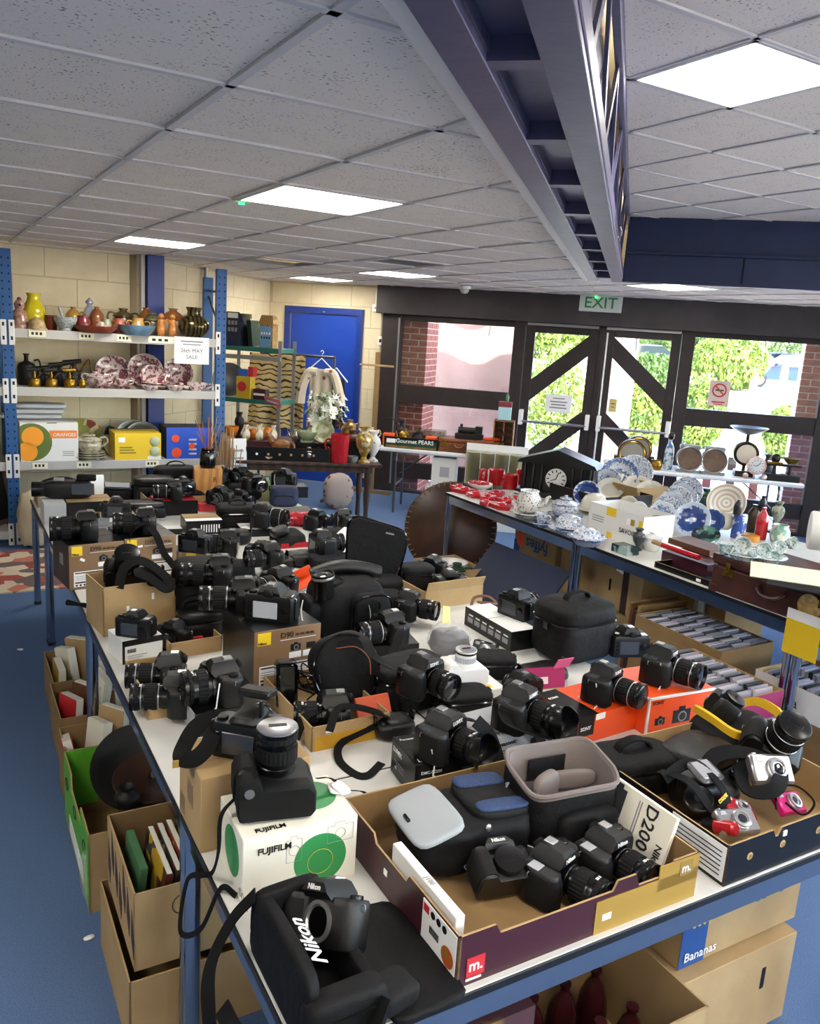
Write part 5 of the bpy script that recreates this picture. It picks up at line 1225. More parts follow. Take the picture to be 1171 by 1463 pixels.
cam('black camera turned away beside the large square black bag',895,935,TT+.02,-170,s=1.15,r=.034,L=.06,ring=None)
bag('large square black camera bag with a broad top handle', at(815,935,TT), 33, .30, .23, .235, pocket=0, handle=1, seed=11, amp=.04, e=5)
t = thing('magenta_carton', 'torn magenta card carton flap between the cartons', 'box', at(775,985,TT), 20)
K['magenta'] = pm('magenta_card','a82a66',.6); MB().box(-.09,.09,-.002,.002,0,.08,M=TM(rot=(-12,0,0))).build('front_panel', K['magenta'], t, smooth=0); MB().box(-.09,.09,-.002,.08,0,.004).build('base', K['kraft'], t, smooth=0); MB().box(.03,.10,-.001,.002,0,.05,M=TM((0,-.01,.08),(30,0,8))).build('flap', pm('pink_card','d65a92',.6), t, smooth=0)
MB().box(-.02,.02,-.004,-.002,.02,.045,M=TM(rot=(-12,0,0))).build('print_mark', K['print'], t, smooth=0)
# ---- white camera, its carton and neighbours
wc = carton('flat white carton lid with a yellow mark under the white camera', (640,1018), .22, .24, .06, yaw=26, front='whitec', name='camera_carton')
tp(wc,.68,.80,.06,.16,'yellow')
camera('white camera resting on its back with a grey ringed lens', at(668,985,TT+.062)+Vector((0,0,.035)), 0, rot=(-90,0,25), s=1.15, r=.031, L=.05, mat='wht', cap=2)
for o in kids([q for q in bpy.data.objects if q.get('label','').startswith('white camera resting')][0]):
 if o.name.startswith(('lens','hand_grip')): o.data.materials[0] = K['wht']
 for g_ in kids(o):
  if g_.name.startswith('zoom'): g_.data.materials[0] = K['lcdlit']
bl = carton('long white topped black carton with printed panels', (728,932), .13, .34, .085, yaw=TY, front='blackc', top='whitec', name='camera_carton')
for k in range(6): lf(bl,.06+.15*k,.17+.15*k,.30,.55,'grey','print_panel'); lf(bl,.06+.15*k,.15+.15*k,.65,.72,'print','print_line')
cam('black camera turned away on the long white topped carton',735,880,TT+.086,132,s=1.15,r=.034,L=.08,ring='silver',kind='slr')
t = thing('wrapped_flash', 'camera gear wrapped in clear polythene with a yellow slip', 'wrapped bundle', at(640,935,TT), 20)
MB().soft(.15,.12,.10,M=TM((0,0,.005)),e=3,n=9,amp=.12,fr=16).build('contents', K['lens'], t, smooth=60); MB().soft(.17,.15,.13,e=2.4,n=14,amp=.12,fr=26,seed=5).build('polythene', m_poly, t, smooth=20)
MB().box(-.02,.02,-.001,.001,0,.07,M=TM((-.01,.02,.12),(-20,15,20))).build('yellow_slip', pm('slip_yellow','e8e08a',.7), t, smooth=0)
compact('small black compact camera on the table beside the polythene bundle', at(690,940,TT+.03), -30, rot=(-20,0,-30), mat='gloss', s=1.1)
cam('black film camera with a silver strap ring beside the white carton',745,1000,TT+.01,-150,s=1.0,r=.03,L=.045)
bag('black bag with red piping under the lettered strap camera', at(580,1000,TT), 40, .27, .17, .15, pocket=1, handle=0, lid=1, seed=14, amp=.06)
cam('black zoom camera with a lettered strap on the red piped bag',600,985,TT+.13,48,s=1.18,r=.036,L=.075,brand='SONY',strap=[(-.08,0,.07),(-.12,.03,.10),(-.13,.09,.12),(-.09,.16,.13),(-.05,.22,.12)])
bag('soft black pouch beside the white camera carton', at(660,1020,TT), 20, .18, .12, .09, pocket=0, handle=0, lid=1, seed=15)
cam('black camera with a silver ringed lens beside the ticketed backpack',560,915,TT+.06,-62,s=1.2,r=.036,L=.095,ring='silver',strap=[(.07,0,.07),(.12,-.03,.08),(.16,-.07,.04),(.19,-.12,.0)])
carton('black lettered carton under the camera with silver ringed lens', (520,945), .22, .14, .058, front='blackc', name='camera_carton', yaw=20)
cam('black camera with a long plain lens behind the silver ringed camera',580,880,TT+.03,70,s=1.15,r=.036,L=.09)
# ---- kraft tray by the aisle with cameras
tr = tray('tan open carton of cameras beside the brown leather disc', (at(606,872,TT)[0],at(606,872,TT)[1]), .33, .42, .085, outer='kraft', inner='kraft', yaw=33, name='open_carton')
flap(tr,0,20,.05)
cam('black camera with a grey lens cap in the tan open carton',640,845,TT+.02,20,s=1.1,r=.033,L=.07,cap=1); cam('small black camera in the back corner of the tan open carton',618,822,TT+.03,-30,s=1.05,r=.03,L=.06)
bag('black pouch in the tan open carton beside the black lid', at(592,840,TT+.006), 20, .17, .14, .12, mat='nylon2', pocket=0, handle=0, seed=18)
t = thing('sunglasses_case', 'brown looped leather straps in the tan carton corner', 'strap', at(690,865,TT+.05), 20); sb = MB(); sb.ribbon(sm([(-.06,0,0),(-.03,.03,.03),(.03,.02,.035),(.06,-.01,.01),(.02,-.03,.02),(-.04,-.02,.025)],6), .014, .003, up=(0,-.4,.8)); sb.build('webbing', K['brownl'], t, smooth=60)
# ---- middle: bronze carton and backpack etc.
def bronze(label, L_px, w_, d_, h_, yaw, z=TT):
 t = carton(label, L_px, w_, d_, h_, z=z, yaw=yaw, front='bronze', side='blackc', top='blackc', name='camera_carton')
 fr(t,.05,.24,.76,.97,'yellow','yellow_emblem'); ft(t,'Nikon',.055,.72 if 0 else .775,.012,'black',.03); ft(t,'D90',.38,.84,.028,'black',.0); ft(t,'18-105 VR Kit',.60,.85,.0125,'black',.015)
 fr(t,.38,.92,.795,.803,'print','print_line'); camera_print(t,.54,.60,.75,'black'); fr(t,.78,.92,.60,.70,'black','lens_print')
 fr(t,.52,.70,.47,.57,'tagw','barcode_label'); fr(t,.73,.92,.47,.57,'tagw','barcode_label')
 fr(t,.08,.95,.06,.40,'tagw','spec_panel'); fr(t,.10,.93,.355,.38,'black','print_line',.0014); fr(t,.10,.93,.14,.17,'black','print_line',.0014)
 for k in range(3): fr(t,.10,.50,.21+.04*k,.22+.04*k,'grey','print_line',.0014); fr(t,.54,.92,.21+.04*k,.22+.04*k,'grey','print_line',.0014)
 for k in range(6): fr(t,.11+.07*k,.145+.07*k,.075,.115,'black','symbol',.0014)
 return t
b1 = bronze('bronze camera carton at the table edge carrying a lens facing the rug', (99.4,844), .245, .27, .208, 38); sticker(b1,.24,.66,.022,.012,30); lf(b1,.35,.55,.45,.7,'grey')
b2 = bronze('bronze camera carton under the camera with the yellow lettered strap', (178,831), .248, .27, .206, 36); sticker(b2,.30,.80,.022,.01,-5)
b3 = bronze('bronze camera carton in the middle under a camera showing its screen', (361.5,988.6), .25, .29, .213, 34)
cam('black camera with a wide zoom on the bronze carton at the table edge',128,768,TT+.209,-68,s=1.25,r=.044,L=.105,brand='Nikon')
cam('black camera with its yellow lettered strap hanging down the bronze carton',212,760,TT+.207,-72,s=1.2,r=.042,L=.105,brand='Nikon',strap=[(.08,.0,.07),(.11,-.06,.05),(.12,-.10,-.04),(.17,-.12,-.13),(.22,-.10,-.19)])
cam('black camera showing its lit screen on the middle bronze carton',386,884,TT+.214,172,s=1.25,r=.036,L=.07,kind='lit',tk=(-.09,-.01,.05))
sn = carton('small bronze carton under the camera turned away', (254,806), .15, .15, .06, yaw=32, front='bronze', top='blackc', name='camera_carton', z=TT); fr(sn,.28,.62,.2,.9,'yellow')
cam('black camera showing its back on the small bronze carton',277,788,TT+.061,168,s=1.15,r=.034,L=.06)
tb = tray('tan open carton packed with a camera and a folded strap', (at(148,910.5,TT)[0],at(148,910.5,TT)[1]), .29, .22, .20, yaw=38, outer='kraft', inner='kraft', name='open_carton'); 
for (x,z) in ((-.05,.10),(.05,.14)): MB().box(x-.005,x+.005,-.112,-.1098,z-.013,z+.013).build('price_sticker', K['tagw'], tb, smooth=0)
camera('black camera with its lens upturned in the tall tan carton', at(172,828,TT+.20)+Vector((.0,.06,-.03)), 0, rot=(-60,0,20), s=1.15, r=.042, L=.08, cap=1)
t = thing('camera_strap', 'thick black strap bundled in the tall tan carton', 'strap', at(205,832,TT+.21), 35)
sb = MB(); sb.ribbon(sm([(-.09,.02,-.02),(-.06,.05,.05),(.0,.05,.075),(.06,.02,.04),(.10,-.02,-.01),(.07,-.05,-.02),(.02,-.02,.02),(-.02,.01,.04),(.05,.03,.03),(.10,.0,.0)],6), .036, .006, up=(0,-.6,.6)); sb.build('webbing', K['web'], t, smooth=60)
t = bag('curled black lens pouch in the tall tan carton', at(214,838,TT+.17), 30, .10, .07, .07, pocket=0, handle=0, lid=0, seed=21)
bc = carton('white barcode carton with a small camera on it', (175,950), .15, .145, .088, yaw=40, front='whitec', side='whitec', top='whitec', name='camera_carton')
fr(bc,0,1,.75,1,'blackc'); fr(bc,0,.06,0,1,'blackc')
for k in range(10): fr(bc,.12+.022*k,.13+.022*k,.45,.62,'black','barcode_bar',.0014)
for k in range(3): fr(bc,.12,.60-.1*k,.30-.09*k,.33-.09*k,'grey','print_line',.0014)
tp(bc,.62,.92,.15,.85,'tagw'); 
cam('small black camera on the white barcode carton',192,908,TT+.089,170,s=.95,r=.028,L=.03)
sw = carton('small white carton by the table edge with a blue lid', (130,872), .10, .07, .05, yaw=34, front='whitec', top='whitec', name='small_carton'); MB().box(-.05,.05,-.035,.035,.05,.075,b=.002).build('lid', K['navy'], sw, smooth=0)
t = thing('tripod_grip', 'black rod grip jutting over the table edge', 'grip', at(128,866,TT+.015), rot=(90,0,-105)); MB().lathe([(.009,0),(.011,.02),(.008,.05),(.010,.08),(.013,.11),(0,.115)],14).build('rod', K['lens'], t)
t3 = tray('tan open carton holding a black bag and a silver cased camera', (at(243,942,TT)[0],at(243,942,TT)[1]), .20, .24, .06, yaw=35, name='open_carton')
bag('small black leather bag with a silver badge in the tan carton', at(285,912,TT+.006), 30, .17, .12, .12, mat='leather', pocket=0, handle=0, seed=23, e=3.6)
cam('small black camera beside the badge bag in the tan carton',250,922,TT+.01,-20,s=1.0,r=.03,L=.045)
fx = carton('small red and white box lying in the tan carton by the leather bag', (268,925), .06, .025, .035, z=TT+.006, front='red', name='small_carton'); fr(fx,.1,.4,.2,.8,'tagw'); fr(fx,.6,.9,.2,.8,'tagw')
t4 = tray('tan open carton with two silver ringed lenses showing', (at(211,1029.6,TT)[0],at(211,1029.6,TT)[1]), .15, .33, .07, yaw=31, name='open_carton'); MB().box(.02,.034,-.1665,-.1645,.02,.045,M=TM(rot=(0,0,0))).build('price_sticker', K['tagw'], t4, smooth=0)
cam('black camera with a twin silver ringed lens in the tan carton',248,982,TT+.02,-80,s=1.2,r=.034,L=.095,ring='silver'); cam('black camera with a silver ringed lens nearest the tan carton rim',258,1012,TT+.02,-78,s=1.2,r=.034,L=.095,ring='silver')
fb = carton('black carton with white lettering and a rounded silver end', (278,1055), .228, .215, .076, yaw=31, front='blackc', name='camera_carton', side='greyc'); ft(fb,'FUJIFILM',.06,.58,.016,'print',.015)
cam('black bridge camera with a fat lens and a ticket on the black film carton',322,995,TT+.077,-62,s=1.25,r=.042,L=.075,tk=(.075,-.035,.06),cap=1,top='slr')
t5 = tray('tan and yellow open carton holding a charger, wires and a padded pouch', (at(444,1075,TT)[0],at(444,1075,TT)[1]), .262, .40, .078, yaw=31, name='open_carton'); w_, d_, h_ = t5['dim']
MB().box(-.12,.13,-d_/2-.0015,-d_/2,.0,.045).build('yellow_band', pm('yellow_brown_card','b88a1c',.5), t5, smooth=0); MB().box(-.085,-.062,-d_/2-.002,-d_/2,.052,.064).build('price_sticker', K['tagw'], t5, smooth=0)
camera('black bridge camera with a silver dial in the yellow banded carton', at(482,1040,TT+.008), -82, s=1.2, r=.036, L=.085, strap=[(.0,-.03,.07),(.06,-.10,.07),(.10,-.13,.02),(.13,-.14,-.01)])
t = thing('charger', 'black upright battery charger in the yellow banded carton', 'charger', at(408,1010,TT+.008), 15); MB().box(-.035,.035,-.05,.05,0,.15,M=TM(rot=(-14,0,0)),b=.012).build('case', K['gloss'], t); MB().box(-.03,.03,-.045,.03,.148,.154,M=TM(rot=(-14,0,0)),b=.002).build('top_panel', K['lcd'], t)
t = thing('cable', 'tangle of thin black wires beside the charger', 'cable', at(440,1010,TT+.02), 0)
for k in range(4):
 cb_ = MB(); rnd = random.Random(k); cb_.tube(sm([(rnd.uniform(-.06,.07),rnd.uniform(-.05,.06),.03+rnd.uniform(0,.10)) for _ in range(7)],6), .0026, 5); cb_.build('wire', K['gloss'], t)
t = thing('camera_pouch', 'rounded black padded pouch with an orange trimmed loop', 'camera bag', at(505,1005,TT+.02), rot=(-16,-14,28))
MB().soft(.22,.10,.24,e=3.0,n=11,amp=.03,fr=10).build('body', K['nylon'], t, smooth=60)
zp = MB(); n=30; zp.tube([(.112*math.cos(2*PI*i/n)*(1),-.034,.12+.118*math.sin(2*PI*i/n)) for i in range(n+1)], .0045, 6); zp.build('piping', K['gloss'], t)
sb = MB(); sb.ribbon(sm([(-.01,-.052,.21),(.05,-.068,.20),(.085,-.066,.14),(.08,-.056,.08)],6), .026, .005, up=(0,-1,.2)); sb.build('handle', K['web'], t, smooth=60)
sb = MB(); sb.tube(sm([(-.02,-.055,.205),(.04,-.071,.19),(.072,-.069,.14),(.066,-.058,.085)],6), .002, 5); sb.build('orange_trim', K['bstrap'], t)
t = thing('orange_packet', 'orange printed packet tucked beside the rounded pouch', 'packet', at(535,1028,TT+.03), rot=(-30,0,30)); MB().box(-.06,.06,-.01,.01,0,.075,b=.003).build('packet', pm('orange_red_card','c8522a',.5), t, smooth=0)
t = thing('camera_strap', 'black strap with orange edging trailing over the table gap', 'strap', (0,0,0)); sb = MB(); P_ = [at(470,1045,TT+.08),at(487,1010,TT+.12),at(540,1018,TT+.10),at(548,1030,TT+.06),at(490,1060,TT+.02),at(484,1085,TT+.006),at(505,1105,TT+.004),at(525,1108,TT+.006),at(545,1090,TT+.004)]; sb.ribbon(sm(P_,8), .024, .003, up=(0,-.3,.9)); sb.build('webbing', K['web'], t, smooth=60)
# ================================================================== FAR END OF THE CAMERA TABLES
# big open backpack with standing lid
bp = thing('camera_backpack', 'large black rolled top bag holding an upturned lens with its ticket', 'camera bag', at(490,905,TT), 26)
MB().soft(.30,.24,.24,e=4.2,n=12,amp=.04,fr=12).build('body', K['nylon'], bp, smooth=60)
MB().soft(.17,.07,.20,M=TM((.06,-.125,.01)),e=4,n=8,amp=.04).build('front_pocket', K['nylon'], bp, smooth=60); MB().soft(.07,.15,.17,M=TM((-.155,-.02,.01)),e=4,n=8,amp=.05).build('side_pocket', K['nylon'], bp, smooth=60)
zp = MB(); zp.tube(sm([(-.02,-.155,.03),(-.022,-.162,.16),(.0,-.165,.20),(.06,-.167,.212),(.12,-.165,.20),(.142,-.16,.15),(.142,-.155,.03)],5), .004, 5); zp.build('zip', K['gloss'], bp)
rl = MB(); rl.tube(sm([(-.12,.08,.235),(-.02,.07,.265),(.08,.06,.26),(.17,.05,.235)],5), [.03]*16, 10); rl.build('rolled_flap', K['leather'], bp)
rm = MB(); rm.tube([(-.085+.062*math.cos(a*PI/14),-.02+.058*math.sin(a*PI/14),.238) for a in range(29)], .007, 6); rm.build('collar', K['web'], bp)
hl = MB(); hl.tube(sm([(.04,-.166,.15),(.045,-.178,.185),(.075,-.18,.19),(.085,-.168,.155)],5), .005, 6); hl.build('carry_loop', K['web'], bp)
ticket(bp, (.035,-.172,.165), s=1.6, hang=.07)
t = thing('camera_lens', 'black lens standing upright in the rolled top bag', 'lens', at(461,848,TT+.215)+Vector((0,.02,0)), rot=(6,-4,0)); lo = MB(); lo.lathe([(.042,-.02),(.042,.055),(.046,.06),(.046,.08),(.038,.08),(.034,.07),(0,.068)],28); lo.build('barrel', K['lens'], t); MB().lathe([(.0465,.062),(.047,.064),(.047,.070),(.0465,.072)],28).build('ring', K['silver'], t); MB().lathe([(.033,.0715),(.02,.076),(0,.078)],20).build('front_glass', K['glass'], t)
t = thing('case_lid', 'black padded case lid standing open above the rolled top bag', 'lid', at(530,846,TT), 12)
ring0 = [(1.14*x,1.14*z) for x,z in [(-.105,0),(.075,0),(.13,.16),(.135,.235),(.115,.27),(.03,.30),(-.07,.325),(-.10,.315),(-.112,.28),(-.11,.1)]]
MB().loft([[(x*.985,-.012,z*.99+.001) for x,z in ring0],[(x,-.006,z) for x,z in ring0],[(x,.010,z) for x,z in ring0],[(x*.985,.016,z*.99) for x,z in ring0]]).build('panel', K['nylon'], t, smooth=40)
ed = MB(); ed.tube(sm([(x,.002,z) for x,z in ring0]+[(ring0[0][0],.002,ring0[0][1])],4), .007, 6); ed.build('piping', K['gloss'], t); MB().box(-.01,.03,-.0145,-.012,.30,.307,M=TM(rot=(0,12,0))).build('badge', K['silver'], t, smooth=0)
# case body below the lid and boxes around
bag('flat black case under the standing case lid', at(540,850,TT), 25, .22, .16, .10, pocket=0, handle=0, lid=0, seed=31, mat='nylon2')
bkp = bag('slumped black backpack under the two silver ringed cameras', at(285,885,TT), 20, .22, .17, .26, pocket=1, handle=0, lid=1, seed=32, amp=.1, e=3.4)
cam('black camera with a dark ringed lens above the slumped backpack',318,835,TT+.20,-78,s=1.2,r=.036,L=.105,ring=None,brand=None)
cam('black camera with two silver bands facing the slumped backpack',352,872,TT+.19,-80,s=1.25,r=.036,L=.105,ring='silver')
cb1 = carton('black and orange carton stood behind the middle bronze carton', (330,905), .16, .20, .17, yaw=34, front='blackc', name='camera_carton'); tt(cb1,'SONY',.1,.5,.03,'print',.01); fr(cb1,.6,.95,.5,1,'orange'); tp(cb1,.5,.98,.5,.98,'orange')
cam('black camera with a champagne coloured lens end',402,848,TT+.09,-42,s=1.2,r=.04,L=.09,ring='champ')
carton('black carton under the champagne lens camera', (372,880), .20, .15, .088, yaw=26, front='blackc', name='camera_carton')
t = thing('orange_card', 'folded bright orange card wedged between the cameras', 'card', at(436,832,TT+.125), rot=(10,-20,30)); MB().box(-.05,.05,-.04,.04,0,.004).box(-.05,.05,.038,.042,0,.05).build('card', K['orange'], t, smooth=0)
cam('black camera in a brown edged half case',388,808,TT+.06,-60,s=1.2,r=.036,L=.085); t = thing('camera_case', 'brown edged leather half case under the black camera', 'case', at(396,812,TT), 20); MB().soft(.17,.10,.062,e=4,n=8).build('shell', K['leather'], t, smooth=60); zp = MB(); zp.tube(sm([(-.08,-.05,.05),(-.03,-.053,.03),(.03,-.053,.05),(.08,-.05,.058)],5), .002, 5); zp.build('brown_piping', K['brownl'], t)
cam('black camera with a long ribbed lens behind the half case',330,790,TT+.02,-84,s=1.25,r=.040,L=.10)
cam('black camera lying low beside the ribbed lens',372,800,TT+.01,-10,s=1.05,r=.034,L=.05)
cam('black camera with a wide silver banded lens raised on a small carton',372,750,TT+.05,82,s=1.3,r=.042,L=.095,ring='silver')
sc1 = carton('small white and black carton under the wide silver banded lens', (345,768), .22, .16, .048, yaw=24, front='blackc', top='whitec', name='camera_carton'); fr(sc1,.85,1,.1,.9,'orange')
t = thing('camera_case', 'dark grey leather case lying open on a red lining', 'case', at(412,776,TT), 30); MB().soft(.17,.22,.06,M=TM((0,0,0),(0,-14,0)),e=5,n=9,amp=.03,flat=False).build('shell', K['nylon2'], t, smooth=60); MB().soft(.10,.10,.05,M=TM((-.05,.0,.05),(0,-20,0)),e=4,n=8,flat=False).build('flap', K['leather'], t, smooth=60); MB().box(-.09,.09,-.11,-.10,0,.03).build('red_lining', K['redm'], t, smooth=0)
t = thing('flash_board', 'flat charcoal ribbed board lying behind the rolled top bag', 'board', at(447,822,TT+.05), rot=(-8,-16,36)); MB().box(-.12,.10,-.07,.07,0,.014,b=.004).build('board', K['nylon2'], t); 
for k in range(5): MB().box(-.10+.012*k,-.095+.012*k,-.065,.065,.014,.017).build('rib', K['lcd'], t, smooth=0)
cam('black camera perched on a dark grey case facing the aisle',456,790,TT+.06,118,s=1.25,r=.04,L=.075)
bag('dark grey padded case under the perched camera', at(476,812,TT), 18, .26, .16, .075, mat='nylon2', pocket=0, handle=0, lid=0, seed=36)
t = thing('red_sweets_bag', 'crumpled red and white patterned bag beside the lens tubes', 'bag', at(428,750,TT), 0); MB().soft(.20,.14,.08,e=2.6,n=12,amp=.3,fr=22,seed=3).build('wrapper', pm('red_white_wrap','b01828',.35,pat=('vor','e8d8d4',28,.12,.2)), t, smooth=40)
wb1 = carton('slim white carton leaning by the red patterned bag', (447,750), .07, .16, .05, yaw=45, front='whitec', name='slim_carton'); wb2 = carton('second slim white carton beside the grey tube', (462,748), .05, .16, .05, yaw=48, front='creamc', name='slim_carton')
t = thing('cardboard_tube', 'grey cardboard tube end on beside the blue pack', 'tube', at(422,735,TT+.045), rot=(90,0,-40)); MB().lathe([(.048,-.09),(.048,.09),(.040,.09),(.040,-.07),(0,-.07)],24).build('wall', pm('tube_grey','6b5f58',.7), t)
bag('small blue backpack pouch behind the silver banded lens', at(405,722,TT), 10, .20, .13, .14, mat='navy', pocket=1, handle=0, lid=0, seed=38, amp=.06); 
cam('black boxy camera with a ticket on a black carton by the table end',404,694,TT+.085,165,s=1.25,r=.034,L=.04,tk=(.03,.05,.06)); carton('black carton under the boxy ticketed camera', (382,712), .30, .16, .083, yaw=22, front='blackc', name='camera_carton')
t = thing('green_paper_bag', 'folded olive green paper wedge among the cameras', 'paper', at(376,716,TT), 0); MB().loft([[(-.05,0,0),(.06,0,0),(.06,.05,0),(-.05,.05,0)],[(-.03,.0,.17),(.03,.01,.17),(.03,.02,.17),(-.03,.02,.17)]]).build('wedge', pm('olive_paper','8a8f5e',.7), t, smooth=0)
for k, (lb_, px, py, z, yw, kw) in enumerate((
 ('black camera with a chrome top plate beside the wooden block',345,690,TT+.10,-40,dict(r=.034,L=.05,ring='silver')),
 ('black camera heaped behind the wooden block',316,690,TT+.11,-100,dict(r=.034,L=.06)),
 ('black camera piled beside the olive paper wedge',362,700,TT+.12,40,dict(r=.036,L=.06)),
 ('black square bodied camera with a small ring lens',316,720,TT+.06,-20,dict(r=.03,L=.05,ring='silver')),
 ('black camera lying against the square bodied camera',340,725,TT+.03,70,dict(r=.034,L=.06)),
 ('black zoom camera with a silver nose on the red carton',252,712,TT+.10,-72,dict(r=.036,L=.09,ring='silver')))):
 cam(lb_, px, py, z, yw, s=1.2, **kw)
bag('black bag supporting the heap of cameras by the wooden block', at(348,712,TT), 15, .28, .20, .12, pocket=0, handle=0, lid=0, seed=40)
bag('black folded bag with a rolled flap behind the boxy bodied camera', at(338,752,TT), 22, .24, .20, .14, pocket=0, handle=1, lid=1, seed=41, mat='nylon2', amp=.08)
kb = carton('khaki printed carton with a white label edge', (266,765), .21, .19, .085, yaw=26, front='blackc', top='kraft', name='camera_carton'); tp(kb,.0,1,.0,.3,'tagw')
for k in range(8): fr(kb,.40+.07*k,.43+.07*k,.15,.7,'tagw','barcode_bar')
rc = carton('red and white carton lid under the silver nosed camera', (224,738), .26, .20, .095, yaw=30, front='blackc', side='red', top='red', name='camera_carton'); rc2 = carton('flat bright red carton beside the khaki carton', (284,731), .13, .07, .05, yaw=28, front='red', name='camera_carton')
bag('black box shaped case beside the red carton', at(208,738,TT), 25, .23, .16, .10, pocket=0, handle=0, lid=1, mat='leather', seed=43, e=7)
fl = carton('flat black lettered carton lying by the grey lid', (228,765), .13, .10, .035, yaw=24, front='blackc', name='camera_carton', top='greyc')
tp(fl,.05,.95,.1,.9,'whitec')
# wooden block with the black jar of sticks
wd = pm('pale_wood_block','c08a4a',.55,pat=('wave','a87238',6,5,.2,.8,'X'))
t = thing('wooden_block', 'tall pale wooden box marked with one letter', 'box', at(296,716,TT), 18); MB().box(-.095,.095,-.075,.075,0,.24,b=.003).build('body', wd, t, smooth=0); txt('R', .05, pm('burnt_mark','4a2a14',.8), t, (.03,-.0765,.15), bold=.0)
t = thing('lens_jar', 'black jar of dried sticks standing on the wooden block', 'jar', at(296,716,TT)+Vector((0,.0,0)), 0); t.location.z = TT+.2405
MB().lathe([(0,0),(.05,0),(.055,.02),(.055,.10),(.045,.12),(.05,.13),(.042,.13),(.04,.02),(0,.02)],20).build('jar_body', K['gloss'], t)
rnd = random.Random(3)
for k in range(16):
 a = rnd.uniform(0,6.28); q = MB(); q.tube(sm([(.02*math.cos(a),.02*math.sin(a),.03),(.03*math.cos(a),.03*math.sin(a),.15),(rnd.uniform(.05,.1)*math.cos(a),.07*math.sin(a),rnd.uniform(.24,.36))],3), .0022, 4); q.build('stick', pm('dry_stick','b07a48',.8) if k % 2 else K['bstrap'], t)
# row along the shelf end
ft_ = tray('rounded tan open carton at the table corner packed with black straps', uv(.02,4.50), .34, .26, .10, yaw=30, name='open_carton')
camera('black camera with strap heaped in the table corner carton', uv(.16,4.60,TT+.03), -30, s=1.2, r=.036, L=.06)
camera('second black camera in the table corner carton', uv(.28,4.56,TT+.02), 30, s=1.15, r=.034, L=.05)
t = thing('camera_strap', 'arched black strap over the table corner carton', 'strap', uv(.16,4.55,TT+.08), 30); sb = MB(); sb.ribbon(sm([(-.14,0,.0),(-.10,.03,.06),(.0,.04,.085),(.09,.02,.07),(.13,-.02,.02),(.08,-.06,.01)],6), .045, .005, up=(0,-.5,.8)); sb.build('webbing', K['web'], t, smooth=60)
t = thing('white_tablet', 'white flat panel standing upright beside the corner carton', 'panel', uv(.375,4.50,TT), rot=(-4,4,60)); MB().box(-.055,.055,-.008,.008,0,.20,b=.006).build('panel', K['wht'], t)
t = thing('grey_display', 'grey folding display lying behind the camcorder', 'display', uv(.52,4.58,TT+.105), rot=(10,4,24)); MB().box(-.09,.09,-.05,.05,0,.012,b=.003).build('panel', K['lcd'], t); MB().box(-.08,.08,-.042,.042,.012,.014).build('screen', K['lcdlit'], t, smooth=0)
bag('low black bag under the grey folding display', uv(.50,4.62,TT), 30, .26, .2, .10, pocket=0, handle=0, lid=0, seed=47)
wb = carton('white and grey carton at the table edge beneath the camcorder', p=uv(.01,4.02), w_=.12, d_=.22, h_=.125, yaw=30, front='greyc', side='whitec', top='whitec', name='camera_carton')
t = thing('camcorder', 'grey black camcorder with a side grip on the white carton', 'camcorder', uv(.16,4.16,TT+.127), 20)
MB().soft(.28,.10,.11,e=4,n=9).build('body', K['body'], t, smooth=60); MB().lathe([(.042,0),(.045,.02),(.045,.07),(.038,.07),(.034,.05),(0,.05)],24,TM((-.13,0,.055),(0,-90,0))).build('lens_barrel', K['lens'], t); MB().box(.02,.15,-.062,-.05,.03,.10,b=.004).build('side_screen', K['lcd'], t); MB().box(.05,.16,-.02,.03,.105,.145,b=.008).build('viewfinder', K['lens'], t); MB().box(-.08,-.02,-.03,.03,.108,.122,b=.004).build('accessory_shoe', K['silver'], t)
carton('low dark carton under the camcorder tail', p=uv(.14,4.04), w_=.26, d_=.22, h_=.124, yaw=30, front='blackc', top='kraft', name='camera_carton')
MBX = tray('tan open carton with a fold of cases near the shelving', uv(.64,4.25), .40, .40, .09, yaw=30, name='open_carton')
bag('black leather case lying in the wide tan carton', uv(.74,4.52,TT+.01), 24, .27, .18, .17, mat='leather', pocket=0, handle=0, lid=1, seed=50)
bag('black case with a raised handle beyond the wide tan carton', uv(.93,4.68,TT), 26, .30, .18, .22, pocket=0, handle=1, lid=1, seed=51)
bag('open black case with cords in the wide tan carton', uv(.80,4.33,TT+.01), 30, .24, .14, .09, pocket=0, handle=0, lid=0, seed=52)
cam('small black camera by the wide tan carton corner',166,738,TT+.091,-160,s=1.15,r=.03,L=.05); carton('small white carton under the small black camera', (156,746), .12, .09, .03, yaw=25, z=TT+.061, front='whitec', name='small_carton')
carton('low grey carton lid lying before the wide tan carton', (140,752), .22, .22, .06, yaw=30, front='greyc', top='kraft', name='camera_carton')
bag('wide black bag beyond the red carton at the table end', uv(.92,4.40,TT), 28, .2, .16, .10, pocket=0, handle=0, lid=1, seed=53)
cam('black camera lying on the wide black bag',262,705,TT+.11,30,s=1.1,r=.034,L=.06)
# gear filling the aisle side of the far tables
for k, (lb_, u, v, z, yw, kw) in enumerate((
 ('black camera by the slim white cartons',1.52,3.55,0,60,dict(r=.038,L=.07)),)):
 camera(lb_, uv(u,v,TT+z), yw, s=1.2, **kw)
t = thing('red_spiral_book', 'red and white spiral bound book leaning by the case lid', 'book', at(488,790,TT), rot=(0,-18,62)); MB().box(-.07,.07,-.008,.008,0,.13).build('pages', K['whitec'], t, smooth=0); MB().box(-.075,-.06,-.010,.010,0,.13).build('spine', K['red'], t, smooth=0)
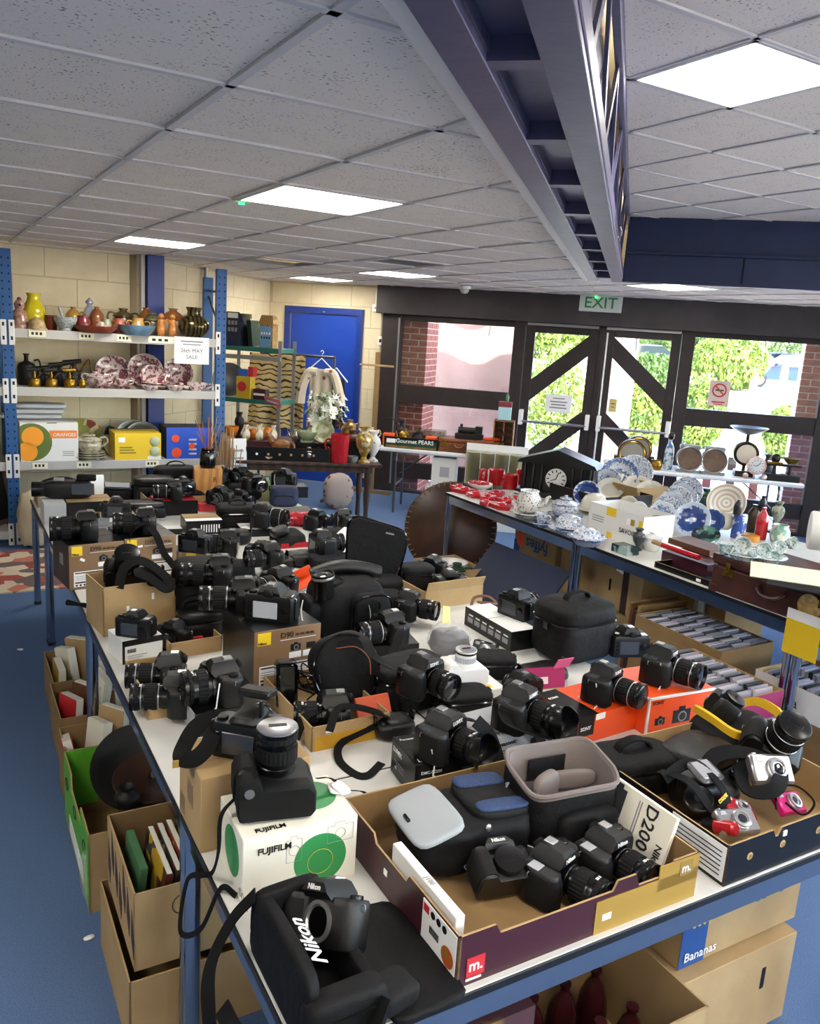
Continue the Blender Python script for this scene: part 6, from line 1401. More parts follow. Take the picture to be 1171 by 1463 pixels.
# ================================================================== STONEWARE AND CHINA ON THE LEFT SHELVING
def glaze(n, a, b_, sc=14, rough=.25, lo=.4, hi=.62): return pm(n, a, rough, mix=(b_, sc, lo, hi), coat=.3)
G = dict(pinkhen=glaze('pink_stoneware','b08a78','8a6454',40), yellow=glaze('yellow_glaze','c9b81c','b5a214',4,.12), honey=glaze('honey_biscuit','b8a070','96805a',30,.6), rust=glaze('rust_clay','8a3a1e','702c16',20,.5), mort=glaze('grey_speckle','a9b0ae','7f8684',60), amber=glaze('amber_glaze','a8803a','7a5420',10), bluegrey=glaze('blue_grey_glaze','9aa0ae','82889a',8), maroon=glaze('maroon_glaze','7a2a30','5c1c24',14), saltb=glaze('brown_salt_glaze','8a542a','6e3e1c',12), olive=glaze('olive_brown_glaze','5c4e2c','3c3018',14), floral=glaze('pale_floral','c8c0ac','a08878',30), terra=glaze('terracotta_pink','b8604a','a04c38',12,.5), ochre=glaze('ochre_glaze','c8a05c','b08444',12), cream=glaze('cream_stone','c9b698','b09c7c',8), blued=glaze('blue_dish_glaze','6a8aa0','54748c',10), metalv=pm('bronze_lustre','5a5030',.16,.55,pat=('wave','2c2414',9,4,.2,.8,'X')), tan=glaze('tan_figurine','b87a40','94581f',20))
SG = 'stoneware on the top shelf'
def pot(name, label, px, wpx, hpx, prof, mat, cat, off=.14, z=SZ[2], **kw):
 p_ = shp(px, off, z); s_ = sc_px(1, p_); return ware(name, label, p_, wpx*s_, hpx*s_, prof, mat, cat, kw.pop('yaw',30), kw.pop('group',SG), **kw)
h = pot('hen_vase','pink speckled stoneware hen standing on the top shelf',32,27,30,'dome',G['pinkhen'],'ornament',.10)
s_ = sc_px(1,shp(32,.1,SZ[2]))
MB().ell(7*s_,6*s_,8*s_,(-.0,0,33*s_)).build('head', G['pinkhen'], h); MB().ell(3*s_,2*s_,3*s_,(.0,-1*s_,41*s_)).build('comb', pm('dark_comb','4a3230',.5), h); MB().ell(2.5*s_,4*s_,2*s_,(.0,-7*s_,33*s_),8,6).build('beak', MATS['dark_comb'], h)
pot('yellow_vase','tall bright yellow glazed vase on the top shelf',52,33,50,'vase',G['yellow'],'vase',.22)
pot('honey_pot','domed biscuit coloured pot beside the yellow vase',56,27,17,'dome',G['honey'],'pot',.03)
pot('rust_beaker','rust brown clay beaker beside the mortar',76,16,21,'mug',G['rust'],'beaker',.16)
m = pot('mortar','grey speckled mortar with a pestle on the top shelf',96,32,20,'bowl',G['mort'],'mortar',.05); pe = MB(); pe.tube([(.0,0,.05),(-.05,.0,.20)],[.016,.011],8); pe.build('pestle', G['mort'], m)
pot('amber_jug','amber stoneware jug behind the maroon pot',107,22,34,'flagon',G['amber'],'jug',.26,handle=1)
pot('cone_lid_jar','blue grey jar with a tall pointed lid on the top shelf',130,36,48,'cone',G['bluegrey'],'jar',.33)
pot('round_pot','round maroon glazed pot with a small rim',121,22,23,'pot',G['maroon'],'pot',.14)
pot('bottle_jug','brown shouldered cream bottle beside the maroon pot',140,20,36,'flagon',G['saltb'],'bottle',.24)
pot('lidded_casserole','olive brown lidded casserole with lug handles',177,28,36,'lidpot',G['olive'],'casserole',.36,handle=2)
pot('floral_pot','small pale floral pot in the brown dish',146,16,16,'pot',G['floral'],'pot',.10); pot('sage_jar','pale sage green jar beside the floral pot',154,15,20,'pot',glaze('sage_glaze','a9b49a','8c987c',12),'jar',.18)
pot('bronze_pot','brown handled pot behind the terracotta mug',166,17,22,'lidpot',glaze('caramel_glaze','96602a','74461a',12),'pot',.22,handle=2)
pot('terracotta_mug','terracotta pink mug with a curled handle',172,17,22,'jug',G['terra'],'mug',.10,handle=1)
pot('ochre_jug','ochre yellow jug with a handle behind the blue dish',198,21,24,'jug',G['ochre'],'jug',.14,handle=2)
pot('salt_flagon','brown salt glazed flagon behind the ochre jug',209,26,38,'flagon',G['saltb'],'flagon',.33)
pot('moss_jar','mottled moss green lidded jar with a rough texture',218,26,32,'lidpot',glaze('moss_glaze','6a6440','3e3a20',18,.5),'jar',.22)
pot('stone_jar','large brown and cream stone jar with a loop handle',247,34,39,'flagon',pm('stone_two_tone','c2ae90',.3,mix=('b49c78',4,.4,.6)),'jar',.26,handle=1)
j = [o for o in bpy.data.objects if o.name == 'stone_jar'][0]; s_ = sc_px(1,j.location); MB().lathe([(r_*34.6*s_,z_*39*s_+.001) for r_,z_ in PROF['flagon'][4:]],24).build('brown_shoulder', G['saltb'], j, smooth=50)
pot('brown_dish','wide shallow brown dish at the shelf edge',138,60,10,'dish',G['rust'],'dish',.02); pot('blue_dish','wide shallow blue glazed dish at the shelf edge',196,52,14,'dish',G['blued'],'dish',.01)
for k, px in enumerate((230,246)):
 f = pot('cat_figurine',['tan pottery figurine with raised arms by the blue dish','tan pottery figurine leaning towards its twin by the lustre vase'][k],px,12,24,'pot',G['tan'],'figurine',.02); s_ = sc_px(1,f.location); MB().ell(4.5*s_,4.5*s_,5*s_,(0,0,28*s_)).build('head', G['tan'], f); ar = MB(); ar.tube(sm([(0,-2*s_,18*s_),((9-18*k)*s_*.6,-3*s_,22*s_),((9-18*k)*s_,-2*s_,24*s_)],4), 2*s_, 6); ar.build('arm', G['tan'], f)
pot('lustre_vase','round bronze lustre vase with a short neck at the shelf end',276,44,43,'onion',G['metalv'],'vase',.06)
# middle shelf: blowlamps
brass = pm('brass_old','a8842c',.3,.85,mix=('7a5c1c',20,.4,.6)); iron = pm('iron_black','1a1817',.55,.3)
S2 = 'blowlamps on the middle shelf'
for k, px in enumerate((50,74,100)):
 b_ = pot('blowlamp',['brass blowlamp under the dark kettle on the middle shelf','brass blowlamp between its two neighbours on the middle shelf','brass blowlamp with an upright burner tube on the middle shelf'][k],px,17,18,'tank',brass,'blowlamp',.05,SZ[1],group=S2); s_ = sc_px(1,b_.location)
 q = MB(); q.cyl((-9*s_,0,24*s_),(8*s_,0,25*s_),3.2*s_,2.6*s_,10); q.build('burner_tube', iron if k < 2 else brass, b_); q = MB(); q.tube(sm([(4*s_,0,14*s_),(12*s_,3*s_,20*s_),(15*s_,5*s_,10*s_),(12*s_,6*s_,3*s_)],4), 1.6*s_, 6); q.build('handle', iron, b_); q = MB(); q.cyl((0,0,16*s_),(0,0,23*s_),1.5*s_); q.build('riser', brass, b_)
pot('brass_pot','small round brass pot at the end of the blowlamps',118,10,12,'pot',brass,'pot',.03,SZ[1],group=S2)
pot('iron_kettle','dark iron kettle with a tall spindle at the shelf post',39,24,44,'tank',iron,'kettle',.26,SZ[1],handle=1,group=S2)
for k, (px,w1,h1) in enumerate(((62,22,22),(86,24,28),(106,18,32))): 
 b_ = pot('blowlamp',['black iron blowlamp behind the brass ones','wide black iron blowlamp with a tilted burner','tall black iron blowlamp with a bent pipe'][k],px,w1,h1,'tank',iron,'blowlamp',.24,SZ[1],group=S2); s_ = sc_px(1,b_.location); q = MB(); q.cyl((-14*s_,0,h1*s_),(10*s_,0,(h1+4)*s_),4*s_,3*s_,10); q.build('burner_tube', iron, b_)
 q = MB(); q.tube(sm([(8*s_,0,h1*.6*s_),(20*s_,0,(h1+6)*s_),(24*s_,0,h1*.6*s_)],5), 1.2*s_, 5); q.build('pipe', brass, b_)
pk = pm('red_transfer_china','c6b2ac',.2,pat=('rings','7c4650',60,16,26),coat=.4); pk2 = pm('red_transfer_cup','d2c6c0',.2,mix=('96606a',40,.5,.6),coat=.4)
S3 = 'red transfer china on the middle shelf'
def lean(label, px, rpx, off, z, mat, yaw=30, oval=1.0, tilt=75, group=S3, **kw):
 p_ = shp(px, off, z); s_ = sc_px(1,p_); return plate(label, p_, rpx*s_, mat, tilt, yaw, group, oval=oval, **kw)
lean('wavy edged red transfer platter leaning at the back of the middle shelf',163,22,.30,SZ[1],pk,oval=1.15); lean('big oval red transfer platter with a bird scene',208,24,.28,SZ[1],pk,oval=1.05); lean('red transfer plate standing behind the shelf notice',255,21,.31,SZ[1],pk); lean('small oval red transfer dish leaning on the bird platter',219,17,.20,SZ[1],pk,oval=1.1,tilt=68)
pot('tureen','red transfer lidded tureen beside the wavy platter',138,26,22,'lidpot',pk2,'tureen',.22,SZ[1],handle=2,group=S3)
for k, px in enumerate((145,175)):
 p_ = shp(px,.06,SZ[1]); s_ = sc_px(1,p_); plate(['red transfer saucer under the cup by the blowlamps','red transfer saucer under the cup by the flat dishes'][k], p_, 16*s_, pk, 0, 0, S3, 'saucer'); ware('cup', ['red transfer cup on the saucer by the blowlamps','red transfer cup on the saucer by the flat dishes'][k], p_+Vector((0,0,.022)), 19*s_, 10*s_, 'cup', pk2, 'cup', 20, S3, handle=1)
for k, (px,rp,of,dz) in enumerate(((222,26,.14,0),(226,24,.14,.022),(262,20,.22,0))):
 p_ = shp(px,of,SZ[1]+dz); s_ = sc_px(1,p_); plate(['broad flat red transfer plate under the stack','second flat red transfer plate of the stack','flat red transfer plate below the small oval dish'][k], p_, rp*s_, pk, 0, 0, S3)
for k, px in enumerate((214,250)): pot('small_dish',['small pale scalloped dish at the shelf edge','small pale oval dish at the shelf edge by the sauce boat'][k],px,24,7,'dish',pk2,'dish',.0,SZ[1],group=S3)
g = pot('sauce_boat','red transfer sauce boat on a stand under the shelf notice',281,24,12,'cup',pk2,'sauce boat',.04,SZ[1],handle=1,spout=1,group=S3); g.scale = (1.2,.75,1); p_ = shp(281,.04,SZ[1])
# low shelf
oc = carton('white fruit carton printed with oranges on the low shelf', p=SP+UX*sx_px(26,0)+VX*.0, w_=.455, d_=.30, h_=.33, z=SZ[0], yaw=30, front='whitec', name='fruit_carton')
fr(oc,.50,.98,.60,.80,pm('orange_print','e8842a',.5)); ft(oc,'ORANGES',.56,.65,.040,'print',.01)
w_, d_, h_ = oc['dim']
for (x,z,r_,m_) in ((-.14,.165,.16,pm('leaf_print','5a6e2a',.5)),(-.13,.21,.085,pm('orange_fruit_print','f09a1c',.5)),(-.175,.085,.08,MATS['orange_fruit_print'])):
 q = [(max(-w_/2+.002,min(w_/2,x+r_*math.cos(a*PI/16))), max(.004,min(h_-.004,z+r_*math.sin(a*PI/16)))) for a in range(32)]; dy = .001 if r_ > .1 else .002
 MB().loft([[(a,-d_/2-dy,c) for a,c in q],[(a,-d_/2+.001,c) for a,c in q]]).build('fruit_print', m_, oc, smooth=0)
for k in range(3): fr(oc,.72,.92,.14+.05*k,.16+.05*k,'grey','print_line')
MB().box(-.02,.06,-d_/2-.002,-d_/2,.325,.331).build('hand_hole', K['black'], oc, smooth=0)
yc = carton('yellow printed carton with pale green balls in a window', p=SP+UX*sx_px(163,0)+VX*0, w_=.40, d_=.30, h_=.24, z=SZ[0], yaw=30, front='yellow', name='fruit_carton'); w_, d_, h_ = yc['dim']
for k in range(2): MB().ell(.046,.02,.046,(.145,-d_/2,.075+.09*k),14,10).build('ball', pm('pale_green_ball','b7c09a',.5), yc)
fr(yc,.70,1,.0,.14,'whitec'); fr(yc,.08,.22,.66,.84,'tagw','sticker')
for k in range(3): fr(yc,.1,.45-.04*k,.24+.1*k,.29+.1*k,pm('olive_print','8a7a1c',.6),'print_line')
cc = carton('royal blue carton printed with small oranges', p=SP+UX*sx_px(238,0)+VX*0, w_=.40, d_=.30, h_=.29, z=SZ[0], yaw=30, front='navy', name='fruit_carton'); K['royal'] = pm('royal_blue_card','1f4fc0',.4)
w_, d_, h_ = cc['dim']; fr(cc,0,1,0,1,'royal','print_panel')
for (x,z,r_) in ((-.12,.19,.035),(-.11,.06,.045),(.03,.12,.028)): MB().lathe([(r_,0),(r_,.002),(0,.002)],20,TM((x,-d_/2,z),(90,0,0))).build('orange_print', K['orange'], cc)
for z in (.17,.13,.08,.04): fr(cc,.50,.68,z/h_,(z+.018)/h_,'tagw','print_line')
S4 = 'crockery on the low shelf'
gy = pm('cream_green_china','b9b39c',.25,mix=('8f8a70',30,.45,.6),coat=.3)
p_ = shp(127,.06,SZ[0]); s_ = sc_px(1,p_)
for k in range(3): plate(['cream platter beneath the tureen on the low shelf','second cream platter beneath the tureen on the low shelf','third cream platter beneath the tureen on the low shelf'][k], p_+Vector((0,0,.02*k)), (22-k)*s_, gy, 0, 30, S4)
ware('tureen','cream lidded tureen with a knob on the low shelf', p_+Vector((0,0,.065)), 32*s_, 26*s_, 'lidpot', gy, 'tureen', 30, S4, handle=2)
lean('patterned tray standing at the back of the low shelf',117,26,.32,SZ[0],pm('retro_tray','b8a878',.4,pat=('multi',18,['7a3a2a','c8b890','8a8a3a','d8d0b8','a04a2a'])),group=S4,oval=1.1); lean('cream plate leaning beside the patterned tray',150,15,.26,SZ[0],gy,yaw=80,group=S4); lean('tall cream plate leaning next to its twin',155,15,.26,SZ[0],gy,yaw=80,group=S4)
lean('grey metal dish standing behind the yellow carton',190,24,.36,SZ[0],pm('dull_pewter','8a8c8a',.35,.6),group=S4); lean('second grey metal dish behind the yellow carton',204,23,.33,SZ[0],MATS['dull_pewter'],group=S4,oval=1.1)
lean('dark plate standing in a rack at the back of the low shelf',160,20,.36,SZ[0],K['lcd'],yaw=80,group=S4)
for k in range(3):
 q = shp(40+8*k,.30,SZ[0]+.335+.045*k); t = thing('foam_roll', ['folded white foam sheet on top of the oranges carton','second folded white foam sheet above the oranges carton','uppermost folded white foam sheet above the oranges carton'][k], 'packing foam', q, 30); MB().soft(.52-.05*k,.20,.042,e=5,n=8,amp=.05,flat=False).build('sheet', pm('foam_white','c4c6c8',.7), t, smooth=60)
# below and beside
for k, (px,yw,mt) in enumerate(((6,80,'brownl'),)):
 t = thing('picture_frame', ['dark framed picture leaning under the low shelf','pale wooden framed picture leaning under the low shelf'][k], 'picture', shp(px-14,.20+.06*k,.125), rot=(-10,0,yw)); MB().box(-.16,.16,-.012,.012,0,.50).build('board', K['nylon2'], t, smooth=0)
 for (x0,x1,z0,z1) in ((-.18,-.14,0,.52),(.14,.18,0,.52),(-.18,.18,0,.04),(-.18,.18,.48,.52)): MB().box(x0,x1,-.018,.018,z0,z1,b=.003).build('moulding', K[mt], t, smooth=0)
t = thing('floral_vase', 'red floral china vase standing under the low shelf', 'vase', shp(60,.10,.12), 0); MB().lathe([(r_*.16,z_*.40) for r_,z_ in PROF['vase']],24).build('body', pm('red_floral','c8b8a8',.3,pat=('vor','8a2028',16,.28,.4)), t, smooth=50)
t = thing('woven_bag', 'cream cloth bag slumped under the low shelf', 'bag', shp(44,-.12,.0), 10); MB().soft(.26,.26,.48,e=3,n=10,amp=.12).build('cloth', pm('cream_cloth','b8ac94',.9), t, smooth=60)
bk_l = carton('dark archive carton on the neighbouring low shelf', p=SP+UX*(-.46), w_=.32, d_=.28, h_=.18, z=SZ[0], yaw=30, front='blackc', name='archive_carton'); fr(bk_l,.6,.9,.2,.5,'tagw')
for k, (dx,ww,hh,m_) in enumerate(((-.14,.12,.30,'leaf'),(-.30,.14,.24,'x'))):
 ware('green_vase', ['dark green glass vase on the neighbouring top shelf','cloudy white vase on the neighbouring top shelf'][k], SP+UX*dx+VX*.14+Vector((0,0,SZ[2])), ww, hh, 'vase', glaze('dark_green_glass','2c3a20','1c2814',8) if k == 0 else G['bluegrey'], 'vase')
ware('glass_bowl','pressed glass bowl on the neighbouring middle shelf', SP+UX*(-.16)+VX*.14+Vector((0,0,SZ[1])), .2,.12,'bowl',G['mort'],'bowl')
# rug under the table end
K['rug'] = pm('rug_red_cream','a8584c',.95,pat=('multi',9,['a04a40','c8b8a0','6a5a58','b8705c','d0c0a8','8a4038','5a4a50']),bump=.4,bs=120)
t = tag(MB().box(-1.3,.42,0,1.12,0,.012).build('rug', K['rug'], smooth=0, loc=uv(0,5.06,0), rot=(0,0,30)), 'red and cream patterned rug on the carpet by the shelving', 'rug')
# ================================================================== GREY RACK, CLOTHES RAIL AND ORNAMENT TABLE
m_galv = pm('galvanised_grey', '9a9a98', .4, .5); m_teal = pm('shelf_teal', '1c6b5e', .5)
RP = Vector((-1.95,8.85,0))
def rpx(px, off=0.0):  # along the rack front
 q = onplane(px, 520, (RP.x,RP.y), 104.2); return q
def rk(px, py, p=RP): return onplane(px, py, (p.x,p.y), 104.2)
a = rk(318,500); c = rk(400,500); rw = (c-a).length
rack = thing('metal_rack', 'grey angle iron rack with teal shelves by the blue door', 'rack', (a.x,a.y,0), -14.2)
ztop = rk(360,496).z; zmid = rk(355,570).z
for (x,y) in ((0,0),(rw,0),(0,.38),(rw,.38)): MB().box(x-.02,x+.02,y-.003,y+.003,0,rk(400,490).z+.02).box(x-.02,x-.014,y,y+.03,0,rk(400,490).z+.02).build('upright', m_galv, rack, smooth=0)
for z in (ztop, zmid, .25): MB().box(-.01,rw+.01,.0,.40,z-.045,z,b=.003).build('shelf', m_teal, rack, smooth=0)
MB().box(-.01,rw+.01,-.012,.0,ztop-.13,ztop-.085,b=.002).build('crossbar', m_galv, rack, smooth=0)
def rkp(px, z, off=.15): q = rk(px,500,RP+Vector((WN.x,WN.y,0))*off); return Vector((q.x,q.y,z))
s_ = sc_px(1, rkp(360,ztop))
def magfile(px, wpx, hpx, label, m_, extra=None, front=True):
 t = thing('magazine_file', label, 'magazine file', rkp(px,ztop,.10), -14.2); W_ = wpx*s_; H_ = hpx*s_
 MB().loft([[(-W_/2,-.02,0),(W_/2,-.02,0),(W_/2,-.02,H_),(-W_/2,-.02,H_)],[(-W_/2,.20,0),(W_/2,.20,0),(W_/2,.20,H_*.45),(-W_/2,.20,H_*.45)]]).build('case', m_, t, smooth=0)
 return t, W_, H_
t, W_, H_ = magfile(333,20,47,'navy printed magazine file on the teal shelf',K['navy'])
MB().box(-W_*.4,W_*.4,-.022,-.02,H_*.82,H_*.97).build('label_panel', K['tagw'], t, smooth=0)
for i in range(3):
 for k in range(2): MB().box(-W_*.36+i*W_*.26,-W_*.36+i*W_*.26+W_*.18,-.022,-.02,H_*(.42+.2*k),H_*(.54+.2*k)).build('picture_print', K['grey'], t, smooth=0)
magfile(317,8,47,'yellow spined file beside the navy magazine file',K['yellow'])
t = thing('black_folder', 'leaning black folders behind the navy magazine file', 'folder', rkp(352,ztop,.2), -14.2); MB().box(-.06,.02,-.02,.18,0,.30,M=TM(rot=(0,-14,0))).build('folder', K['nylon2'], t, smooth=0); MB().box(.03,.08,-.02,.18,0,.27,M=TM(rot=(0,-6,0))).build('folder', pm('dark_green_folder','1f3a2a',.6), t, smooth=0)
ware('grey_spool','grey rounded spool resting above the folders', rkp(350,ztop+.29,.16), .13,.05,'tin',pm('spool_grey','6b6b58',.7),'spool')
t = thing('house_tin', 'house shaped tin with a thatched roof and blue front', 'tin', rkp(383,ztop,.14), -14.2); W_, H_ = 21*s_, 45*s_
MB().box(-W_/2,W_/2,-.07,.07,0,H_*.72,b=.004).build('walls', pm('thatch_tan','b0905c',.6,mix=('96764a',30,.4,.6)), t, smooth=0); MB().loft([[(-W_*.55,-.08,H_*.72),(W_*.55,-.08,H_*.72),(W_*.55,.08,H_*.72),(-W_*.55,.08,H_*.72)],[(-W_*.4,-.05,H_),(W_*.4,-.05,H_),(W_*.4,.05,H_),(-W_*.4,.05,H_)]]).build('roof', pm('thatch_gold','b8925a',.7,pat=('wave','8a6a3c',14,3,.3,.7,'X')), t, smooth=0)
MB().box(-W_*.42,W_*.36,-.073,-.07,.01,H_*.66).build('blue_front', pm('tin_blue','6a9cc8',.4), t, smooth=0)
for i in range(4):
 for k in range(2): MB().box(-W_*.34+i*W_*.19,-W_*.34+i*W_*.19+W_*.1,-.075,-.073,H_*(.28+.13*k),H_*(.35+.13*k)).build('window_print', K['tagw'] if k else m_ink, t, smooth=0)
# teal middle shelf
plate('round grey tin lid standing on the rack shelf', rkp(328,zmid,.10), 24*s_, MATS['dull_pewter'], 80, -14.2+20, cat='lid', name='round_tin_dish')
t = thing('yellow_tin', 'yellow tea tin with a red badge on the teal shelf', 'tin', rkp(352,zmid,.06), -14.2); MB().box(-11*s_,11*s_,-.06,.06,0,31*s_,b=.004).build('body', pm('tin_yellow','c8a828',.4), t, smooth=0); MB().lathe([(7*s_,0),(7*s_,.003),(0,.003)],18,TM((-2*s_,-.06,17*s_),(90,0,0))).build('red_badge', K['red'], t)
t = thing('blue_red_box', 'blue and red toy box on the yellow tin', 'box', rkp(354,zmid+31*s_+.002,.06), -14.2); MB().box(-11*s_,4*s_,-.05,.05,0,10*s_,b=.003).build('blue_half', pm('toy_blue','2f62b8',.4), t, smooth=0); MB().box(4*s_,12*s_,-.05,.05,0,14*s_,b=.003).build('red_half', K['red'], t, smooth=0)
t = thing('red_boxes', 'small dark red carton beside the yellow tin', 'box', rkp(374,zmid,.06), -14.2); MB().box(-9*s_,10*s_,-.05,.05,0,15*s_,b=.003).build('carton_body', K['maroon'], t, smooth=0); MB().box(-8*s_,9*s_,-.052,-.05,6*s_,9*s_).build('print_line', K['tagw'], t, smooth=0)
t = thing('pink_flyer', 'pink printed flyer hanging off the teal shelf', 'flyer', rkp(392,zmid-.02,-.06), rot=(35,12,-20)); MB().box(-.10,.10,-.001,.001,-.02,.08).build('sheet', pm('pink_paper','d87a80',.7), t, smooth=0); MB().box(-.07,.07,-.002,-.001,.01,.03).build('print_line', K['tagw'], t, smooth=0)
# clothes rail
cr = Vector((-1.35,9.62,0)); a = onplane(405,506,(cr.x,cr.y),104.2); c = onplane(478,511,(cr.x,cr.y),104.2); L_ = (c-a).length+.3
t = thing('clothes_rail', 'black clothes rail in front of the blue door', 'clothes rail', (a.x-.29*WD.x,a.y-.29*WD.y,0), -14.2)
zr = (a.z+c.z)/2
q = MB(); q.cyl((0,0,zr),(L_,0,zr),.016,n=10); q.build('rail', K['lcd'], t)
for x in (.01, L_-.01): q = MB(); q.cyl((x,0,.03),(x,0,zr+.02),.015,n=10); q.build('upright', K['lcd'], t); MB().box(x-.015,x+.015,-.25,.25,0,.03,b=.004).build('foot', K['lcd'], t)
def cloth(name, label, px0, px1, py0, py1, off, mat, cat, nx=22, nz=26, hem=0.0, wav=.03, sl=0.0):
 p0 = Vector((cr.x,cr.y))-WN*off; A_ = onplane(px0,py0,p0,104.2); C_ = onplane(px1,py0,p0,104.2); B_ = onplane((px0+px1)/2,py1,p0,104.2); W_ = (C_-A_).length; H_ = A_.z-B_.z
 t = thing(name, label, cat, (A_.x,A_.y,A_.z), -14.2); vs = []; fs = []
 for i in range(nx+1):
  for j in range(nz+1):
   u_, v_ = i/nx, j/nz; x = W_*(u_+sl*v_*(u_-.5)); z = -H_*v_*(1+hem*math.sin(u_*9)); y = wav*(math.sin(u_*15+v_*2.5)+.6*noise.noise(Vector((u_*5,v_*4,px0))))*(.3+v_)
   vs.append((x,y,z))
 for i in range(nx):
  for j in range(nz): a0 = i*(nz+1)+j; fs.append((a0,a0+nz+1,a0+nz+2,a0+1))
 o_ = MB().add(vs,fs).build('fabric', mat, t, smooth=80); sol = o_.modifiers.new('thickness','SOLIDIFY'); sol.thickness = .006
 return t, W_, H_
cloth('tiger_print_throw','tan tiger striped throw draped over the clothes rail',357,436,503,612,.03,pm('tiger_print','c9b07c',.85,pat=('wave','2c2018',5,9,.08,.30,'Z')),'throw',sl=.05)
m_rob = pm('cream_floral_cloth','cfc3ae',.85,pat=('vor','8a4a48',9,.16,.26))
t, W_, H_ = cloth('floral_robe','cream robe with flower print on a hanger',444,474,526,618,.06,m_rob,'robe',sl=.3,wav=.02)
for sg in (-1,1): q = MB(); q.tube(sm([(W_/2+sg*.05,0,-.035),(W_/2+sg*.15,0,-.05),(W_/2+sg*.22,-.01,-.22),(W_/2+sg*.25,0,-.40)],5), [.045+.0012*i for i in range(16)], 8); q.build('sleeve', m_rob, t)
q = MB(); q.tube(sm([(W_/2,0,.16),(W_/2+.02,0,.19),(W_/2,0,.21),(W_/2-.015,0,.19)],4), .005, 5); q.tube([(W_/2-.16,0,-.02),(W_/2,0,.12),(W_/2+.16,0,-.02)], .007, 6); q.build('hanger', K['wht'], t)
t, W_, H_ = cloth('dark_jacket','dark jacket with red trim beside the floral robe',468,492,540,612,.0,pm('dark_jacket_cloth','181418',.8,mix=('6a2028',14,.6,.66)),'jacket',sl=.3,wav=.02)
q = MB(); q.tube([(W_/2-.16,0,-.01),(W_/2,0,.12),(W_/2+.14,0,-.03)], .008, 6); q.build('hanger', K['wht'], t); MB().box(.02,.10,-.03,-.02,-.14,.0).build('green_tag', pm('green_tag','2fa858',.5), t, smooth=0)
# wooden cross stand
q = onplane(535,600,(wl(.0).x,wl(.0).y-.35),104.2); t = thing('wooden_easel', 'tall wooden cross shaped stand before the dark jamb', 'stand', (q.x,q.y,0), -14.2)
zz = onplane(538,503,(q.x,q.y),104.2).z; MB().box(-.03,.03,-.015,.015,0,zz,b=.004).build('upright', K['kraftd'], t, smooth=0); zc = onplane(538,522,(q.x,q.y),104.2).z; MB().box(-.22,.21,-.025,-.012,zc-.012,zc+.012,b=.003).build('crossbar', K['kraft'], t, smooth=0)
for sg in (-1,1): MB().box(-.02,.02,-.02,.25*1,.0,.04,M=TM(rot=(0,0,90*sg))).build('foot', K['kraftd'], t, smooth=0)
# ---- ornament table
STZ = .15
def wt(px, py=None, off=.2, z=TT):  # place on the ornament table: off = distance back from its front edge
 d0 = Vector((math.cos(rad(12)),math.sin(rad(12)))); n0 = Vector((-d0.y,d0.x)); p0 = Vector((-1.72,7.42))+n0*off; q = onplane(px,600,p0,78.0); return Vector((q.x,q.y,z))
s_ = sc_px(1, wt(450))
bt = tray('black low tray of small ornaments on the wooden table', (wt(352,off=.04).x,wt(352,off=.04).y), 116*s_, .34, 25*s_*.75, yaw=12, outer='blackc', inner='blackc', name='ornament_tray')
w_, d_, h_ = bt['dim']
for k in range(6): MB().lathe([(.012,0),(.012,.002),(0,.002)],14,TM((-w_/2+.1+k*.105,-d_/2,.06),(90,0,0))).build('vent_hole', K['kraft'] if k else K['tagw'], bt)
# horse
hm = pm('carved_brown','8a5a30',.4,mix=('6a4020',14,.4,.6)); t = thing('horse_figure', 'brown carved horse figure standing in the black tray', 'figurine', wt(402,off=.12,z=TT+.02), 190); k_ = s_
MB().ell(14*k_,6*k_,7*k_,(0,0,19*k_)).build('body', hm, t)
for x in (-9,9):
 for y in (-3,3): q = MB(); q.tube([(x*k_,y*k_,16*k_),(x*k_*1.05,y*k_,8*k_),(x*k_,y*k_,0)],[3*k_,2*k_,2.2*k_],7); q.build('leg', hm, t)
q = MB(); q.tube(sm([(11*k_,0,22*k_),(16*k_,0,29*k_),(18*k_,0,32*k_),(23*k_,0,28*k_)],4), [5*k_]*4+[4*k_]*5+[2.6*k_]*4, 8); q.build('head', hm, t); q = MB(); q.tube(sm([(-13*k_,0,22*k_),(-18*k_,0,18*k_),(-19*k_,0,8*k_)],4), 2*k_, 6); q.build('tail', hm, t)
redg = pm('red_gloss_glaze','b01820',.15,pat=('vor','d84a48',22,.12,.2),coat=.6)
ware('red_jug','bright red moulded jug on the wooden table', wt(487,off=.08), 27*s_, 40*s_, 'mug', redg, 'jug', 190, None, handle=1)
j = wt(487,off=.08); 
ware('gold_urn','tall gold mottled urn vase on the wooden table', wt(522,off=.10), 25*s_, 52*s_, 'urn', pm('gold_mottle','a8842c',.3,.5,mix=('e0d4b0',18,.5,.58)), 'vase'); ware('white_urn','white vase with dark flowers behind the gold urn', wt(535,off=.20), 22*s_, 44*s_, 'urn', pm('white_flower_vase','d8d4cc',.3,pat=('vor','5a6a58',20,.14,.22)), 'vase')
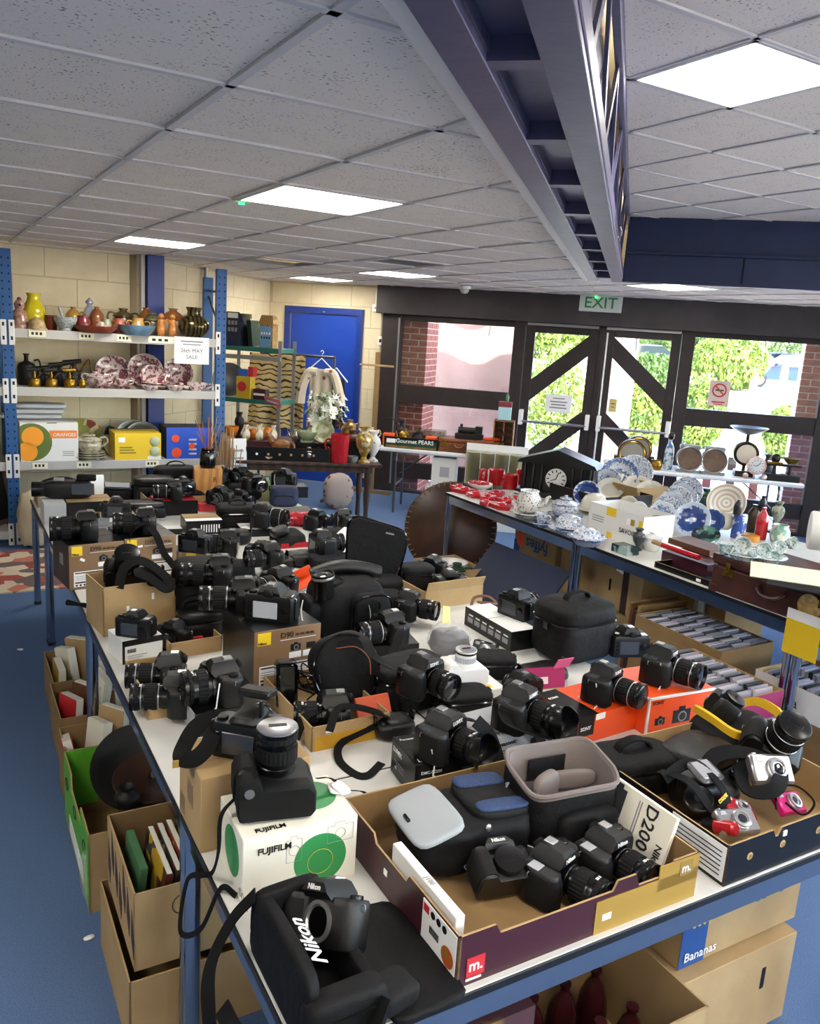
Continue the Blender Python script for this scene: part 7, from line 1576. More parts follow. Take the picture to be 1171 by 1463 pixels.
# bouquet
t = thing('flower_vase', 'glass vase of white artificial flowers', 'flowers', wt(465,off=.48,z=TT+STZ), 0); MB().lathe([(r_*22*s_,z_*28*s_) for r_,z_ in PROF['vase']],20).build('vase', glassmat('vase_glass','cfd8d2',.12), t, smooth=50)
rnd = random.Random(5); mw_ = pm('petal_white','e4e6da',.7); mg_ = pm('leaf_sage','6e8058',.7)
for k in range(80):
 a = rnd.uniform(0,6.28); rr = rnd.uniform(.1,1)**.6*30*s_; z = 26*s_+rnd.uniform(2,62)*s_*(1-.35*rr/(26*s_)); p_ = Vector((rr*math.cos(a),rr*math.sin(a)*.8,z)); b_ = MB()
 for j in range(6):
  M_ = Matrix.Translation(p_) @ Euler((rnd.uniform(.5,1.5),0,a+1.57)).to_matrix().to_4x4() @ TM(rot=(0,0,60*j)); q = rnd.uniform(4.5,7.5)*s_; b_.add([(0,0,0),(q*.5,q*.3,q*.15),(q*1.1,0,q*.3),(q*.5,-q*.3,q*.15)],[(0,1,2,3)],M_)
 b_.build('flower', mw_ if k % 4 else mg_, t, smooth=0)
q = MB()
for k in range(14): a = rnd.uniform(0,6.28); q.tube([(0,0,10*s_),(18*s_*math.cos(a)*.8,18*s_*math.sin(a)*.7,(40+rnd.uniform(0,25))*s_)], .0035, 4)
o_ = q.build('stems', mg_, t); o_['kind'] = 'stuff'
plate('pale green scenic plate standing on the wooden table', wt(462,off=.27,z=TT+STZ), 15*s_*1.1, pm('pale_scene_plate','b8b898',.3,mix=('8a9068',14,.45,.6)), 74, 12)
# small ornaments
for (x0,x1,lb_) in ((328,418,'long dark display box raising the figurines'),(424,545,'long dark display box raising the teapots')): a = wt(x0,off=.25); carton(lb_, p=(a.x,a.y), w_=(x1-x0)*s_, d_=.44, h_=STZ-.001, yaw=12, front='maroon' if x0 < 400 else 'blackc', name='display_box', lid=False)
def orn(label, px, off, wpx, hpx, prof, mat, name='ornament', cat='ornament', z=None, **kw):
 z = z or (TT+STZ if off >= .24 else TT); off = max(off,.30) if off >= .24 else off
 return ware(name, label, wt(px,off=off,z=z), wpx*s_, hpx*s_, prof, mat, cat, kw.pop('yaw',12), 'ornaments on the wooden table', **kw)
och = pm('orange_glaze','c8741c',.3); sil = pm('silver_plate','b8b4ac',.2,.9); whg = pm('white_gilt','d4ccbc',.3,mix=('a88440',22,.5,.58))
orn('orange fluted bowl at the end of the wooden table',330,.35,22,18,'bowl',och,'bowl','bowl'); orn('orange squat pot beside the clown figures',361,.42,14,14,'pot',och,'pot','pot'); orn('small orange pot behind the figurine group',383,.48,14,16,'pot',och,'pot','pot')
for k, (px,of,hh) in enumerate(((352,.28,26),(371,.26,28),(391,.28,27))):
 f = orn(['white gilt figurine by the orange bowl','white gilt figurine in the middle of its row','white gilt figurine nearest the carved horse'][k],px,of,12,hh*.72,'vase',whg,'figurine','figurine'); MB().ell(3.6*s_,3.6*s_,4*s_,(0,0,hh*.80*s_)).build('head', whg, f); MB().ell(5.5*s_,5*s_,2*s_,(0,0,hh*.93*s_)).build('hat', pm('figure_brown','5a3c28',.5), f)
orn('silver teapot beside the pale plate',424,.36,15,16,'pot',sil,'teapot','teapot',handle=1,spout=1); orn('pale green glass bowl on the wooden table',440,.25,28,16,'bowl',pm('green_glass','9aa882',.15),'bowl','bowl'); orn('clear domed glass cover behind the pale bowl',443,.48,20,22,'dome',glassmat('dome_glass','d8dcd8',.12),'glass dome','glass cover')
orn('short red candle jar in the tray',430,.08,8,15,'tin',pm('red_wax','b01c24',.3),'candle','candle',z=TT+.01); orn('silver lidded jar beside the red candle',443,.08,13,19,'lidpot',sil,'jar','jar',z=TT+.01); orn('dark bronze figure base in the tray',457,.10,10,18,'tank',iron,'figure','ornament',z=TT+.01)
orn('cream saucer in the black tray',385,.08,16,4,'dish',whg,'dish','dish',z=TT+.01); orn('white speckled hen dish in the black tray',366,.16,16,11,'dome',whg,'dish','dish',z=TT+.01)
orn('brass lidded samovar on the wooden table',500,.42,20,34,'lidpot',pm('brown_gilt','6a4a24',.3,.4,mix=('b08a4a',18,.5,.6)),'lidded urn','urn',handle=2); orn('brown carved wooden bird by the samovar',505,.30,24,20,'onion',pm('carved_dark','4a2e1c',.5),'carved bird','ornament'); orn('white and silver teapot on the wooden table end',530,.40,20,24,'lidpot',whg,'teapot','teapot',handle=1,spout=1); orn('grey glass ashtray beside the red jug',506,.10,17,9,'dish',pm('smoke_glass','7a7e80',.1),'ashtray','ashtray')
orn('pewter goblet by the flower vase',492,.60,9,26,'urn',sil,'goblet','goblet'); orn('dark metal lamp base behind the figurines',342,.50,14,36,'urn',iron,'lamp base','lamp')
# things beside and below
t = thing('dried_stems', 'bundle of dry reed stems standing between rack and table', 'reeds', onplane(322,640,(-1.72,7.18),78), 0); t.location.z = 0; q = MB(); rnd = random.Random(9)
for k in range(60): a = rnd.uniform(0,6.28); r_ = rnd.uniform(0,.07); q.tube([(r_*math.cos(a),r_*math.sin(a),0),(1.6*r_*math.cos(a),1.6*r_*math.sin(a),.55),(2.0*r_*math.cos(a+.2),2.0*r_*math.sin(a+.2),rnd.uniform(.85,1.05))], .004, 4)
o_ = q.build('stems', pm('reed_tan','9a7a54',.85), t); o_['kind'] = 'stuff'; MB().lathe([(.10,0),(.11,.3),(.10,.3),(.09,.02),(0,.02)],18).build('holder', K['nylon2'], t)
t = thing('white_poster_board', 'white printed board leaning against the wooden table', 'board', wt(341,off=-.05,z=.0), rot=(-5,0,30)); MB().box(-.10,.10,-.008,.008,0,.93).build('board', K['whitec'], t, smooth=0)
for k in range(4): MB().box(-.07,.07,-.010,-.008,.60+.07*k,.62+.07*k).build('print_line', K['grey'], t, smooth=0)
bx_ = tray('brown open carton of books and toys beneath the wooden table', uv(2.0,5.0), .50, .40, .30, yaw=18, name='open_carton', z=0)
for k, (x,y,m_,tl) in enumerate(((-.15,0,'royal',10),(-.05,.05,'whitec',-8),(.05,-.03,'navy',14),(.14,.04,'orange',-12))): t = thing('book', ['royal blue book upright in the under table carton','white book upright in the under table carton','navy book upright in the under table carton','orange book upright in the under table carton'][k], 'book', uv(2.25,5.2)+Vector((x,y,.02)), rot=(0,tl,18)); MB().box(-.02,.02,-.10,.10,0,.33,b=.002).build('cover', K[m_], t, smooth=0); MB().box(-.016,.016,-.097,.102,.004,.326).build('pages', K['creamc'], t, smooth=0)
t = thing('patterned_cushion', 'patterned cushion slumped beneath the wooden table end', 'cushion', at(482,720,.05), 20); t.location.z = 0; MB().soft(.34,.18,.40,e=2.6,n=9,amp=.06).build('cover', pm('floral_cushion','a89a90',.9,pat=('vor','6a3038',12,.2,.3)), t, smooth=60)
# ================================================================== TABLES UNDER THE WINDOWS
def ax_place(p0, yaw):
 d0 = Vector((math.cos(rad(yaw)),math.sin(rad(yaw)))); n0 = Vector((-d0.y,d0.x)); P0 = Vector((p0[0],p0[1]))
 def f(px, off=.2, z=TT):
  q = onplane(px,600,P0+n0*off,90-yaw); return Vector((q.x,q.y,z))
 return f
w1p = ax_place((-.42,8.98), -9); w2p = ax_place(WT2, -11)
s1 = sc_px(1, w1p(650)); s2 = sc_px(1, w2p(1000))
gc_ = tray('green printed fruit crate holding brass and orange packets', (w1p(550,.04).x,w1p(550,.04).y), 78*s1, .34, 16*s1, yaw=-9, outer='blackc', inner='kraftd', name='fruit_crate'); w_, d_, h_ = gc_['dim']
MB().box(-w_/2+.02,w_/2-.02,-d_/2-.003,-d_/2,.005,h_-.03).build('print_panel', pm('dark_green_card','1c3a22',.5), gc_, smooth=0); MB().box(-w_/2+.02,w_/2-.02,-d_/2-.004,-d_/2,.004,.03).build('fruit_print', pm('pear_print','8a5a3a',.6,mix=('4a5a2a',20,.4,.6)), gc_, smooth=0)
txt('Gourmet PEARS', .062, K['tagw'], gc_, (-.17,-d_/2-.004,.062), bold=.01); MB().box(-w_/2+.03,-w_/2+.13,-d_/2-.004,-d_/2,.055,.10).build('label_panel', K['tagw'], gc_, smooth=0)
WG = 'bric-a-brac under the side window'
def o1(label, px, off, wpx, hpx, prof, mat, name, cat, z=TT, **kw): return ware(name, label, w1p(px,off,z), wpx*s1, hpx*s1, prof, mat, cat, kw.pop('yaw',0), WG, **kw)
for k, px in enumerate((557,618)): t = thing('orange_packet', ['orange packet at one end of the green crate','orange packet at the crate end by the tan case'][k], 'packet', w1p(px,.14,TT+.02), -9); MB().box(-8*s1,8*s1,-.05,.05,0,16*s1,b=.004).build('packet', K['orange'], t, smooth=0)
o1('brass coffee pot in the green crate',578,.16,14,24,'lidpot',brass,'coffee_pot','pot',TT+.02,handle=1,spout=1); o1('brown iron bell in the green crate',575,.26,18,34,'onion',iron,'bell','bell',TT+.02); o1('dark round weight in the green crate',598,.14,20,20,'pot',iron,'weight','weight',TT+.02); o1('brass bowl in the green crate',588,.08,8,9,'bowl',brass,'bowl','bowl',TT+.02)
hb = MB(); t = thing('wire_basket_handle', 'arched wire handle of a basket behind the crate', 'basket', w1p(556,.30,TT), -9); hb.tube([(.13*math.cos(a*PI/10),0,.10+.20*math.sin(a*PI/10)) for a in range(11)], .006, 6); hb.build('handle', iron, t); MB().lathe([(.12,0),(.13,.1),(.12,.1),(.11,.01),(0,.01)],18).build('bowl', iron, t)
t = thing('glass_case', 'clear glass topped case behind the orange packet', 'case', w1p(617,.32), -9); MB().box(-.16,.16,-.10,.10,0,.20,b=.004).build('case', glassmat('case_glass','c9cdbf',.14), t, smooth=0); MB().box(-.155,.155,-.095,.095,.002,.08).build('contents', pm('olive_goods','5a5a44',.7), t, smooth=0)
m_case = pm('tan_leather_case','7a4420',.45,mix=('63351a',12,.4,.6),bump=.2,bs=90)
def suit(label, p0, yaw, W_, D_, H_, m_, name='suitcase', wide=True, metal=brass, z=TT):
 t = thing(name, label, 'case', p0, yaw); t.location.z = z
 MB().box(0,W_,0,D_,0,H_*.72,b=.008).build('base_half', m_, t, smooth=30); MB().box(-.002,W_+.002,-.002,D_+.002,H_*.735,H_,b=.010).build('lid_half', m_, t, smooth=30)
 h_ = MB(); h_.tube(sm([(W_*.40,-.004,H_*.60),(W_*.41,-.03,H_*.50),(W_*.46,-.045,H_*.40),(W_*.54,-.045,H_*.40),(W_*.59,-.03,H_*.50),(W_*.60,-.004,H_*.60)],5), .011, 8); h_.build('handle', m_, t)
 for x in (.14,.86):
  l_ = MB().box(W_*x-.03,W_*x+.03,-.008,.002,H_*.50,H_*.70,b=.002).build('lock_plate', metal, t, smooth=0); MB().box(W_*x-.012,W_*x+.012,-.014,-.004,H_*.62,H_*.86,b=.003).build('hasp', metal, l_, smooth=0)
 for x in (0,1):
  for zz in (0,1): MB().box(W_*x-.004 if x == 0 else W_-.045,.045 if x == 0 else W_+.004,-.004,.04,(-.0 if zz == 0 else H_-.04),(.04 if zz == 0 else H_+.003),b=.003).build('corner_patch', m_, t, smooth=30)
 return t
a = w1p(629,.06); suit('tan leather case with a handle beside the green crate', a, -9, 58*s1, .30, 19*s1, m_case); a = w1p(690,.06); suit('smaller tan leather case beside the wooden clock box', a, -9, 25*s1, .28, 19*s1, m_case)
t = thing('toy_locomotive', 'black toy locomotive on top of the tan leather case', 'toy train', w1p(672,.18,TT+19*s1+.004), -9); MB().box(-20*s1,20*s1,-.05,.05,0,7*s1,b=.003).build('chassis', iron, t, smooth=0); q = MB(); q.cyl((-16*s1,0,11*s1),(10*s1,0,11*s1),5*s1,n=14); q.build('boiler', iron, t); MB().box(8*s1,18*s1,-.045,.045,6*s1,18*s1,b=.003).build('cab', iron, t, smooth=0); q = MB(); q.cyl((-12*s1,0,15*s1),(-12*s1,0,20*s1),2*s1,n=10); q.build('funnel', iron, t)
for x in (-12,-3,6,14): q = MB(); q.cyl((x*s1,-.056,4*s1),(x*s1,.056,4*s1),4*s1,n=14); q.build('wheel', iron, t)
t = thing('tool_handle', 'orange handled tool with a black lead on the smaller case', 'tool', w1p(703,.12,TT+19*s1+.024), rot=(0,90,-9)); MB().lathe([(.018,-.08),(.022,0),(.018,.08),(.008,.10),(0,.10)],12).build('grip', K['orange'], t)
wbx = thing('wooden_clock_box', 'tall open wooden box at the end of the folding table', 'box', w1p(721,.16), -9); W_ = 28*s1; H_ = 50*s1; wm = pm('brown_box_wood','8a5c34',.5,pat=('wave','70482a',5,4,.2,.8,'Z'))
for (x0,x1,y0,y1,z0,z1,nm) in ((-W_/2,-W_/2+.012,-.1,.1,0,H_,'side_panel'),(W_/2-.012,W_/2,-.1,.1,0,H_,'side_panel'),(-W_/2,W_/2,.09,.1,0,H_,'back_panel'),(-W_/2,W_/2,-.1,.1,H_-.012,H_,'top_panel'),(-W_/2,W_/2,-.1,.1,0,.012,'base_panel'),(-.006,.006,-.1,.1,0,H_,'divider')): MB().box(x0,x1,y0,y1,z0,z1).build(nm, wm, wbx, smooth=0)
q = MB(); q.tube(sm([(-.02,-.12,H_*.75),(.02,-.14,H_*.5),(-.03,-.13,H_*.3),(.0,-.16,.0)],5), .009, 6); q.build('hanging_cord', K['gloss'], wbx)
t = thing('blue_book', 'pale blue and red box standing on the wooden clock box', 'box', w1p(720,.16,TT+H_+.002), -9); MB().box(-9*s1,9*s1,-.05,.05,0,18*s1,b=.003).build('carton_body', pm('pale_blue_card','9cc4cc',.5), t, smooth=0); MB().box(-9.2*s1,9.2*s1,-.052,.052,18*s1,25*s1,b=.003).build('lid', pm('dark_red_card','7a2c30',.5), t, smooth=0)
o1('small green bottle on top of the blue and red box',722,.16,5,12,'flagon',pm('bottle_green','4a6a5a',.2),'bottle','bottle',TT+H_+.002+25*s1)
# floor below: white cartons and wrapped rolls
p = at(604,738,0); wcx = carton('white shipping carton with printed lines on the floor', p=(p.x,p.y), w_=.30, d_=.30, h_=.34, yaw=-9, z=0, front='whitec', name='shipping_carton')
for k in range(5): fr(wcx,.15,.75-.12*(k%3),.30+.10*k,.33+.10*k,'grey','print_line')
tp(wcx,.3,.6,0,1,'greyc','tape')
w2x = carton('upper white shipping carton with a printed square', p=(p.x+.06,p.y+.03), w_=.26, d_=.28, h_=.32, yaw=-9, z=.342, front='whitec', name='shipping_carton'); fr(w2x,.35,.75,.35,.7,'greyc')
t = thing('record_crate', 'open white carton of wrapped cream rolls beneath the folding table', 'carton', (p.x+.36,p.y-.45,0), -9); MB().box(0,.66,0,.40,0,.36,b=.004).build('carton_body', K['whitec'], t, smooth=0); MB().box(.0,.66,.38,.40,.36,.86).build('back_panel', K['whitec'], t, smooth=0)
for k in range(4): q = MB(); q.cyl((.10+.15*k,.14,.361),(.10+.15*k,.14,.80),.07,n=18); q.build('cream_roll', pm('cream_wrap','b8b48c',.25,bump=.4,bs=30), t)
MB().box(.02,.64,.05,.06,.365,.83).build('polythene', glassmat('thin_film','f2f2f2',.10), t, smooth=0)
# ---- right window table
RG = 'brass clocks and scales under the far window'
def o2(label, px, off, wpx, hpx, prof, mat, name, cat, z=TT, **kw): return ware(name, label, w2p(px,off,z), wpx*s2, hpx*s2, prof, mat, cat, kw.pop('yaw',-11), RG, **kw)
bz = pm('dark_bronze','4a3c2a',.3,.6,mix=('2c2218',14,.4,.6)); darkwood = pm('walnut_dark','3a2418',.4)
for k in range(2): t = thing('mantel_clock', ['round topped wooden mantel clock beside the glazed doors','second arched mantel clock behind the first'][k], 'clock', w2p(908+8*k,.12+.14*k), -11); R_ = 20*s2; MB().box(-24*s2,24*s2,-.06,.06,0,16*s2,b=.004).build('plinth', darkwood, t, smooth=0); q = MB(); q.cyl((0,-.05,16*s2+(4+4*k)*s2),(0,.05,16*s2+(4+4*k)*s2),R_,n=28); q.build('case', darkwood, t); q = MB(); q.cyl((0,-.056,20*s2+4*k*s2),(0,-.048,20*s2+4*k*s2),R_*.8,n=28); q.build('dial', pm('dial_silver','9a9488',.35,.4), t); q = MB(); q.tube([(R_*.86*math.cos(a*PI/12),-.056,20*s2+4*k*s2+R_*.86*math.sin(a*PI/12)) for a in range(25)], .008, 6); q.build('bezel', brass, t)
o2('tangle of brass fittings beside the mantel clocks',945,.10,18,14,'pot',brass,'brass_fitting','fitting'); t = thing('beer_pump', 'blue and white china pump handle by the window frame', 'figure', w2p(962,.20), -11); MB().lathe([(r_*13*s2,z_*44*s2) for r_,z_ in PROF['flagon']],16).build('body', pm('blue_white_china','c8d4dc',.25,mix=('4a7aa8',20,.5,.58)), t, smooth=50); MB().ell(4.5*s2,4.5*s2,6*s2,(0,0,48*s2)).build('head', bz, t)
for k, px in enumerate((991,1027)):
 t = thing('round_case_clock', ['round brown barometer with metal straps by the pump handle','round brown barometer with metal straps beside the brass scales'][k], 'barometer', w2p(px,.14), -11); R_ = 17*s2; q = MB(); q.cyl((0,-.06,R_+.02),(0,.06,R_+.02),R_,n=30); q.build('drum', pm('drum_brown','6a5340',.5,mix=('56422f',10,.4,.6)), t); q = MB(); q.tube([(R_*math.cos(a*PI/14),-.062,R_+.02+R_*math.sin(a*PI/14)) for a in range(29)], .009, 6); q.build('rim', MATS['dull_pewter'], t); MB().box(-.10,.10,-.05,.05,2*R_-.01,2*R_+.035,b=.006).build('top_bracket', MATS['dull_pewter'], t); MB().box(-.12,.12,-.06,.06,0,.03,b=.005).build('stand', MATS['dull_pewter'], t)
t = thing('pan_scale', 'tall shop scale with a wide metal pan', 'scale', w2p(1072,.22), -11); MB().box(-.09,.09,-.07,.07,0,.06,b=.005).build('base', bz, t); q = MB(); q.cyl((0,0,.05),(0,0,62*s2),.018); q.build('column', bz, t); q = MB(); q.cyl((-.0,-.04,32*s2),(.0,.04,32*s2),17*s2,n=28); q.build('dial_case', bz, t); q = MB(); q.cyl((0,-.045,32*s2),(0,-.038,32*s2),13*s2,n=24); q.build('dial', pm('dial_cream','cfc4b0',.5), t); MB().lathe([(.0,58*s2),(10*s2,60*s2),(22*s2,66*s2),(26*s2,69*s2),(25*s2,69.5*s2),(10*s2,62*s2),(0,61*s2)],26).build('pan', MATS['dull_pewter'], t)
t = thing('china_clock', 'pale pink china clock with a round dial on feet', 'clock', w2p(1090,.05), -11); R_ = 12.5*s2; q = MB(); q.cyl((0,-.04,R_+.05),(0,.04,R_+.05),R_,n=26); q.build('case', pm('pink_china','c89a94',.3,mix=('e0d0c8',16,.45,.55)), t); q = MB(); q.cyl((0,-.046,R_+.05),(0,-.038,R_+.05),R_*.74,n=24); q.build('dial', pm('dial_white','d8dad6',.4), t)
for a in range(12): MB().box(-.003,.003,-.049,-.045,R_*.55,R_*.68,M=TM((0,0,R_+.05),(0,30*a,0))).build('hour_mark', m_ink, t, smooth=0)
MB().box(-.003,.003,-.050,-.046,0,R_*.5,M=TM((0,0,R_+.05),(0,40,0))).build('hand', m_ink, t, smooth=0); MB().box(-.003,.003,-.050,-.046,0,R_*.4,M=TM((0,0,R_+.05),(0,-80,0))).build('hand', m_ink, t, smooth=0)
for x in (-.09,.09): MB().ell(.03,.03,.03,(x,0,.03),10,6).build('foot', MATS['pink_china'], t)
q = o2('red carnival glass jug behind the china clock',1084,.44,14,30,'jug',pm('pink_red_glass','8a2838',.15),'jug','jug',handle=1); q = o2('grey winged bird ornament beside the shop scale',1106,.46,20,30,'onion',pm('dark_lead','4a4648',.4),'bird ornament','ornament')
for k, px in enumerate((1117,1140)):
 t = thing('balance_scale', ['black balance scale with a flat brass tray','black balance scale with a brass bowl by the jamb'][k], 'scale', w2p(px,.12), -11); MB().box(-13*s2,13*s2,-.07,.07,0,9*s2,b=.01).build('base', iron, t); q = MB(); q.cyl((0,0,9*s2),(0,0,22*s2),3*s2,2*s2); q.build('post', iron, t); MB().box(-14*s2,14*s2,-.02,.02,20*s2,23*s2,b=.004).build('beam', iron, t)
 if k: MB().lathe([(0,24*s2),(6*s2,25*s2),(12*s2,32*s2),(11.5*s2,32*s2),(0,26*s2)],22).build('bowl', brass, t)
 else: MB().box(-9*s2,9*s2,-.05,.05,23*s2,26*s2,b=.004).build('tray', brass, t); MB().ell(6*s2,5*s2,7*s2,(0,0,30*s2)).build('weight', iron, t)
# planks leaning outside the low window rail
for k in range(3): t = thing('garden_plank', ['reddish plank leaning outside the low window','grey plank leaning outside the low window','second reddish plank outside beside the brick pier'][k], 'plank', out(4.15+.28*k,.9,0), rot=(-14,0,-14)); MB().box(-.05,.05,-.012,.012,-.04,.72).build('board', m_brick if k != 1 else m_wood, t, smooth=0)
# ================================================================== CROCKERY TABLES
AY = -60.0
CG = 'crockery on the crockery tables'
def r_(label, px, py, wpx, hpx, prof, mat, name, cat, z=TT, **kw):
 p_ = at(px,py,z); q = sc_px(1,p_); return ware(name, label, p_, wpx*q, hpx*q, prof, mat, cat, kw.pop('yaw',-30), CG, **kw)
def rp(label, px, py, rpx_, mat, tilt=0, yaw=-30, z=TT, oval=1.0, **kw):
 p_ = at(px,py,z); return plate(label, p_, rpx_*sc_px(1,p_), mat, tilt, yaw, CG, oval=oval, **kw)
mred = pm('red_enamel','b0141c',.2,coat=.5); mredp = pm('red_white_floral','b8202a',.25,pat=('vor','e8d0cc',30,.12,.18),coat=.4)
for k, (px,py,w1,h1,lb) in enumerate(((708,692,22,22,'red mug beside the white bowl of red trinkets'),(728,698,22,21,'red mug with a dark band among the red mugs'),(748,692,24,21,'red mug in front of the slate clock'),(776,698,23,32,'tall red cut-out vase by the black crate'),(690,688,14,18,'small red pot behind the white bowl'))): r_(lb,px,py,w1,h1,'can' if k != 3 else 'mug',mred,'mug','mug')
b_ = r_('white bowl heaped with red trinkets',685,700,36,10,'bowl',pm('white_china','dcdcd8',.2,coat=.4),'bowl','bowl'); q = sc_px(1,b_.location)
for k in range(7): MB().ell(4*q,3*q,3*q,((-12+4*k)*q,(k%3-1)*5*q,10*q),8,6).build('trinket', mredp, b_)
for k, (px,py,w1) in enumerate(((664,704,38),(680,710,34),(697,714,32),(708,708,34),(722,718,36),(694,722,26),(716,726,44),(735,716,26),(655,700,28))):
 t = thing('trinket_box', 'red floral %s' % ['trinket dish at the table corner','square trinket box','heart shaped trinket box','domed trinket box','long trinket tray','small trinket lid','star shaped trinket tray at the table edge','thimble box beside the teapot','ring box at the far corner'][k], 'trinket box', at(px,py,TT), 20*k); t['label'] += ' among the red wares'; q = sc_px(1,t.location)
 MB().prism([(w1*q*.5*math.cos(a*2*PI/(4+k%4)),w1*q*.36*math.sin(a*2*PI/(4+k%4))) for a in range(4+k%4)],0,6*q,b=1.2*q).build('box', mredp if k % 3 else mred, t, smooth=30); MB().ell(w1*q*.2,w1*q*.16,3*q,(0,0,6*q),10,6).build('knob', mredp, t)
r_('flat white jar with a pale lid by the red mugs',738,722,16,6,'tin',MATS['white_china'],'jar','jar')
chz = pm('chintz_speckle','d6d4cc',.25,pat=('vor','4a4a48',60,.25,.36),coat=.4)
for k in range(3): rp(['chintz plate at the bottom of the teapot stack','middle chintz plate of the teapot stack','top chintz plate under the teapot'][k],752,738,25-k,chz,z=TT+.025*k)
r_('black and white chintz teapot on its stacked plates',754,730,36,30,'pot',chz,'teapot','teapot',TT+.075,handle=1,spout=1,yaw=150)
bl_ = pm('blue_transfer_china','d2d6d8',.2,mix=('5a76a6',75,.5,.6),coat=.4); blr = pm('blue_transfer_rings','c8ced6',.2,pat=('rings','5470a0',70,9,60),coat=.4); bld = pm('deep_blue_willow','26407c',.2,pat=('rings','b4c0d2',52,3.5,34),coat=.4)
rp('blue and white saucer under the tilted cup',772,752,17,blr); r_('tilted blue and white cup with a cream lid',772,748,19,16,'cup',bl_,'cup','cup',TT+.02,handle=1); 
rp('blue rimmed stand beneath the knobbed tureen',806,742,26,blr); r_('blue and white tureen with a tall knob',806,736,38,26,'lidpot',bl_,'tureen','tureen',TT+.02,knob=bl_); rp('blue and white platter beneath the oval dish',812,762,27,blr,oval=1.15); r_('oval blue and white covered dish',812,752,44,18,'dome',bl_,'covered dish','dish',TT+.025); rp('wide blue rimmed bowl at the table edge',838,778,29,blr,deep=.25); r_('domed blue and white lid on the edge bowl',838,768,46,15,'dome',bl_,'lid dish','dish',TT+.05)
# slate clock
p_ = at(740,706,TT); q = sc_px(1,p_); t = thing('slate_clock', 'black slate temple clock with columns and white dial', 'clock', p_, -22); K['slate'] = pm('slate_black','121214',.3)
MB().box(-.03,.62,-.02,.26,0,.05,b=.004).build('plinth', K['slate'], t, smooth=0); MB().box(.0,.59,.03,.24,.05,.27,b=.003).build('case', K['slate'], t, smooth=0)
MB().loft([[(-.03,y,.27),(.62,y,.27),(.60,y,.30),(.295,y,.40),(-.01,y,.30)] for y in (-.02,.26)]).build('pediment', K['slate'], t, smooth=0)
for x in (.03,.10,.17,.42,.49,.56): c_ = MB(); c_.cyl((x,.01,.05),(x,.01,.27),.016,n=12); c_.build('column', K['slate'], t)
c_ = MB(); c_.cyl((.295,.03,.16),(.295,.012,.16),.085,n=28); c_.build('dial', MATS['dial_white'], t)
for a in range(12): MB().box(-.004,.004,.008,.012,.055,.076,M=TM((.295,0,.16),(0,30*a,0))).build('numeral', m_ink, t, smooth=0)
for a, ln in ((20,.06),(-110,.045)): MB().box(-.003,.003,.006,.010,0,ln,M=TM((.295,0,.16),(0,a,0))).build('hand', m_ink, t, smooth=0)
t = thing('carved_crest', 'brown carved scroll crest behind the slate clock', 'carving', at(815,690,TT), -20); c_ = MB()
for sg in (-1,1): c_.tube(sm([(sg*.02,0,.12),(sg*.10,0,.17),(sg*.16,0,.12),(sg*.12,0,.09)],5), .03, 7)
c_.box(-.22,.22,-.03,.03,0,.11,b=.01); c_.build('scroll', darkwood, t)
# black crate of blue plates
ck = tray('black crate holding blue plates and tureens', (at(783,712,TT).x,at(783,712,TT).y), .62, .52, .13, yaw=AY, outer='blackc', inner='blackc', name='plate_crate')
for k, (px,py,rr,m_,lb) in enumerate(((812,712,21,bld,'deep blue plate standing in the black crate'),(862,712,22,blr,'big blue rimmed plate standing in the black crate'),(880,706,27,blr,'broad platter standing behind the big blue plate'),(900,704,28,bl_,'white edged platter at the back of the black crate'),(835,724,19,bld,'deep blue saucer leaning in the black crate'))): rp(lb,px,py,rr,m_,62,-20,TT+.02)
r_('cream oval tureen lid with blue rim in the crate',848,728,44,24,'dome',pm('cream_blue_rim','d4d0c0',.25,coat=.4),'tureen','tureen',TT+.03); 
for k, (px,py) in enumerate(((905,712),(925,720),(868,716))): rp(['cream plate propped at the crate side','second cream plate by the crate end','cream plate in the brown carton beyond'][k],px,py,20,MATS['cream_blue_rim'],40,-20,TT+.02)
ct = tray('brown open carton of cream cups beyond the black crate', uv(4.24,4.0), .45, .34, .16, yaw=AY, name='open_carton')
for k in range(5): r_(['cream cup at the end of the brown carton','cream jug in the brown carton','cream sugar bowl in the brown carton','cream cup on its side in the brown carton','cream cup by the brown carton flap'][k],822+15*k,682+2*k,16,14,'cup',MATS['cream_blue_rim'],'cup','cup',TT+.12,handle=1)
# white and yellow carton and plates behind
L0 = at(838,757,TT); wy = tray('white carton with yellow patches and dark lettering', (L0.x,L0.y), .50, .28, .20, yaw=AY, outer='whitec', inner='whitec', name='printed_carton')
fr(wy,.34,.52,.72,1,'yellow'); fr(wy,.38,.48,.0,.18,'yellow'); fr(wy,.93,1,0,.85,'yellow'); ft(wy,'SAVOIE',.60,.30,.045,'black',.01); fr(wy,.72,.86,.62,.82,'tagw'); fr(wy,.79,.86,.62,.82,'gold','print_panel',.0014)
for k in range(3): fr(wy,.08,.30,.42+.08*k,.45+.08*k,'grey','print_line')
rp('cream plate standing in the white and yellow carton',896,742,17,MATS['cream_blue_rim'],80,-45,TT+.05); rp('second cream plate in the white and yellow carton',911,748,16,MATS['white_china'],80,-45,TT+.05); rp('grey oval dish leaning by the yellow patch',935,770,17,pm('grey_dish','8c8478',.4),70,-30,TT+.03)
for k in range(6): rp(['frontmost blue platter','second blue platter','third blue platter','fourth blue platter','fifth blue platter','rearmost blue platter'][k]+' of the leaning row',940+7*k,758-6*k,21+k*.6,bl_ if k % 2 else blr,66,-38,TT+.01)
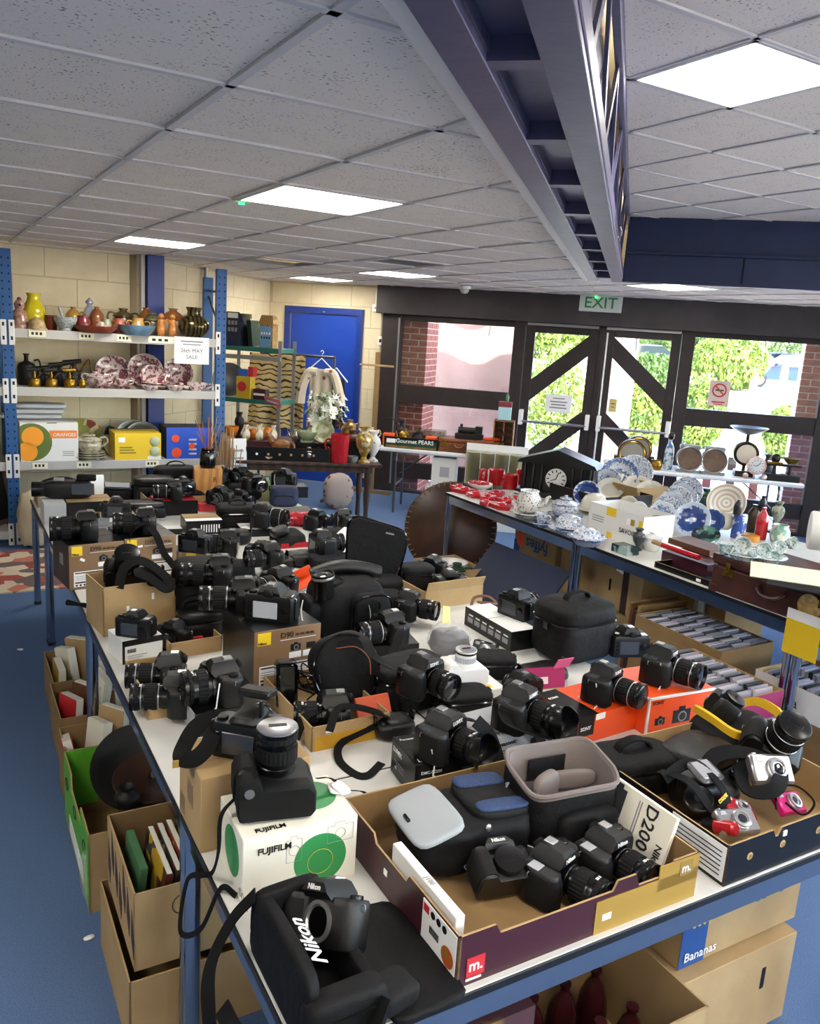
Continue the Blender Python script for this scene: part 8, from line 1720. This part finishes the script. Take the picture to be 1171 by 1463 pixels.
rp('large oval deep blue plate facing the aisle',983,768,26,bld,64,-34,TT+.01); rp('dark blue dish beside the oval plate',1012,764,19,bld,55,-30,TT+.02); rp('black and green painted dish by the turquoise bowl',1003,782,20,pm('black_green_dish','1c2a30',.25,mix=('4a7a6a',16,.5,.6)),30,-30,TT+.02)
rp('white and red rimmed plate standing behind the blue bottle',1033,745,27,pm('white_rings','d8d6cc',.25,pat=('rings','b8a898',210,2,20)),70,-25,TT+.05); r_('dark green lidded bowl beyond the leaning row',1005,722,34,26,'lidpot',pm('bottle_green_glaze','24402c',.25),'bowl','bowl',TT+.05,handle=2); r_('crumpled cream paper wrapped pot',1030,755,30,26,'pot',pm('cream_paper','d0ccb4',.8,bump=.8,bs=14),'wrapped pot','pot',TT+.04)
for k, (px,py,w1,h1,pr,m_,lb) in enumerate(((1053,768,20,34,'tin',pm('delft_blue','34509a',.25,mix=('c8d0e0',18,.5,.56)),'square blue delft flask with a white scene'),(1052,735,11,22,'flagon',K['slate'],'black stoppered bottle top above the delft flask'),(1073,760,18,40,'flagon',bz,'brown bottle with a figure stopper'),(1085,770,17,46,'flagon',mred,'red doll shaped bottle'),(1088,728,11,20,'vase',K['slate'],'black domed stopper above the red bottle'),(1108,752,18,36,'urn',pm('floral_urn','a8a890',.3,mix=('4a5a40',20,.45,.58)),'green floral urn vase'),(1112,775,28,26,'pot',pm('green_floral_pot','7aa890',.25,mix=('e0e0d0',16,.45,.55)),'green and white floral jar'),(1071,772,25,8,'tin',pm('amber_lid','c8862a',.3),'round amber lid beside the red bottle'))): r_(lb,px,py,w1,h1,pr,m_,'bottle' if k in (0,2,3) else 'jar','bottle' if k in (0,2,3) else 'jar',TT+(.0 if k not in (1,4) else .17))
tq = pm('turquoise_transfer','d4dad6',.2,mix=('6a9ca2',70,.5,.6),coat=.4)
for k, (px,py,w1,lb) in enumerate(((1042,792,30,'turquoise patterned cup on the suitcase'),(1058,794,34,'white lined turquoise cup tipped on the suitcase'),(1082,800,30,'turquoise cup in the nested row'),(1098,796,28,'second turquoise cup in the nested row'),(1112,790,26,'last turquoise cup in the nested row'))):
 c_ = r_(lb,px+(k-2)*4,py,w1*.72,w1*.55,'cup',tq,'cup','cup',TT+.205,handle=1); c_.rotation_euler = (rad(70 if k != 0 else 0),0,rad(-20+12*k)); c_.location.z += .05 if k else 0
rp('pale saucer beneath the turquoise cups',1060,798,27,tq,z=TT+.20); rp('second pale saucer under the nested cups',1095,802,27,tq,z=TT+.20); r_('light blue mug behind the brown boxes',998,790,22,14,'mug',pm('sky_blue','5aa0b8',.3),'mug','mug',handle=1)
L0 = at(1003,843,TT)+UX*.05; suit('large brown suitcase with a round paper sticker', L0, AY, .76, .42, .20, pm('brown_fibre','3e2018',.42,mix=('4a281e',10,.4,.6)), metal=brass)
t = [o for o in bpy.data.objects if o.get('label','').startswith('large brown suitcase')][0]; c_ = MB(); c_.cyl((.58,-.001,.09),(.58,-.004,.09),.062,n=28); c_.build('paper_sticker', pm('sticker_cream','c8b078',.6,mix=('a88a50',40,.4,.6)), t)
# dark wooden boxes and small things at the edge
for k, (px,py,w1,d1,h1,z,m_,lb) in enumerate(((940,815,.34,.18,.07,TT,'maroon','dark red wooden box in the low black tray'),(948,805,.32,.18,.035,TT+.072,'brownl','polished brown box lid stacked on the dark red box'))):
 L0 = at(px,py-12,TT); carton(lb, p=(L0.x+.02,L0.y+.02), w_=w1, d_=d1, h_=h1, z=z, yaw=AY, front=m_, name='wooden_box')
L0 = at(934,810,TT); lt_ = tray('low black tray under the polished wooden boxes', (L0.x,L0.y), .42, .26, .035, yaw=AY, outer='blackc', inner='blackc', name='low_tray'); MB().box(.10,.13,-.132,-.13,.008,.024).build('price_sticker', K['tagw'], lt_, smooth=0)
t = thing('rolling_stick', 'red stick with a cream end lying on the brown box', 'stick', at(950,780,TT+.12), rot=(0,90,-62)); MB().lathe([(.016,-.02),(.016,.26),(0,.26)],12).build('shaft', mred, t); MB().lathe([(.013,-.10),(.015,-.02),(0,-.02)],12).build('handle', K['kraft'], t)
t = thing('marble_box', 'small green marble box at the table edge', 'box', at(892,790,TT), AY); MB().box(-.07,.07,-.05,.05,0,.05,b=.003).build('body', pm('green_marble','1f3a38',.2,mix=('9ab0ac',10,.5,.58)), t, smooth=0)
r_('grey metal tower ornament on the marble box',910,786,18,32,'urn',K['lcd'],'tower ornament','ornament'); r_('white china cherub figure by the tower',930,786,26,28,'lidpot',MATS['white_china'],'cherub','figurine')
t = thing('swing_tags', 'pair of white swing tags hanging from the table edge', 'tag', at(885,800,TT-.06), AY); ticket(t,(0,0,.05),s=1.8,hang=.07); ticket(t,(.03,0,.05),s=1.8,hang=.075)
t = thing('white_roll', 'big white roll of paper lying at the table end', 'roll', at(1150,790,TT+.20), rot=(0,90,-20)); MB().lathe([(.0,0),(.10,0),(.105,.01),(.105,.5),(0,.5)],28).build('roll', K['whitec'], t); t.location.z = TT+.33
t = thing('dark_sheet', 'grey black sheet under a pale leaflet on the suitcase', 'sheet', at(1130,835,TT+.205), rot=(4,0,-30)); MB().box(-.10,.45,-.08,.22,.0,.008).build('sheet', K['nylon2'], t, smooth=0); MB().box(-.18,.40,.0,.24,.009,.013,M=TM(rot=(0,0,8))).build('leaflet', pm('leaflet_cream','d8d8c0',.7), t, smooth=0)
t = thing('yellow_card', 'yellow and white card fixed to the table leg', 'card', uv(3.0,1.24,TT-.13), AY); MB().box(-.02,.16,-.012,-.008,-.02,.20).build('card', K['yellow'], t, smooth=0); MB().box(-.02,.16,-.014,-.012,.15,.20).build('white_band', K['tagw'], t, smooth=0)
# ================================================================== FLOOR: CARTONS, BOOKS AND DISCS
# left aisle
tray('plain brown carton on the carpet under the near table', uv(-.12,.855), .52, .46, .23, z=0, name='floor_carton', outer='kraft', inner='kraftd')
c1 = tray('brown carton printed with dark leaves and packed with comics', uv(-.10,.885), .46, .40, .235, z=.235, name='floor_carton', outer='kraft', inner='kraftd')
w_, d_, h_ = c1['dim']; K['leafp'] = pm('leaf_print_brown','3a2620',.6)
for k in range(7):
 y = -.19+.058*k; z0 = .03+.03*(k%3); lf_ = [(-w_/2-.0012,y,z0),(-w_/2-.0012,y+.03,z0+.05),(-w_/2-.0012,y+.02,z0+.14),(-w_/2-.0012,y-.015,z0+.06)]; MB().loft([lf_,[(x+.001,a,c) for x,a,c in lf_]]).build('leaf_print', K['leafp'], c1, smooth=0)
txt('TR', .08, K['leafp'], c1, (.06,-d_/2-.001,.06), bold=.01); q = MB(); q.tube([(-.10+.03*math.cos(a*PI/10),-d_/2-.001,.17+.03*math.sin(a*PI/10)) for a in range(21)], .002, 4); q.build('ring_print', K['leafp'], c1)
cm = [pm('comic_%s' % n, c, .4, pat=('multi',22,cs)) for n, c, cs in (('dark','22201e',['1a1a1a','2a4a50','b8962c','5a2c22','d0c8b0']),('red','8a2a24',['8a2a24','d8c8a8','2a2a2a','c8b040']),('green','2a5a40',['1f4a34','c8b040','8a3a2a','e0d8c0']))]
for k in range(11):
 t = thing('comic', 'comic book %s in the leaf printed carton' % ['nearest the leg side','with a red spine','with a green cover','second from the green annual','with a pale spine','in the middle of the row','with a dark cover','beside the pale spined one','with a yellow title','near the carton end','facing out at the back'][k], 'comic', uv(-.025+.028*k,1.04+.006*(k%3),.29), 30, 'comics in the leaf printed carton'); MB().box(-.010,.010,-.12,.12,0,.19,M=TM(rot=(0,8,0))).build('cover', cm[k%3], t, smooth=0); MB().box(-.007,.007,-.118,.121,.003,.192,M=TM(rot=(0,8,0))).build('pages', K['creamc'], t, smooth=0)
t = thing('annual', 'green hardback annual in the leaf printed carton', 'book', uv(-.07,1.10,.26), 30); MB().box(-.011,.011,-.10,.10,0,.20,M=TM(rot=(0,6,0)),b=.002).build('cover', pm('sage_green_cloth','4a7a52',.7), t, smooth=0); MB().box(-.008,.008,-.098,.102,.003,.197,M=TM(rot=(0,6,0))).build('pages', K['creamc'], t, smooth=0)
g1 = tray('bright green fruit crate of metal wares in the carpeted aisle', uv(-.13,1.475), .46, .60, .29, z=0, name='fruit_crate', outer='kraft', inner='kraftd', dips=[(3,.3,.7,.06)]); K['greenb'] = pm('bright_green_card','5aa82a',.5); w_, d_, h_ = g1['dim']
MB().box(-w_/2-.002,-w_/2,-d_/2,-d_/2*.42,.02,h_-.002).box(-w_/2-.002,-w_/2,d_/2*.42,d_/2,.02,h_-.002).box(-w_/2-.002,-w_/2,-d_/2*.42,d_/2*.42,.02,h_-.065).build('green_panel', K['greenb'], g1, smooth=0); MB().box(-w_/2,-w_/2+.12,d_/2-.008,d_/2-.004,.05,h_).build('green_panel', K['greenb'], g1, smooth=0); MB().box(-w_/2-.003,-w_/2,-.18,.16,.03,.10).build('white_panel', K['tagw'], g1, smooth=0)
q = MB(); [q.tube([(-w_/2-.003,yy+.03*math.cos(a*PI/8),.20+.022*math.sin(a*PI/8)) for a in range(17)], .002, 4) for yy in (-.22,.0,.21)]; q.build('leaf_outline', m_ink, g1)
plate('round dark serving dish in the green crate', uv(.10,1.86,.09), .17, iron, 46, 20, name='serving_dish', cat='dish'); plate('dark metal tray lying in the green crate', uv(.12,1.68,.20), .14, darkwood, 12, 20, name='metal_tray', cat='tray')
ware('brass_bell','fluted dark bell with a handle in the green crate', uv(.03,1.68,.21), .09,.11,'urn',iron,'bell'); ware('glass_decanter','clear glass decanter stopper in the green crate', uv(.17,1.80,.20), .08,.12,'flagon',glassmat('decanter_glass','d4d8da',.16),'decanter'); ware('pewter_lid','pewter pot lid in the green crate', uv(.26,1.72,.21), .12,.06,'dome',MATS['dull_pewter'],'lid pot'); ware('glass_bottle','second clear glass bottle in the green crate', uv(.22,1.62,.18), .06,.13,'flagon',MATS['decanter_glass'],'bottle')
for k, (v0,ww,dd,hh,lb) in enumerate(((2.085,.44,.26,.26,'brown carton of red boxed games in the carpeted aisle'),(2.46,.42,.40,.24,'brown carton of picture books in the carpeted aisle'),(2.90,.42,.42,.22,'brown carton of old tins and folders near the rug'))):
 tray(lb, uv(-.12+.02*k,v0), ww, dd, hh, z=0, name='floor_carton', inner='kraftd', outer='kraftd')
for k in range(16):
 u0 = -.06+.062*(k%6)+.01*(k//6); v0 = (2.19,2.60,3.05)[k//6]+.03*(k%3); col = ['red','creamc','kraft','whitec','maroon','greyc','red','brownl','creamc','kraftd','navy','whitec','gold','creamc','kraft','bronze'][k]
 t = thing('boxed_book', '%s in the %s' % (['red boxed game','cream packet','tan flat box','white card box','maroon book','grey slim box','red and cream book','brown leather book','cream album','dark tan folder','navy book','white booklet','old gold tin','cream folder with red letters','tan envelope','bronze book'][k], ['carton of red boxed games','carton of picture books','carton of old tins'][k//6]), 'book', uv(u0,v0,.05+.04*(k%3)), rot=((k*37)%30-15,(k*23)%24-12,30+(k*17)%40)); MB().box(-.02,.02,-.07,.07,0,.22,b=.002).build('cover', K[col], t, smooth=0); MB().box(-.016,.016,-.072,.06,.006,.224).build('pages', K['creamc'], t, smooth=0)
t = thing('plastic_bag_bundle', 'small clear bag bundle on the carpet beside the cartons', 'bag', at(137,1285,0), 0); MB().soft(.09,.10,.22,e=2.6,n=9,amp=.2,fr=20).build('film', m_poly, t, smooth=30); MB().soft(.06,.07,.12,e=2.6,n=7,amp=.2).build('contents', pm('pink_beige','b89484',.7), t, smooth=60)
for k, (px,py) in enumerate(((28,929),(126,1342))): tag(MB().soft(.035,.02,.01,e=2.5,n=4,amp=.3).build('paper_scrap', K['tagw'], smooth=60, loc=at(px,py,.001), rot=(0,0,40*k)), ['white paper scrap on the carpet near the rug','tiny white paper scrap beside the floor cartons'][k], 'scrap')
# under the near table, seen past its front rail
bn = carton('yellow and blue banana carton under the near table', p=uv(1.20,.20), w_=.50, d_=.40, h_=.24, z=.30, yaw=TY, front='kraft', name='banana_carton'); K['bblue'] = pm('banana_blue','1f4a8a',.5); fr(bn,.0,.20,.0,.7,'bblue'); 
for k in range(4): q = MB(); q.tube(sm([(-.22+.02*k,-.202,.13),(-.20+.022*k,-.204,.17),(-.16+.02*k,-.204,.21)],4), .010, 6); q.build('banana_print', K['yellow'], bn)
o_ = txt('fyffes', .11, K['bblue'], bn, (.18,-.203,.20), (90,180,0), bold=.015); o_ = txt('Bananas', .04, K['tagw'], bn, (-.235,-.204,.02), (90,0,0)); lf(bn,.4,.7,.2,.4,'tagw','label')
pb = carton('plain brown carton beneath the banana carton', p=uv(1.18,.16), w_=.48, d_=.42, h_=.295, z=0, yaw=TY, front='kraft', name='floor_carton'); MB().box(.10,.115,-.212,-.209,.15,.22).build('hand_hole', K['black'], pb, smooth=0)
oc_ = tray('open brown carton of dark red bottles under the near table', uv(.70,.06), .46, .40, .32, z=0, name='floor_carton', inner='kraft')
for k in range(6): ware('bottle','dark red bottle %s in the open carton' % ['at one corner','beside the corner one','in the middle','against the inner side','near the flap','at the far corner'][k], uv(.80+.11*(k%3),.18+.14*(k//3),.006), .085,.27,'flagon',pm('wine_red_glass','3a1418',.2),'bottle')
t = thing('shopping_bag', 'patterned paper bag printed with bananas below the near table', 'bag', uv(.42,.20,0), 30); MB().loft([[(-.2,-.1,0),(.2,-.1,0),(.2,.1,0),(-.2,.1,0)],[(-.2,-.09,.5),(.2,-.09,.5),(.2,.09,.5),(-.2,.09,.5)]]).build('paper', pm('banana_bag','a8843c',.6,mix=('4a2a30',5,.45,.55)), t, smooth=0)
# middle aisle: leather disc, stacked cartons under the crockery tables, discs
q = at(662,842,0); t = thing('leather_disc', 'big round brown leather pouffe top leaning on the table legs', 'leather disc', at(655,838,0), rot=(0,0,-16)); t.location = uv(3.12,4.52,0); Mx = TM((0,0,0),(72,0,0)) @ TM((0,.40,0)); o_ = MB().lathe([(0,-.02),(.38,-.02),(.40,0),(.38,.02),(0,.025)],48).build('hide', pm('brown_hide','4a2c18',.4,mix=('331c10',4,.4,.6),bump=.3,bs=30), t, smooth=50); o_.matrix_local = Mx
for k in range(48):
 if k == 0: st0 = MB().box(.36,.40,-.004,.004,.02,.028).build('stitch', pm('stitch_tan','8a6a4a',.7), t, smooth=0); so1 = st0
 else: so1 = link('stitch', st0.data, t)
 so1.matrix_local = Mx @ TM(rot=(0,0,7.5*k))
def ab(label, u, v, z, w1, d1, h1, front='kraft', **kw): return carton(label, p=uv(u,v), w_=w1, d_=d1, h_=h1, z=z, yaw=AY, front=front, name=kw.pop('name','floor_carton'), **kw)
f1 = ab('upside down lettered banana carton on the under table stack',3.34,3.88,.31,.50,.40,.25,name='banana_carton'); fr(f1,.0,.14,0,.62,'bblue'); txt('fyffes', .13, K['bblue'], f1, (.16,-.203,.20), (90,180,0), bold=.02); [MB().ell(.03,.002,.06,(-.19+.015*k,-.201,.17),10,8).build('banana_print', K['orange'], f1) for k in range(3)]
ab('plain brown carton below the upside down banana carton',3.32,3.90,0,.52,.42,.305); f2 = ab('tall brown carton with a slot handle under the crockery table',3.36,3.34,.26,.34,.40,.30); MB().box(-.05,-.035,-.203,-.2,.14,.22).build('hand_hole', K['black'], f2, smooth=0); ab('brown carton under the slot handled carton',3.34,3.36,0,.42,.42,.255)
f3 = ab('wide brown carton with a dark printed edge under the crockery table',3.30,2.94,.27,.46,.40,.30); fr(f3,.62,.74,0,1,'leafp'); MB().box(-.06,-.045,-.203,-.2,.12,.20).build('hand_hole', K['black'], f3, smooth=0); ab('brown carton beneath the dark edged carton',3.28,2.92,0,.50,.42,.265)
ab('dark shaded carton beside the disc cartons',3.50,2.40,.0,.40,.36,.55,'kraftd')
t = thing('navy_folder', 'navy board sheet leaning in the aisle between the tables', 'board', uv(2.62,3.30,.0), rot=(-42,0,-58)); MB().box(-.42,.42,-.006,.006,0,.66).build('board', K['navy'], t, smooth=0)
tray('brown open carton of crockery in the aisle by the leather disc', uv(2.55,4.05), .40, .36, .32, z=0, yaw=AY, name='floor_carton'); ware('white_dish','white dish in the aisle carton', uv(2.78,3.88,.24), .24,.08,'dish',MATS['white_china'],'dish'); ware('green_teapot','dark green teapot in the aisle carton', uv(2.72,3.72,.22), .15,.14,'lidpot',MATS['bottle_green_glaze'],'teapot',handle=1)
for k in range(4): t = thing('wooden_picture', 'wooden frame %s under the crockery table' % ['leaning first','leaning second','leaning third','leaning fourth','with a pale edge','with a dark edge','against the shaded carton'][k], 'picture frame', uv(3.29,2.405-.026*k,0), rot=(-5,0,-150)); MB().box(-.20,.20,-.012,.012,0,.46-.02*(k%3),b=.003).build('frame', [K['kraftd'],K['brownl'],K['leafp']][k%3], t, smooth=0)
# discs
CDG = 'discs in the cartons under the crockery tables'
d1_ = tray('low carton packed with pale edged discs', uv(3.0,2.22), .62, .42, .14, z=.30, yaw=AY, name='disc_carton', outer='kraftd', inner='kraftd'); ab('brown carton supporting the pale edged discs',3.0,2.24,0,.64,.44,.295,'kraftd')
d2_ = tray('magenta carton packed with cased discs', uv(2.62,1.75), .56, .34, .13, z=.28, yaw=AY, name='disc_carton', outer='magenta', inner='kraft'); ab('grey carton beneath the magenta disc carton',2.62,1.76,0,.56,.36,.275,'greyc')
d3_ = tray('white lettered carton packed with discs by the table leg', uv(3.10,1.46), .56, .44, .15, z=.24, yaw=AY, name='disc_carton', outer='whitec', inner='kraft'); txt('alma', .075, m_ink, d3_, (-.16,-.222,.04), bold=.0); ab('brown carton beneath the lettered disc carton',3.10,1.47,0,.57,.46,.235,'kraftd'); MB().lathe([(.03,0),(.03,.002),(0,.002)],18,TM((-.24,-.171,.05),(90,0,0))).build('white_spot', K['tagw'], d2_)
cdm = {}; cds = [pm('disc_edge_%d' % i, c, .25) for i, c in enumerate(('cfcbd8','a8a4b4','2a2a2e','8a8e9a'))]
def disc_row(root, n, rows, lab, tl):
 """each disc case a thing of its own standing in the carton"""
 w_, d_, h_ = root['dim']; yw = math.degrees(root.rotation_euler.z); R = Matrix.Rotation(root.rotation_euler.z,4,'Z')
 for r in range(rows):
  for k in range(n):
   x = -w_/2+.03+(w_-.055)*k/(n-1); y = -d_/2+.02+(d_-.03)*(r+.5)/rows
   kk = (k*7+r*3) % 4
   if kk not in cdm: cdm[kk] = MB().box(-.008,.008,-.062,.062,0,.125).build('disc_case', cds[kk]); o = cdm[kk]
   else: o = link('disc_case', cdm[kk].data)
   o.location = root.location+R @ Vector((x,y,.008+.003*((k*5+r)%3))); o.rotation_euler = (0,rad(tl),root.rotation_euler.z); tag(o, lab, 'disc', CDG+' '+lab[-14:])
disc_row(d1_,28,3,'pale edged disc case standing in the low kraft carton',-8); disc_row(d2_,20,2,'cased disc standing in the magenta carton',-14); disc_row(d3_,24,2,'disc case standing in the white lettered carton',-4)
for k in range(2): ware('steel_flask','steel capped flask %s the disc cartons' % ['behind','standing beside its twin behind'][k], uv(3.45+.1*k,2.15,.0), .07,.58,'tin',MATS['dull_pewter'],'flask')
# ================================================================== POUCHES AND CASES FILLING THE GAPS
for k, (lb_, px, py, w_, d_, h_, yw, kw) in enumerate((
 ('black quilted pouch between the ribbed lens and the middle bronze carton',338,826,.17,.13,.09,20,{}),
 ('black leather wallet case by the folded orange card',432,806,.18,.14,.07,35,dict(mat='leather')),
 ('black lens pouch beside the long white topped carton',704,966,.15,.12,.09,10,dict(lid=1)),
 ('black zip case lying before the square black bag',772,972,.20,.12,.06,30,dict(mat='leather')),
 ('charcoal soft case behind the silver ringed camera',545,868,.18,.14,.08,15,dict(mat='nylon2')),
 ('black case on the aisle side by the slim white cartons',484,772,.20,.15,.07,20,dict(mat='nylon2')),
 ('black accessory case beside the khaki printed carton',335,776,.18,.13,.08,25,dict(mat='leather')),
 ('black pouch behind the tall tan carton of straps',268,838,.12,.12,.12,25,{}),
 ('black wrist case beside the yellow banded carton',560,1050,.13,.10,.06,30,dict(mat='leather')))):
 bag(lb_, at(px,py,TT), yw, w_, d_, h_, pocket=0, handle=0, lid=kw.get('lid',0), seed=60+k, amp=.09, mat=kw.get('mat','nylon'), e=3.8)
for k, (lb_, px, py, z, yw, kw) in enumerate((
 ('black camera by the aisle past the slim white cartons',492,752,.0,-80,dict(r=.034,L=.05,ring='silver')),)):
 cam(lb_, px, py, TT+z, yw, s=1.12, **kw)
# straps drawn straight in room space: bring each one's root to its own lowest point
for o in list(bpy.data.objects):
 if o.type == 'EMPTY' and o.parent is None and o.location.length < 1e-6 and o.get('category') == 'strap':
  V = [c.matrix_basis @ v.co for c in kids(o) for v in c.data.vertices]; lo = min(V, key=lambda v: v.z); sh = Vector(lo); o.location = sh
  for c in kids(o): c.location = Vector(c.location)-sh
# straps hanging down the fronts of the cartons
def drop(label, L_px, yaw, pts, wd, m='web', text=None):
 L0 = at(*L_px, TT); n_ = Vector((math.sin(rad(yaw)),-math.cos(rad(yaw)),0)); P = [onplane(px,py,(L0.x+n_.x*of,L0.y+n_.y*of),90-yaw) for px,py,of in pts]
 t = thing('camera_strap', label, 'strap', P[-1], 0); sb = MB(); sb.ribbon([p-P[-1] for p in sm(P,7)], wd, .003, up=n_); sb.build('webbing', K[m], t, smooth=60)
 if text:
  d = (P[-1]-P[-2]).normalized(); a = math.degrees(math.atan2(-d.z, d.x*math.cos(rad(yaw))+d.y*math.sin(rad(yaw))))
  o_ = txt(text, wd*.62, K['yellow'], t, (0,0,0), bold=.015); o_.matrix_local = TM(rot=(0,0,yaw)) @ TM(rot=(0,a,0)) @ TM((-.085,-.006,-wd*.22),(90,0,0))
 return t
drop('broad black strap with yellow lettering hanging down the bronze carton',(178,831),36,((214,752,.0),(224,766,.02),(234,790,.02),(246,806,.02),(262,826,.02)),.032,text='NIKON')
drop('broad charcoal strap hanging down the silver grey carton',(690,1122),34,((680,1030,.04),(700,1052,.03),(712,1085,.02),(716,1116,.02)),.036,'nylon2')
drop('second charcoal strap hanging over the silver grey carton front',(690,1122),34,((752,1040,.02),(768,1048,.03),(772,1070,.02),(768,1104,.02)),.03,'nylon2')
